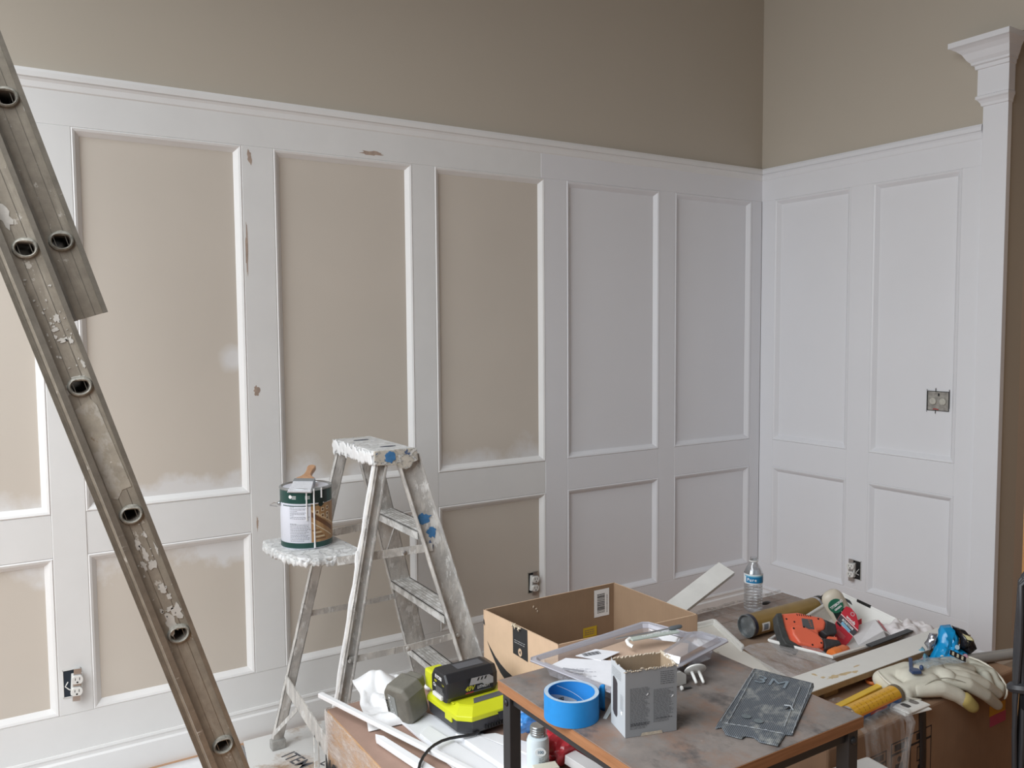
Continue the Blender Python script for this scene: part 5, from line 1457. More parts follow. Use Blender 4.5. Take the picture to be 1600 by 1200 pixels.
q = MB(); random.seed(5); printlines(q, 0.002, 0.016, -0.03, -0.004, 6, 0.0012, JF, ragged=0.3, word=0.006, z=-0.0002); part('small_print', q, GREYPRINT, jr, kind='stuff')
part('drop_mark', MB().lathe([(0.004, 0), (0.004, 0.0006)], 14, 0, JF @ Matrix.Translation((-0.005, -0.025, 0))), M_plain('cyan dot', (0.12, 0.46, 0.58), 0.5), jr)
REDF = M_plain('shiny red plastic', (0.55, 0.045, 0.06), 0.18, var=0.15, scale=40)
def bag_fn(u, v):
    th = 2 * math.pi * u; ph = math.pi * (v - 0.5)
    k = 1 + 0.30 * noise.noise((3 * math.cos(th), 3 * math.sin(th), 4 * v)) + 0.12 * noise.noise((8 * math.cos(th), 8 * math.sin(th), 9 * v))
    return (0.085 * math.cos(ph) * math.cos(th) * k, 0.055 * math.cos(ph) * math.sin(th) * k, max(0.0, 0.035 + 0.048 * math.sin(ph) * k))
rb = part('red_bag', MB().grid(bag_fn, 40, 22), REDF, None, smooth=True)
rb.location = (-2.318, -1.440, STOP + 0.001); rb.rotation_euler = (0, 0, R(20)); tag(rb, 'crumpled shiny red plastic bag behind the white jar under the table', 'bag')
pch = part('blue_pouch', MB().grid(lambda u, v: tuple(c * 0.62 for c in bag_fn(u + 0.2, v)), 30, 18), [M_plain('glossy blue film', (0.05, 0.22, 0.55), 0.15, var=0.5, scale=50)], None, smooth=True)
pch.location = (-2.352, -1.330, STOP + 0.03); tag(pch, 'small glossy blue pouch behind the jar under the table', 'pouch')
hh = part('hardware_bag', MB().grid(lambda u, v: tuple(c * 0.75 for c in bag_fn(u + 0.5, v)), 30, 18), CLEARE, None, smooth=True)
hh.location = (-2.300, -1.325, STOP + 0.001); tag(hh, 'clear crinkled bag holding up the blue pouch', 'bag')
o = thing('wood_offcut', 'cream-white block offcut seen end-on under the table edge', 'board', (-2.44, -1.535, STOP + 0.0005), (0, 0, R(-14)))
part('panel', MB().box(-0.035, 0.022, -0.0, 0.03, 0, 0.040), M_plain('cream wood', (0.78, 0.74, 0.62), 0.6), o, bevel=0.001)
o = thing('wood_offcut', 'white bar offcut sloping down toward the room under the table edge', 'board', (-2.36, -1.50, STOP + 0.0005), (0, 0, R(0)))
part('panel', MB().bar((0.0, 0.0, 0.030), (0.035, -0.18, 0.012), 0.036, 0.022), STICK, o, bevel=0.001)

# ------------------------------------------------------------------ cartons behind and beside the table
BTOP = 0.42
PLANKP = M_wood('wood-look carton print', (0.24, 0.165, 0.13), (0.40, 0.30, 0.25), (30, 3, 3), 0.5)
bb_ = thing('flooring_carton', 'low carton with a wood-look top under the water bottle, loosely wrapped in film', 'box', (-1.26, -1.03, 0.0))
part('carton', MB().box(-0.49, 0.49, -0.235, 0.225, 0, BTOP - 0.004), M_card('dull brown cardboard', (0.36, 0.255, 0.185)), bb_, bevel=0.004)
for k, (a, c) in enumerate(((-0.05, 0.02), (0.024, 0.094), (0.098, 0.158), (0.162, 0.22))):
    part('top_panel', MB().box(-0.485, 0.485, a, c, BTOP - 0.006, BTOP - 0.0015 - 0.0008 * (k % 2)), PLANKP, bb_, bevel=0.001)
FILM2 = M_film('loose film', 0.55, (0.74, 0.70, 0.66), (16, 6, 16), 0.06)
part('wrap', MB().grid(lambda u, v: (-0.492 + 0.984 * u, -0.06 + 0.29 * v, BTOP + 0.0005 + 0.010 * max(0, noise.noise((u * 9, v * 7, 3))) * (1 if v > 0.5 else 0.1)), 50, 24), FILM2, bb_, smooth=True)
part('wrap_fold', MB().tube([(-0.25 + 0.06 * k, 0.224 + 0.004 * math.sin(k * 1.9), BTOP + 0.004 + 0.003 * math.sin(k * 2.7)) for k in range(13)], 0.005, 6), FILM2, bb_, smooth=True)

CTOP = 0.45
DARKCARD = M_card('deep brown cardboard', (0.34, 0.21, 0.13))
cc = thing('long_carton', 'long brown carton with handling symbols, strap and a two-colour sticker under the gloves', 'box', (-1.31, -1.53, 0.0))
part('carton', MB().box(-0.45, 0.45, -0.24, 0.235, 0, CTOP), DARKCARD, cc, bevel=0.010, seg=3)
FC = frame((0, -0.2403, 0), (1, 0, 0), (0, 0, 1))
part('sticker', MB().box(0.302, 0.392, 0.333, 0.365, 0, 0.0003, 0, FC), M_plain('orange sticker', (0.66, 0.36, 0.02), 0.6), cc)
part('sticker', MB().box(0.306, 0.396, 0.300, 0.333, 0, 0.0003, 0, FC), M_plain('pink sticker', (0.52, 0.07, 0.17), 0.6), cc)
INK2 = M_plain('carton print', (0.03, 0.022, 0.02), 0.8)
def pict(x, z, w, h, kind):
    q = MB(); t = 0.003
    for (a, b_, c, d) in ((0, t, 0, h), (w - t, w, 0, h), (0, w, 0, t), (0, w, h - t, h), (0, w, h * 0.76, h * 0.80)): q.box(x + a, x + b_, z + c, z + d, 0, 0.0003, 0, FC)
    cx = x + w / 2
    q.box(cx - 0.022, cx + 0.022, z + h * 0.83, z + h * 0.95, 0, 0.0003, 0, FC)
    if kind == 0:   # person lifting
        q.prism([(cx + 0.008 * math.cos(k * math.pi / 6), z + h * 0.66 + 0.008 * math.sin(k * math.pi / 6)) for k in range(12)], 0, 0.0003, 0, FC)
        q.prism([(cx - 0.016, z + h * 0.58), (cx + 0.016, z + h * 0.58), (cx + 0.022, z + h * 0.36), (cx + 0.014, z + h * 0.36), (cx + 0.010, z + h * 0.1), (cx + 0.002, z + h * 0.1), (cx, z + h * 0.3), (cx - 0.004, z + h * 0.1), (cx - 0.012, z + h * 0.1), (cx - 0.014, z + h * 0.36), (cx - 0.022, z + h * 0.36)], 0, 0.0003, 0, FC)
    else:           # box outline over a hand
        for (a, b_, c, d) in ((-0.018, -0.015, 0.42, 0.70), (0.015, 0.018, 0.42, 0.70), (-0.018, 0.018, 0.68, 0.70), (-0.018, 0.018, 0.42, 0.44)): q.box(cx + a, cx + b_, z + h * c, z + h * d, 0, 0.0003, 0, FC)
        q.prism([(cx - 0.02, z + h * 0.12), (cx + 0.016, z + h * 0.10), (cx + 0.022, z + h * 0.24), (cx + 0.008, z + h * 0.36), (cx - 0.012, z + h * 0.34)], 0, 0.0003, 0, FC)
    part('handling_symbol', q, INK2, cc, kind='stuff')
pict(-0.275, 0.235, 0.070, 0.140, 1); pict(-0.185, 0.235, 0.075, 0.150, 0); pict(-0.098, 0.240, 0.100, 0.150, 1)
STRAP = M_plain('black strap', (0.02, 0.02, 0.024), 0.45)
part('strap', MB().grid(lambda u, v: [(-0.068 + 0.030 * v + 0.012 * min(1, u * 2) , -0.190 - 0.053 * min(1, u * 5) , CTOP + 0.0018 - max(0, u - 0.2) * 0.42)][0], 30, 2), STRAP, cc, smooth=True, solid=0.001)

# clear film hanging over the front edge of the long carton
FILM3 = M_film('hanging clear film', 0.40, (0.74, 0.73, 0.72), (10, 10, 5), 0.07)
def hang(u, v):
    x = -0.335 + 0.185 * u + 0.02 * v * (1 - 2 * u); w = 0.010 * noise.noise((u * 7, v * 3, 4.2)) + 0.006 * math.sin(u * 9 + v * 3)
    if v < 0.35:
        k = v / 0.35; return (x, -0.165 - 0.085 * k, 0.012 + CTOP + 0.010 * math.sin(k * 3.1) + w * 0.6)
    k = (v - 0.35) / 0.65; return (x - 0.05 * k, -0.252 - 0.030 * math.sin(k * 2.4) - abs(w), CTOP + 0.008 - 0.34 * k)
o = part('clear_film', MB().grid(hang, 30, 40), FILM3, None, smooth=True)
o.location = (-1.31, -1.53, 0.0); tag(o, 'sheet of clear plastic film hanging over the front edge of the long carton', 'plastic film')
def roll_pt(k): return (-0.148 - 0.003 * k + 0.012 * math.sin(k * 0.6), -0.205 - 0.055 * min(1, k / 3), CTOP + 0.010 - max(0, k - 2.4) * 0.035)
o = part('film_roll', MB().tube([roll_pt(k) for k in range(13)], [0.012 + 0.004 * math.sin(k) for k in range(13)], 8), FILM3, None, smooth=True)
o.location = (-1.31, -1.540, 0.008); tag(o, 'twisted roll of clear film at the edge of the hanging sheet', 'plastic film')

# white box and brown carton standing below the table edge
o = thing('white_box', 'white carton with a barcode standing half under the table corner', 'box', (-1.79, -1.885, 0.0), (0, 0, R(-6)))
part('body', MB().box(-0.085, 0.085, -0.055, 0.055, 0, 0.446), WPLAST, o, bevel=0.012, seg=4)
q = MB(); rnd = random.Random(14); x = 0.042
while x < 0.072:
    w = rnd.choice((0.0012, 0.002)); q.box(x, x + w, 0.395, 0.425, 0, 0.0004, 0, frame((0, -0.0552, 0), (1, 0, 0), (0, 0, 1))); x += w + rnd.choice((0.001, 0.002))
part('barcode', q, GREYPRINT, o, kind='stuff')
o = thing('brown_carton', 'low plain brown carton in front of the white box under the table', 'box', (-1.955, -1.945, 0.0), (0, 0, R(-6)))
part('body', MB().box(-0.10, 0.075, -0.06, 0.05, 0, 0.43), CARD, o, bevel=0.008, seg=3)

# ------------------------------------------------------------------ things on the cartons
# water bottle
BOTM = M_clear('clear bottle plastic', (0.93, 0.95, 0.97), 0.09, 0.05, 0.05, (0.8, 0.82, 0.84), 0.75)
wb = thing('water_bottle', 'open clear ribbed water bottle with a blue label in the corner', 'bottle', (-1.079, -0.925, BTOP + 0.012))
prof = [(0.001, 0.004), (0.026, 0.001), (0.032, 0.006)]
z = 0.008
for k in range(9):
    prof += [(0.0335, z), (0.0345, z + 0.004), (0.0325, z + 0.0095)]; z += 0.0112
prof += [(0.0345, 0.112), (0.0345, 0.142), (0.0335, 0.146), (0.031, 0.156), (0.025, 0.168), (0.018, 0.180), (0.0135, 0.187), (0.0135, 0.190), (0.0162, 0.191), (0.0162, 0.194), (0.0132, 0.195), (0.0130, 0.205), (0.0118, 0.205)]
part('body', MB().lathe(prof, 40, cap=False), BOTM, wb, smooth=True)
part('neck_ring', MB().lathe([(0.0132, 0.190), (0.0166, 0.1905), (0.0166, 0.1940), (0.0132, 0.1945)], 28, cap=False), WPLAST, wb, smooth=True)
bd = math.atan2(-3.07 + 0.925, -3.51 + 1.079)
def bband(name, z0, z1, a0, a1, m, r, par=wb):
    return part(name, MB().grid(lambda u, v: (r * math.cos(bd + R(a0 + (a1 - a0) * u)), r * math.sin(bd + R(a0 + (a1 - a0) * u)), z0 + (z1 - z0) * v), 36, 1), m, par, smooth=True)
LBW = M_plain('white film label', (0.80, 0.82, 0.84), 0.35)
LBB = M_plain('label blue', (0.015, 0.20, 0.42), 0.35)
bband('label', 0.110, 0.146, -180, 180, LBW, 0.0351)
bband('label_blue', 0.114, 0.137, -48, 110, LBB, 0.0354)
bband('label_stripe', 0.137, 0.1415, -60, 110, M_plain('label pale blue', (0.20, 0.50, 0.66), 0.35), 0.0354)
q = wb
for i, chh in enumerate('Pure'):
    a = -32 + 15 * i; n_ = V((math.cos(bd + R(a)), math.sin(bd + R(a)), 0))
    text('lettering', chh, 0.0165, frame(n_ * 0.0358 + V((0, 0, 0.126)), V((0, 0, 1)).cross(n_), (0, 0, 1)), WPRINT, wb, bold=0.0003)
part('highlight_film', MB().lathe([(0.029, 0.1595), (0.0335, 0.147)], 30, cap=False), BOTM, wb, smooth=True)

# cardboard tube with metal ends
ct = thing('mailing_tube', 'olive brown cardboard tube with metal ends lying in front of the bottle', 'tube', (-1.292, -1.082, BTOP + 0.0405), (0, 0, R(-1)))
TX = Matrix(((0, 0, 1, 0), (1, 0, 0, 0), (0, 1, 0, 0), (0, 0, 0, 1)))
part('body', MB().lathe([(0.0385, 0.006), (0.0385, 0.385)], 36, 0, TX, cap=False), M_plain('olive brown tube', (0.275, 0.175, 0.05), 0.4, var=0.12, scale=14), ct, smooth=True)
part('end_cap', MB().lathe([(0.001, 0.012), (0.0365, 0.012), (0.037, 0.0), (0.0398, 0.0), (0.0398, 0.006), (0.0386, 0.007)], 36, 0, TX, cap=False), M_splat('dusty zinc', (0.22, 0.24, 0.25), [((0.45, 0.47, 0.48), (12, 12, 12), 1.8, 0.52, 0.2)], 0.5, 0.5, 0.1), ct, smooth=True)
part('dark_band', MB().lathe([(0.0388, 0.007), (0.0388, 0.022)], 36, 0, TX, cap=False), M_plain('navy band', (0.02, 0.022, 0.045), 0.4), ct, smooth=True)
part('end_cap', MB().lathe([(0.0388, 0.372), (0.0402, 0.376), (0.0402, 0.392), (0.034, 0.394), (0.001, 0.390)], 36, 0, TX, cap=False), DARK, ct, smooth=True)
part('rim_band', MB().lathe([(0.0390, 0.355), (0.0396, 0.358), (0.0396, 0.366), (0.0390, 0.369)], 36, 0, TX, cap=False), CLEARE, ct, smooth=True)
def tube_patch(name, x0, x1, a0, a1, m, r):
    part(name, MB().grid(lambda u, v: (x0 + (x1 - x0) * u, r * math.cos(R(a0 + (a1 - a0) * v)), r * math.sin(R(a0 + (a1 - a0) * v))), 2, 12), m, ct, smooth=True)
tube_patch('sticker', 0.040, 0.078, 160, 205, WPRINT, 0.0388)
tube_patch('barcode', 0.048, 0.070, 167, 198, M_plain('grey barcode', (0.22, 0.26, 0.32), 0.6), 0.0390)
o = thing('dark_clip', 'small dark clip lying behind the tube next to the bottle', 'clip', (-0.985, -0.905, BTOP + 0.012))
part('body', MB().ball((0, 0, 0.006), (0.022, 0.009, 0.007), 8).ball((0.018, 0.004, 0.004), (0.012, 0.007, 0.005), 8), DARK, o, remesh=0.002)

# short white board tilted against the bottle
o = thing('white_offcut', 'short white board propped up at a slant behind the open carton', 'board', (-1.52, -0.855, BTOP + 0.012))
part('panel', MB().bar((0, 0, 0.006), (0.385, 0.012, 0.150), 0.075, 0.016, (0, -0.35, 1)), M_plain('off-white board', (0.74, 0.73, 0.70), 0.55), o, bevel=0.001)

# white moulded board with plastic sheet
wf = thing('moulded_board', 'cream white board with a moulded raised rim beside the table corner', 'board', (-1.52, -1.27, CTOP + 0.002))
CREAM = M_plain('cream white plastic', (0.76, 0.73, 0.67), 0.5, var=0.02)
bpts = [(-0.022, 0.232), (0.112, 0.226), (0.010, 0.005), (-0.040, -0.24), (-0.125, -0.165), (-0.105, 0.010)]
part('panel', MB().prism(bpts, 0.018, 0.030), CREAM, wf, bevel=0.001)
part('edge', MB().prism(inset(bpts, 0.003), 0.0, 0.018), M_wood('pale raw board edge', (0.50, 0.42, 0.28), (0.62, 0.54, 0.38), (4, 4, 60), 0.7), wf)
for a, c in ((bpts[0], bpts[1]), (bpts[1], bpts[2])):
    part('rim', MB().bar((a[0], a[1], 0.038), (c[0], c[1], 0.038), 0.012, 0.018), WPLAST, wf, bevel=0.004)
    part('rim_bead', MB().bar((a[0] - 0.012, a[1] - 0.008, 0.032), (c[0] - 0.012, c[1] - 0.008, 0.032), 0.006, 0.008), WPLAST, wf, bevel=0.002)
part('back_wall', MB().prism([(-0.105, 0.010), (-0.022, 0.232), (-0.010, 0.225), (-0.09, 0.010)], 0.028, 0.046), CREAM, wf, bevel=0.002)
FILM4 = M_film('flat milky film', 0.60, (0.78, 0.76, 0.76), (18, 5, 8), 0.30)
o = part('clear_film', MB().grid(lambda u, v: (-1.515 + 0.245 * u - 0.10 * v, -1.265 - 0.03 * u - 0.24 * v, 0.4915 + 0.006 * noise.noise((u * 6, v * 6, 1.0)) + 0.004 * math.sin(u * 8 + v * 4)), 30, 30), FILM4, None, smooth=True)
tag(o, 'milky plastic film laid flat over the board edge next to the sanding mesh', 'plastic film')

# white tool tray with what it holds
tr = thing('tool_tray', 'white plastic tray holding the orange jigsaw and the glue bottle', 'tray', (-1.13, -1.33, CTOP + 0.001))
rim = [(-0.270, 0.052), (-0.225, -0.148), (0.235, -0.142), (0.270, 0.180)]
flo = inset(rim, 0.035)
hts = [0.044, 0.044, 0.034, 0.066]
n = 4
mb = MB().add([(x, y, h) for (x, y), h in zip(rim, hts)] + [(x, y, 0.003) for x, y in flo], [(k, (k + 1) % n, n + (k + 1) % n, n + k) for k in range(n)] + [(4, 5, 6, 7)])
part('tray_body', mb, WPLAST, tr, solid=0.004, bevel=0.001)
part('rim', MB().tube([(x, y, h) for (x, y), h in zip(rim, hts)], 0.0065, 8, closed=True), WPLAST, tr, smooth=True)
part('slot', MB().bar((0.262, 0.110, 0.0615), (0.255, 0.050, 0.0560), 0.004, 0.010), BLACK, tr)

JN = V((-0.25069035, -0.62171207, 0.74204343))
jig = thing('jigsaw', 'orange electric jigsaw lying on its side in the white tray', 'power tool', (-1.323, -1.347, 0.5015))
JM = nframe((0, 0, 0), JN)
ORANGE = M_plain('orange tool plastic', (0.78, 0.155, 0.085), 0.42, var=0.04)
RUB = M_plain('black rubber grip', (0.035, 0.035, 0.038), 0.6, var=0.15, scale=60, bump=0.4, bscale=250)
body = [(-0.0512, 0.0854), (-0.0398, 0.0915), (0.0148, 0.092), (0.0487, 0.0801), (0.0936, 0.0674), (0.0992, 0.0486), (0.0813, 0.0227), (0.0585, 0.0222), (0.0537, 0.0002), (0.0655, -0.0141), (0.0588, -0.04), (0.0342, -0.051), (-0.0025, -0.0437), (-0.0433, -0.0251), (-0.0605, -0.0018), (-0.0583, 0.0381)]
part('body', MB().prism(body, -0.020, 0.012, 0, JM), ORANGE, jig, bevel=0.009, seg=4, smooth=True)
motor = [(-0.040, 0.012), (-0.034, 0.040), (0.0, 0.045), (0.046, 0.008), (0.056, -0.018), (0.046, -0.040), (0.020, -0.042), (-0.030, -0.022)]
part('motor_hump', MB().prism(motor, 0.006, 0.024, 0, JM), ORANGE, jig, bevel=0.008, seg=4, smooth=True)
part('shoe', MB().prism([(-0.066, 0.0887), (-0.0471, 0.0896), (-0.0553, 0.0381), (-0.0562, -0.0041), (-0.0216, -0.0332), (-0.0386, -0.0407), (-0.0757, -0.0181), (-0.0800, 0.0074), (-0.0760, 0.0513)], -0.020, 0.020, 0, JM), M_plain('dark shoe', (0.055, 0.058, 0.058), 0.5, var=0.3, scale=60), jig, bevel=0.003)
part('rear_grip', MB().prism([(0.0902, 0.0624), (0.1272, 0.0395), (0.1181, 0.0085), (0.0794, 0.0026), (0.0651, 0.0217), (0.0822, 0.0248), (0.095, 0.048)], -0.019, 0.013, 0, JM), RUB, jig, bevel=0.006, seg=3, smooth=True)
part('nose_grip', MB().prism([(0.0561, -0.0055), (0.111, -0.0178), (0.114, -0.0354), (0.048, -0.0461)], -0.018, 0.020, 0, JM), RUB, jig, bevel=0.007, seg=3, smooth=True)
part('orange_tip', MB().prism([(0.086, 0.006), (0.118, 0.000), (0.114, -0.014), (0.080, -0.010)], -0.018, 0.004, 0, JM), ORANGE, jig, bevel=0.004)
part('rating_plate', MB().prism([(0.0168, 0.0687), (0.0523, 0.0614), (0.0454, 0.0262), (0.0081, 0.0327)], 0.010, 0.0128, 0, JM), M_plain('grey rating plate', (0.10, 0.10, 0.105), 0.5), jig, bevel=0.001)
q = MB()
for k in range(4): q.box(0.036, 0.043, 0.036 + 0.007 * k, 0.040 + 0.007 * k, 0.0128, 0.0131, 0, JM)
part('rating_marks', q, M_plain('dull red print', (0.32, 0.12, 0.08), 0.6), jig, kind='stuff')
q = MB()
for k in range(7): q.box(0.006 + 0.0072 * k, 0.0085 + 0.0072 * k, 0.0785 - 0.0013 * k, 0.0855 - 0.0013 * k, 0.0119, 0.0124, 0, JM)
part('vent_slots', q, BLACK, jig, kind='stuff')
for x, y, z in ((-0.035, 0.070, 0.0122), (-0.030, 0.030, 0.0245), (-0.012, 0.058, 0.0122), (0.006, 0.032, 0.0245), (0.042, -0.026, 0.0245), (0.010, -0.030, 0.0245), (0.074, 0.062, 0.0122)):
    part('screw_hole', MB().lathe([(0.0001, 0.0), (0.0032, 0.0), (0.0032, 0.0006)], 10, 0, JM @ Matrix.Translation((x, y, z - 0.0004))), BLACK, jig)
part('power_cord', MB().tube([(0.12, -0.005, 0.0), (0.20, 0.06, -0.035), (0.262, 0.125, -0.042), (0.305, 0.165, -0.045), (0.342, 0.190, -0.026), (0.382, 0.204, -0.006), (0.420, 0.195, 0.010), (0.450, 0.172, 0.006), (0.456, 0.147, -0.006), (0.446, 0.128, -0.020)], 0.0055, 8), DARK, jig, smooth=True, sub=1)
o = thing('cable_coil', 'black cable coil hooked over the far end of the cardboard tube', 'cable', (-0.905, -1.128, BTOP + 0.045))
for r, dx in ((0.046, 0.0), (0.043, 0.012), (0.047, 0.022)):
    part('loop', MB().tube([(dx + 0.004 * math.sin(3 * a), r * math.cos(a) - 0.004, r * math.sin(a) + 0.004) for a in [2 * math.pi * k / 28 for k in range(28)]], 0.0052, 7, closed=True), DARK, o, smooth=True)

gl = thing('glue_bottle', 'beige wood glue bottle with a green round label leaning in the white tray', 'bottle', (-0.985, -1.272, CTOP + 0.006))
GA = V((-0.075, 0.055, 0.155)).normalized(); GX = V((0.84, -0.54, 0.05)); GX = (GX - GA * GX.dot(GA)).normalized()
GM = frame((0, 0, 0), GX, GA)      # x across, y along the bottle axis, z to the room
GL = GM @ Matrix(((1, 0, 0, 0), (0, 0, 1, 0), (0, -1, 0, 0), (0, 0, 0, 1)))
BEIG = M_plain('beige bottle plastic', (0.60, 0.54, 0.44), 0.4, var=0.02)
part('body', MB().lathe([(0.030, 0.0), (0.036, 0.004), (0.038, 0.02), (0.038, 0.108), (0.036, 0.122), (0.030, 0.134), (0.020, 0.142), (0.001, 0.145)], 32, 0, GL, sy=0.62), BEIG, gl, smooth=True)
gz = 0.0245
part('label_disc', MB().prism([(-0.006 + 0.025 * math.cos(k * math.pi / 12), 0.096 + 0.025 * math.sin(k * math.pi / 12)) for k in range(24)], 0.010, gz, 0, GM), M_plain('glue label green', (0.02, 0.15, 0.085), 0.4), gl)
part('label_lower', MB().prism([(-0.028, 0.050), (0.020, 0.050), (0.020, 0.074), (-0.026, 0.080)], 0.010, gz - 0.001, 0, GM), DKGRN, gl)
text('lettering', 'TITEBOND', 0.0125, GM @ Matrix.Translation((-0.002, 0.100, gz + 0.0006)) @ Matrix.Rotation(R(6), 4, 'Z'), WPRINT, gl, bold=0.0005, sx=0.82)
text('lettering', 'GREEN', 0.009, GM @ Matrix.Translation((-0.004, 0.086, gz + 0.0006)) @ Matrix.Rotation(R(6), 4, 'Z'), WPRINT, gl, bold=0.0004)

RN = V((-0.447, -0.744, 0.496))
rp = thing('tape_packet', 'red cardboard packet with white lettering standing in the tray against the glue bottle', 'packet', (-1.132, -1.361, 0.509))
RM = nframe((0, 0, 0), RN)
REDC = M_plain('red printed card', (0.56, 0.035, 0.055), 0.45, var=0.04)
rpts = [(0.0176, 0.0685), (0.0336, 0.062), (0.0467, 0.0408), (0.049, 0.0096), (0.0427, -0.011), (0.022, -0.0291), (0.0057, -0.0472), (-0.0100, -0.060), (-0.0270, -0.0575), (-0.0391, -0.0261), (-0.0416, -0.0055), (-0.0238, 0.0211), (-0.0044, 0.0437)]
part('card', MB().prism(rpts, -0.004, 0.0, 0, RM), REDC, rp, bevel=0.0008)
part('print_band', MB().prism([(-0.022, 0.0235), (-0.0060, 0.0415), (0.0385, -0.0145), (0.0225, -0.0285)], 0.0, 0.0004, 0, RM), M_plain('charcoal band', (0.07, 0.07, 0.08), 0.5), rp)
part('print_band', MB().bar(RM @ V((-0.0045, 0.0432, 0.0004)), RM @ V((0.0415, -0.0115, 0.0004)), 0.0022, 0.0006, RN), WPRINT, rp)
part('print_band', MB().bar(RM @ V((-0.0235, 0.0220, 0.0004)), RM @ V((0.0215, -0.0290, 0.0004)), 0.0016, 0.0006, RN), WPRINT, rp)
part('print_patch', MB().prism([(-0.012, 0.012), (-0.004, 0.019), (0.017, -0.011), (0.009, -0.018)], 0.0004, 0.0008, 0, RM), M_plain('sky blue patch', (0.25, 0.52, 0.72), 0.5), rp)
part('print_patch', MB().prism([(-0.026, 0.014), (-0.021, 0.020), (-0.010, 0.006), (-0.015, 0.001)], 0.0004, 0.0008, 0, RM), BLACK, rp)
DD = V((0.0155, -0.0185, 0)).normalized(); UU = V((-DD.y, DD.x, 0))
def red_text(s_, x, y, size, sx=1.0, b=0.0004): text('lettering', s_, size, RM @ frame((x, y, 0.0011), DD, UU), WPRINT, rp, bold=b, sx=sx)
red_text('woofa', 0.024, 0.022, 0.0150, 0.95)
red_text('BONDTAPE', 0.0105, 0.0085, 0.0095, 0.9)
q = MB(); random.seed(3)
RT = RM @ frame((-0.020, -0.022, 0.0004), DD, UU)
printlines(q, -0.015, 0.020, -0.010, 0.008, 4, 0.0011, RT, ragged=0.4, word=0.005); part('small_print', q, M_plain('pink print', (0.75, 0.42, 0.42), 0.6), rp, kind='stuff')
part('logo_ring', MB().lathe([(0.0045, 0.0003), (0.0075, 0.0003)], 18, 0, RM @ Matrix.Translation((0.034, 0.042, 0)), cap=False), M_plain('grey-pink print', (0.55, 0.34, 0.36), 0.5), rp)

o = thing('folded_card', 'white folded card box with red edges lying open beside the red packet', 'packaging', (-1.07, -1.385, CTOP + 0.016))
CARDW = M_plain('white folded card', (0.74, 0.73, 0.74), 0.6, var=0.06, scale=14)
part('card_panel', MB().add([(-0.075, -0.036, 0.004), (0.035, -0.052, 0.034), (0.083, 0.012, 0.044), (-0.03, 0.03, 0.030)], [(0, 1, 2, 3)]), CARDW, o, solid=0.0015)
part('card_panel', MB().add([(-0.075, -0.036, 0.004), (0.035, -0.052, 0.034), (0.050, -0.058, -0.004), (-0.06, -0.047, -0.010)], [(0, 1, 2, 3)]), CARDW, o, solid=0.0015)
part('card_flap', MB().add([(0.083, 0.012, 0.044), (0.035, -0.052, 0.034), (0.080, -0.060, 0.006), (0.115, -0.005, 0.022)], [(0, 1, 2, 3)]), CARDW, o, solid=0.0015)
part('red_stripe', MB().add([(0.090, 0.008, 0.0435), (0.050, -0.050, 0.0325), (0.057, -0.051, 0.028), (0.097, 0.006, 0.039)], [(0, 1, 2, 3)]), REDC, o, solid=0.001)
part('red_tab', MB().add([(-0.03, 0.03, 0.031), (0.025, 0.022, 0.038), (0.035, 0.030, 0.052), (-0.015, 0.040, 0.040)], [(0, 1, 2, 3)]), REDC, o, solid=0.0015)

RAGM = M_plain('white rag with pink shade', (0.70, 0.66, 0.66), 0.9, var=0.06, scale=20)
def rag_fn(u, v):
    x = -0.085 + 0.17 * u; y = -0.06 + 0.12 * v
    r = (min(1, 5 * min(u, 1 - u)) * min(1, 5 * min(v, 1 - v))) ** 0.5
    h = 0.030 * r + r * (0.030 * abs(noise.noise((x * 26, y * 18, 3.3))) + 0.010 * noise.noise((x * 60, y * 50, 1.1)))
    return (x * (1 + 0.2 * noise.noise((x * 12, y * 12, 5))), y, max(0.001, h))
o = part('crumpled_rag', MB().grid(rag_fn, 50, 40), RAGM, None, smooth=True)
o.location = (-0.915, -1.455, CTOP + 0.0165); o.rotation_euler = (0, 0, R(-18)); tag(o, 'crumpled greyish white rag at the far end of the stained plank', 'rag')

# stained white plank on two scraps, with the orange caps and dark strip behind it
PLW = M_splat('white plank face with glue stains', (0.80, 0.79, 0.75), [((0.66, 0.52, 0.30), (3, 7, 7), 1.5, 0.70, 0.08)], 0.5, 0, 0.0, 0.02)
MDF = M_plain('brown raw plank edge', (0.36, 0.24, 0.13), 0.8, var=0.1, scale=50)
pk = thing('white_plank', 'long white plank with yellow glue stains lying across the long carton', 'board', (-1.24, -1.557, 0.478))
PLZ = 0.019
part('face', MB().box(-0.385, 0.42, -0.049, 0.046, PLZ - 0.003, PLZ), PLW, pk, bevel=0.001)
part('core', MB().box(-0.384, 0.419, -0.0492, 0.0455, 0.0, PLZ - 0.003), MDF, pk)
STAIN = M_plain('dried yellow glue', (0.62, 0.47, 0.26), 0.5, var=0.15, scale=90)
rnd = random.Random(31)
for (x, y, rx, ry_) in ((-0.235, -0.018, 0.030, 0.010), (-0.190, -0.022, 0.028, 0.008), (-0.155, -0.030, 0.018, 0.007), (-0.265, -0.004, 0.010, 0.006), (-0.115, -0.006, 0.018, 0.004), (-0.27, 0.022, 0.006, 0.010)):
    pts = [(x + rx * rnd.uniform(0.5, 1.2) * math.cos(k * math.pi / 9), y + ry_ * rnd.uniform(0.5, 1.2) * math.sin(k * math.pi / 9)) for k in range(18)]
    part('glue_stain', MB().prism(pts, PLZ - 0.0002, PLZ + 0.0002), STAIN, pk)
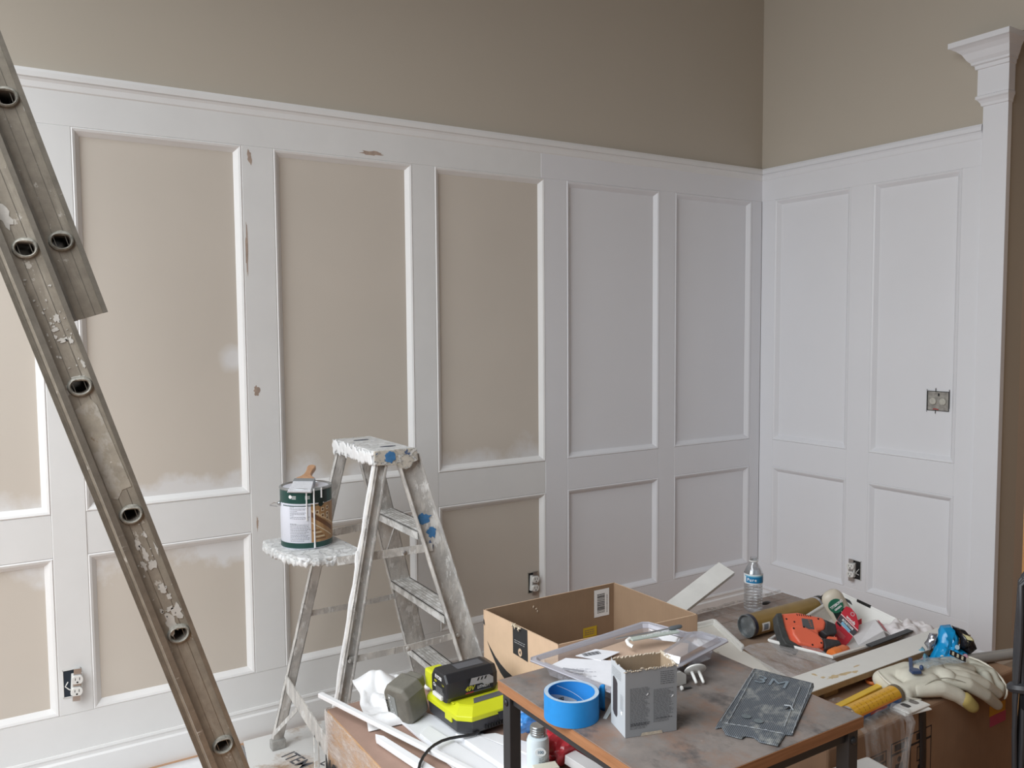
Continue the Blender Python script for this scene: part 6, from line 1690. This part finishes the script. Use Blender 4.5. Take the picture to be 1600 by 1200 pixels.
for x, nm in ((-1.50, 'raw wood scrap under the near end of the stained plank'), (-0.95, 'raw wood scrap under the far end of the stained plank')):
    o = thing('wood_scrap', nm, 'board', (x, -1.556, CTOP + 0.0005)); part('block', MB().box(-0.03, 0.03, -0.03, 0.03, 0, 0.027), MDF, o, bevel=0.001)
ORC = M_plain('orange cap plastic', (0.80, 0.215, 0.05), 0.4, var=0.04)
o = thing('orange_nozzle', 'orange plastic nozzle lying between the jigsaw and the plank', 'nozzle', (-1.300, -1.435, CTOP + 0.024), (0, 0, R(6)))
AX = Matrix(((0, 0, 1, 0), (1, 0, 0, 0), (0, 1, 0, 0), (0, 0, 0, 1)))
part('cap', MB().lathe([(0.001, 0.0), (0.018, 0.001), (0.020, 0.006), (0.020, 0.036), (0.016, 0.040)], 20, 0, AX), ORC, o, smooth=True)
part('collar', MB().lathe([(0.016, 0.038), (0.0175, 0.042), (0.0175, 0.072), (0.012, 0.076), (0.010, 0.092), (0.001, 0.094)], 20, 0, AX), M_plain('salmon orange plastic', (0.72, 0.19, 0.075), 0.4), o, smooth=True)
o = thing('dark_strip', 'flat dark metal strip along the back of the stained plank', 'metal strip', (-1.13, -1.490, 0.490))
part('strip', MB().bar((-0.06, 0.0, 0.010), (0.17, 0.006, 0.012), 0.022, 0.004), M_plain('dark grey metal strip', (0.05, 0.052, 0.055), 0.45, 0.3), o, bevel=0.0008)

# under and in front of the plank
o = thing('orange_ring', 'small orange ring lying in the shade under the plank', 'ring', (-1.325, -1.60, CTOP + 0.008))
part('ring', MB().tube([(0.022 * math.cos(a), 0.016 * math.sin(a), 0.0) for a in [2 * math.pi * k / 20 for k in range(20)]], 0.005, 7, closed=True), ORC, o, smooth=True)
o = part('clear_film', MB().grid(lambda u, v: (-1.66 + 0.16 * u, -1.655 + 0.05 * v, CTOP + 0.004 + 0.016 * abs(noise.noise((u * 6, v * 4, 6)))), 20, 10), FILM3, None, smooth=True)
tag(o, 'scrap of clear film sticking out from under the near end of the plank', 'plastic film')
o = thing('level_bar', 'flat yellow bar lying behind the yellow caulk tube', 'ruler', (-1.60, -1.668, CTOP + 0.001))
part('bar', MB().bar((0, 0, 0.012), (0.31, 0.028, 0.012), 0.020, 0.022), M_plain('yellow enamel', (0.78, 0.50, 0.03), 0.4), o, bevel=0.002)
cq = thing('caulk_tube', 'yellow and blue caulk cartridge lying beside the gloves', 'caulk tube', (-1.625, -1.725, CTOP + 0.0265), (0, 0, R(3)))
YC = M_plain('yellow cartridge print', (0.78, 0.42, 0.03), 0.35, var=0.04, scale=30)
part('body', MB().lathe([(0.0255, 0.0), (0.0255, 0.225)], 32, 0, TX, cap=False), YC, cq, smooth=True)
def cq_patch(name, x0, x1, a0, a1, m, r): part(name, MB().grid(lambda u, v: (x0 + (x1 - x0) * u, r * math.cos(R(a0 + (a1 - a0) * v)), r * math.sin(R(a0 + (a1 - a0) * v))), 2, 14), m, cq, smooth=True)
cq_patch('blue_band', 0.01, 0.222, 176, 262, M_plain('cartridge blue', (0.03, 0.10, 0.30), 0.35), 0.0257)
cq_patch('red_patch', 0.07, 0.150, 178, 194, M_plain('cartridge red', (0.42, 0.05, 0.035), 0.35), 0.0259)
cq_patch('orange_band', 0.01, 0.222, 164, 175.5, M_plain('cartridge orange', (0.80, 0.26, 0.02), 0.35), 0.0257)
q = MB(); rnd = random.Random(9)
for k in range(9):
    x = 0.030 + 0.020 * k
    for j in range(4):
        a0 = 94 + 17 * j + rnd.uniform(-3, 3); a1 = a0 + rnd.uniform(7, 14)
        q.grid(lambda u, v: (x + 0.0022 * u, 0.0258 * math.cos(R(a0 + (a1 - a0) * v)), 0.0258 * math.sin(R(a0 + (a1 - a0) * v))), 1, 4)
part('small_print', q, M_plain('brown print', (0.42, 0.17, 0.03), 0.5), cq, kind='stuff')
part('end_disc', MB().lathe([(0.001, 0.008), (0.022, 0.008), (0.0235, -0.002), (0.0265, -0.002), (0.0265, 0.006), (0.0256, 0.008)], 30, 0, TX, cap=False), STEEL, cq, smooth=True)
part('end_cap', MB().lathe([(0.0256, 0.222), (0.027, 0.225), (0.027, 0.236), (0.018, 0.240), (0.008, 0.244), (0.006, 0.262), (0.001, 0.263)], 30, 0, TX, cap=False), M_plain('dark translucent cap', (0.16, 0.13, 0.09), 0.3), cq, smooth=True)
for i, (lbl, dz, rot) in enumerate((('lower white wall plate of the pair beside the black strap', 0.0008, -3), ('upper white wall plate with two openings, stacked beside the black strap', 0.0085, 6))):
    o = thing('wall_plate', lbl, 'wall plate', (-1.392, -1.756, CTOP + dz), (0, 0, R(rot - 6)), group='white wall plates on the long carton')
    part('plate', loft(MB(), [(0.0, [(-0.050, -0.030), (0.050, -0.030), (0.050, 0.030), (-0.050, 0.030)]), (0.003, [(-0.050, -0.030), (0.050, -0.030), (0.050, 0.030), (-0.050, 0.030)]), (0.0065, [(-0.045, -0.025), (0.045, -0.025), (0.045, 0.025), (-0.045, 0.025)])]), WPLAST, o, bevel=0.001)
    if i == 1:
        for sx in (-1, 1):
            pts = [(sx * 0.019 + 0.011 * math.cos(k * math.pi / 8), max(-0.013, min(0.013, 0.016 * math.sin(k * math.pi / 8)))) for k in range(16)]
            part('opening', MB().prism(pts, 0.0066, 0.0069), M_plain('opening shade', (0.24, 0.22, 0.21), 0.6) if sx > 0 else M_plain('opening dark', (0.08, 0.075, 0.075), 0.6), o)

# work gloves
LEA = M_plain('cream leather', (0.66, 0.63, 0.53), 0.75, var=0.05, scale=26, bump=0.15, bscale=140)
HEM = M_plain('leather hem', (0.74, 0.70, 0.60), 0.75)
g1 = thing('work_glove', 'cream leather work glove lying palm down with its fingers over the carton edge', 'glove', (-1.25, -1.70, CTOP + 0.006))
def W(x, y, z): return V((x + 1.25, y + 1.70, z - CTOP))
q = MB()
q.capsule(W(-1.345, -1.650, 0.474), W(-1.365, -1.725, 0.468), 0.026, 0.022)
q.capsule(W(-1.345, -1.640, 0.476), W(-1.260, -1.665, 0.487), 0.027, 0.030)
q.capsule(W(-1.355, -1.720, 0.470), W(-1.262, -1.738, 0.480), 0.024, 0.028)
q.capsule(W(-1.300, -1.690, 0.482), W(-1.200, -1.710, 0.488), 0.034, 0.034)
q.capsule(W(-1.225, -1.690, 0.486), W(-1.205, -1.750, 0.484), 0.030, 0.029)
part('palm', q, LEA, g1, remesh=0.0045)
def finger(pts, rad, parent, m=LEA):
    q = MB()
    for i in range(len(pts) - 1): q.capsule(W(*pts[i]), W(*pts[i + 1]), rad[i], rad[i + 1])
    return part('finger', q, m, parent, remesh=0.0032)
finger([(-1.330, -1.735, 0.474), (-1.265, -1.768, 0.476), (-1.222, -1.792, 0.455), (-1.186, -1.812, 0.424)], [0.020, 0.023, 0.021, 0.017], g1).name = 'thumb'
finger([(-1.215, -1.752, 0.484), (-1.165, -1.788, 0.472), (-1.110, -1.810, 0.436), (-1.050, -1.814, 0.392)], [0.021, 0.020, 0.018, 0.015], g1)
finger([(-1.195, -1.738, 0.488), (-1.150, -1.772, 0.480), (-1.095, -1.798, 0.456), (-1.045, -1.810, 0.424)], [0.021, 0.021, 0.020, 0.016], g1)
finger([(-1.185, -1.718, 0.492), (-1.145, -1.745, 0.488), (-1.110, -1.770, 0.474), (-1.085, -1.785, 0.460)], [0.019, 0.019, 0.018, 0.015], g1)
finger([(-1.185, -1.690, 0.494), (-1.140, -1.705, 0.494), (-1.095, -1.730, 0.486), (-1.068, -1.745, 0.478)], [0.018, 0.018, 0.017, 0.014], g1)
part('stained_tip', MB().capsule(W(-1.206, -1.806, 0.444), W(-1.184, -1.8135, 0.422), 0.0205, 0.0182), M_plain('ochre stain', (0.46, 0.36, 0.12), 0.8, var=0.1), g1, smooth=True)
part('cuff_hem', MB().tube([W(*p_) for p_ in ((-1.350, -1.628, 0.500), (-1.374, -1.650, 0.500), (-1.389, -1.690, 0.492), (-1.388, -1.730, 0.478), (-1.372, -1.747, 0.462), (-1.330, -1.757, 0.456))], 0.0035, 8), HEM, g1, smooth=True, sub=1)
part('seam', MB().tube([W(*p_) for p_ in ((-1.345, -1.748, 0.478), (-1.300, -1.755, 0.500), (-1.255, -1.762, 0.503), (-1.215, -1.778, 0.498), (-1.175, -1.800, 0.478))], 0.0016, 6), M_plain('seam shade', (0.42, 0.40, 0.33), 0.8), g1, smooth=True, sub=1)
g2 = thing('work_glove', 'cream leather work glove underneath, its wide cuff flared out over the carton end', 'glove', (-1.00, -1.702, CTOP + 0.004))
def W2(x, y, z): return V((x + 1.00, y + 1.70, z - CTOP))
q = MB()
q.capsule(W2(-1.06, -1.655, 0.468), W2(-1.03, -1.655, 0.466), 0.018, 0.016)
q.capsule(W2(-1.055, -1.720, 0.468), W2(-1.02, -1.725, 0.466), 0.018, 0.016)
q.capsule(W2(-1.05, -1.690, 0.468), W2(-1.00, -1.690, 0.466), 0.018, 0.016)
for (a, c) in (((-1.03, -1.655, 0.466), (-0.985, -1.690, 0.466)), ((-0.990, -1.690, 0.466), (-0.995, -1.760, 0.462)), ((-1.03, -1.73, 0.466), (-0.998, -1.765, 0.460)), ((-0.998, -1.765, 0.460), (-1.010, -1.792, 0.432)), ((-1.03, -1.765, 0.460), (-1.045, -1.794, 0.425)), ((-1.005, -1.794, 0.432), (-1.012, -1.798, 0.415))):
    q.capsule(W2(*a), W2(*c), 0.016, 0.014)
part('cuff', q, M_plain('pale cuff leather', (0.58, 0.57, 0.48), 0.8, var=0.05, scale=20, bump=0.15, bscale=140), g2, remesh=0.0045)
part('cuff_hem', MB().tube([W2(*p_) for p_ in ((-1.06, -1.640, 0.484), (-1.010, -1.652, 0.484), (-0.972, -1.690, 0.480), (-0.978, -1.740, 0.476), (-0.982, -1.775, 0.462), (-0.990, -1.808, 0.436), (-1.000, -1.814, 0.412), (-1.018, -1.814, 0.402))], 0.0035, 8), HEM, g2, smooth=True, sub=1)

NAVY = M_plain('navy blue plastic', (0.035, 0.065, 0.15), 0.4, var=0.05)
o = thing('cable_tie_tool', 'small navy blue plastic key-shaped piece lying on the glove', 'fitting', (-1.290, -1.695, 0.517))
part('shaft', MB().bar((0.052, 0.036, 0.010), (-0.010, -0.006, 0.003), 0.010, 0.005), NAVY, o, bevel=0.001)
part('base', MB().prism([(-0.030, -0.022), (-0.006, -0.036), (0.006, -0.018), (-0.004, 0.0), (-0.018, -0.004)], 0, 0.009), NAVY, o, bevel=0.002)
part('knob', MB().ball((0.014, -0.022, 0.010), (0.006, 0.006, 0.008), 8), NAVY, o, smooth=True)
o = thing('plastic_tag', 'small navy blue plastic stud resting on the glove fingers', 'fitting', (-1.112, -1.806, 0.458))
sm_ = nframe((0, 0, 0), (-0.35, -0.75, 0.55))
part('stud', MB().prism([(-0.014, -0.016), (0.014, -0.018), (0.013, 0.008), (0.0, 0.016), (-0.013, 0.010)], -0.004, 0.004, 0, sm_), NAVY, o, bevel=0.002)
part('stud_ring', MB().lathe([(0.004, 0.004), (0.006, 0.005), (0.008, 0.004)], 14, 0, sm_ @ Matrix.Translation((0, -0.004, 0)), cap=False), M_plain('pale navy', (0.09, 0.13, 0.26), 0.4), o, smooth=True)

# crumpled blue foil pouch
PN = V((-0.497, -0.795, 0.348))
fp = thing('foil_pouch', 'crumpled bright blue and black foil pouch lying on the gloves', 'packaging', (-1.013, -1.628, 0.502))
FM = nframe((0, 0, 0), PN); fp.scale = (1.32, 1.32, 1.32)
def crumple(name, pts, m, depth=0.018, seed=0.0, lift=0.0):
    cx = sum(p[0] for p in pts) / len(pts); cy = sum(p[1] for p in pts) / len(pts)
    n = len(pts); K = 7; vs = []; fs = []
    for k in range(K + 1):
        f = k / K
        for i in range(n * 4):
            a, c = pts[i // 4], pts[(i // 4 + 1) % n]; t = (i % 4) / 4
            x, y = a[0] + (c[0] - a[0]) * t, a[1] + (c[1] - a[1]) * t
            x, y = cx + (x - cx) * f, cy + (y - cy) * f
            h = depth * (1 - f ** 2.2) ** 0.6 + 0.010 * noise.noise((x * 45, y * 45, seed)) + 0.006 * noise.noise((x * 110, y * 110, seed + 3)) + lift
            vs.append((x, y, h))
    N4 = n * 4
    for k in range(K):
        for i in range(N4): fs.append((k * N4 + i, k * N4 + (i + 1) % N4, (k + 1) * N4 + (i + 1) % N4, (k + 1) * N4 + i))
    return part(name, MB().add(vs, fs, 0, FM), m, fp, smooth=True, solid=0.0008, ang=28)
FOILB = M_plain('glossy blue foil', (0.008, 0.29, 0.62), 0.16, var=0.08)
FOILK = M_splat('black foil with gold print', (0.014, 0.013, 0.016), [((0.55, 0.48, 0.25), (9, 9, 9), 1.5, 0.64, 0.02)], 0.2, 0, 0.0)
FOILC = M_film('clear pouch film', 0.75, (0.50, 0.62, 0.72), (20, 20, 20), 0.30)
crumple('blue_side', [(-0.0002, 0.0497), (0.0242, 0.0514), (0.0376, 0.0225), (0.036, -0.0003), (0.0534, -0.0157), (0.0418, -0.0383), (0.0274, -0.0532), (-0.01, -0.0378), (-0.0395, -0.0488), (-0.0375, -0.0224), (-0.0185, 0.0097)], FOILB, 0.022, 1.0)
crumple('black_side', [(0.0219, 0.0495), (0.0525, 0.0396), (0.0671, 0.0184), (0.0733, -0.0045), (0.0571, -0.0176), (0.0356, -0.0022), (0.0373, 0.0206)], FOILK, 0.018, 2.0, 0.004)
crumple('gold_print', [(0.040, 0.030), (0.056, 0.022), (0.060, 0.012), (0.046, 0.016)], M_plain('gold print', (0.50, 0.45, 0.24), 0.3), 0.004, 6.0, 0.022)
crumple('silver_corner', [(-0.0425, 0.0099), (-0.029, 0.0327), (-0.0072, 0.0306), (-0.0185, 0.0097), (-0.0354, -0.0092)], M_plain('creased silver film', (0.34, 0.34, 0.37), 0.2, 0.6, var=0.5, scale=90), 0.012, 3.0)
crumple('pale_flap', [(-0.0807, -0.0182), (-0.0496, 0.0024), (-0.0355, -0.0224), (-0.0418, -0.0375), (-0.0665, -0.0429)], M_plain('pale blue film', (0.18, 0.42, 0.55), 0.25, var=0.15, scale=60), 0.006, 4.0)
crumple('clear_strip', [(-0.01, -0.030), (0.030, -0.012), (0.048, -0.034), (0.030, -0.062), (-0.002, -0.070)], FOILC, 0.020, 5.0, 0.010)
for i, (x, y) in enumerate(((0.020, 0.000), (0.036, -0.020), (-0.062, -0.022))):
    part('print_mark', MB().lathe([(0.0055, 0), (0.0055, 0.0004)], 12, 0, FM @ Matrix.Translation((x, y, 0.024 if i < 2 else 0.010))), M_plain('pink print mark', (0.55, 0.32, 0.40), 0.4) if i != 0 else M_plain('pale print mark', (0.45, 0.62, 0.75), 0.4), fp)
o = part('pouch_film', MB().grid(lambda u, v: (-1.262 + 0.15 * u, -1.672 - 0.055 * v - 0.03 * u, 0.524 + 0.004 * math.sin(u * 5) + 0.008 * abs(noise.noise((u * 5, v * 4, 8)))), 26, 12), FOILC, None, smooth=True)
tag(o, 'bluish see-through film strip trailing from the foil pouch over the glove', 'plastic film')
o = thing('patterned_tab', 'small black and cream printed tab stuck to the trailing film', 'label', (-1.128, -1.738, 0.536))
tm = nframe((0, 0, 0), (-0.3, -0.75, 0.6)) @ Matrix.Rotation(R(-32), 4, 'Z')
part('tab', MB().box(-0.024, 0.024, -0.008, 0.008, -0.001, 0.001, 0, tm), FOILK, o)
q = MB()
for k in range(3): q.box(-0.018 + 0.014 * k, -0.012 + 0.014 * k, -0.006, 0.005, 0.001, 0.0013, 0, tm)
part('tab_pattern', q, M_plain('cream print', (0.62, 0.58, 0.44), 0.5), o, kind='stuff')

# grey pipe across the end of the long carton
o = thing('grey_pipe', 'grey plastic pipe lying on the long carton and running off behind the black cords', 'pipe', (-1.08, -1.642, CTOP + 0.0175))
part('pipe', MB().lathe([(0.0135, 0.0), (0.0165, 0.0), (0.0165, 0.62), (0.0135, 0.62)], 24, 0, frame((0, 0, 0), (0, 0, 1), (0.3, 0.95, 0)) @ Matrix.Identity(4) if False else Matrix.Rotation(R(-17), 4, 'Z') @ TX, cap=False), M_plain('grey pipe plastic', (0.30, 0.29, 0.275), 0.4, var=0.04), o, smooth=True)
part('brown_end', MB().lathe([(0.001, -0.010), (0.016, -0.008), (0.019, 0.004), (0.019, 0.020), (0.0165, 0.022)], 20, 0, Matrix.Rotation(R(-17), 4, 'Z') @ TX, cap=False), M_plain('brown end cap', (0.24, 0.17, 0.07), 0.5), o, smooth=True)

# upright oak board at the edge of the room opening, and the black cords hung on it
OAK = M_wood('orange oak', (0.40, 0.19, 0.06), (0.58, 0.31, 0.11), (14, 14, 2), 0.4)
ob = thing('oak_board', 'orange oak board standing upright behind the hanging black cords', 'board', (-1.108, -1.910, 0.0), (0, 0, R(-32.4)))
part('panel', MB().box(0.0, 0.36, 0.0, 0.022, 0.0, 1.17), OAK, ob, bevel=0.002)
part('hook', MB().tube([(0.010, 0.0, 0.84), (0.010, -0.065, 0.84), (0.010, -0.075, 0.855)], 0.005, 8), STEEL, ob, smooth=True)
ck = thing('cable_hank', 'hank of black extension cords hanging in loops on the oak board', 'cord', (-1.1445, -1.902, 0.0), (0, 0, R(-32.4)))
CORD = M_plain('black cord rubber', (0.045, 0.045, 0.050), 0.45, var=0.1)
rnd = random.Random(44)
for k in range(12):
    x = 0.008 + 0.010 * k; y = -0.034 - 0.011 * (k % 3); top = 0.862 - 0.004 * abs(k - 5) ; wdt = 0.018
    bot = rnd.uniform(0.06, 0.12)
    pts = []
    xl, xr = 0.035 - 0.004 - 0.0048 * k, 0.035 + 0.006 + 0.0048 * k
    for t in range(9): z = bot + 0.05 + (top - 0.03 - bot - 0.05) * t / 8; pts.append((xl - 0.002 * math.sin(t * 0.9 + k), y + 0.004 * math.sin(t + k), z))
    pts += [(lerp(V((xl, y, 0)), V((xr, y, 0)), 0.25).x, y, top - 0.005), (0.035, y, top + 0.006), (lerp(V((xl, y, 0)), V((xr, y, 0)), 0.75).x, y, top - 0.005)]
    for t in range(9): z = top - 0.03 - (top - 0.03 - bot - 0.05) * t / 8; pts.append((xr + 0.002 * math.sin(t * 0.8 + k), y + 0.004 * math.cos(t + k), z))
    pts += [(lerp(V((xl, y, 0)), V((xr, y, 0)), 0.7).x, y, bot + 0.01), (0.035, y, bot), (lerp(V((xl, y, 0)), V((xr, y, 0)), 0.3).x, y, bot + 0.01)]
    part('cord_loop', MB().tube(pts, 0.0062, 7, closed=True), CORD, ck, smooth=True)
part('wrap_band', MB().tube([(0.035 + 0.063 * math.cos(a), -0.046 + 0.028 * math.sin(a), 0.525 + 0.004 * math.sin(2 * a)) for a in [2 * math.pi * k / 24 for k in range(24)]], 0.014, 8, closed=True), CORD, ck, smooth=True)
part('plug', MB().box(-0.012, 0.022, -0.078, -0.052, 0.470, 0.535), DARK, ck, bevel=0.005)
for x in (-0.004, 0.013): part('prong', MB().box(x, x + 0.002, -0.070, -0.064, 0.445, 0.472), STEEL, ck)
part('red_tie', MB().tube([(0.030, -0.045, 0.862), (0.016, -0.056, 0.885), (0.020, -0.058, 0.905), (0.030, -0.052, 0.896), (0.034, -0.046, 0.868)], 0.003, 7), M_plain('red tie', (0.50, 0.03, 0.04), 0.4), ck, smooth=True)
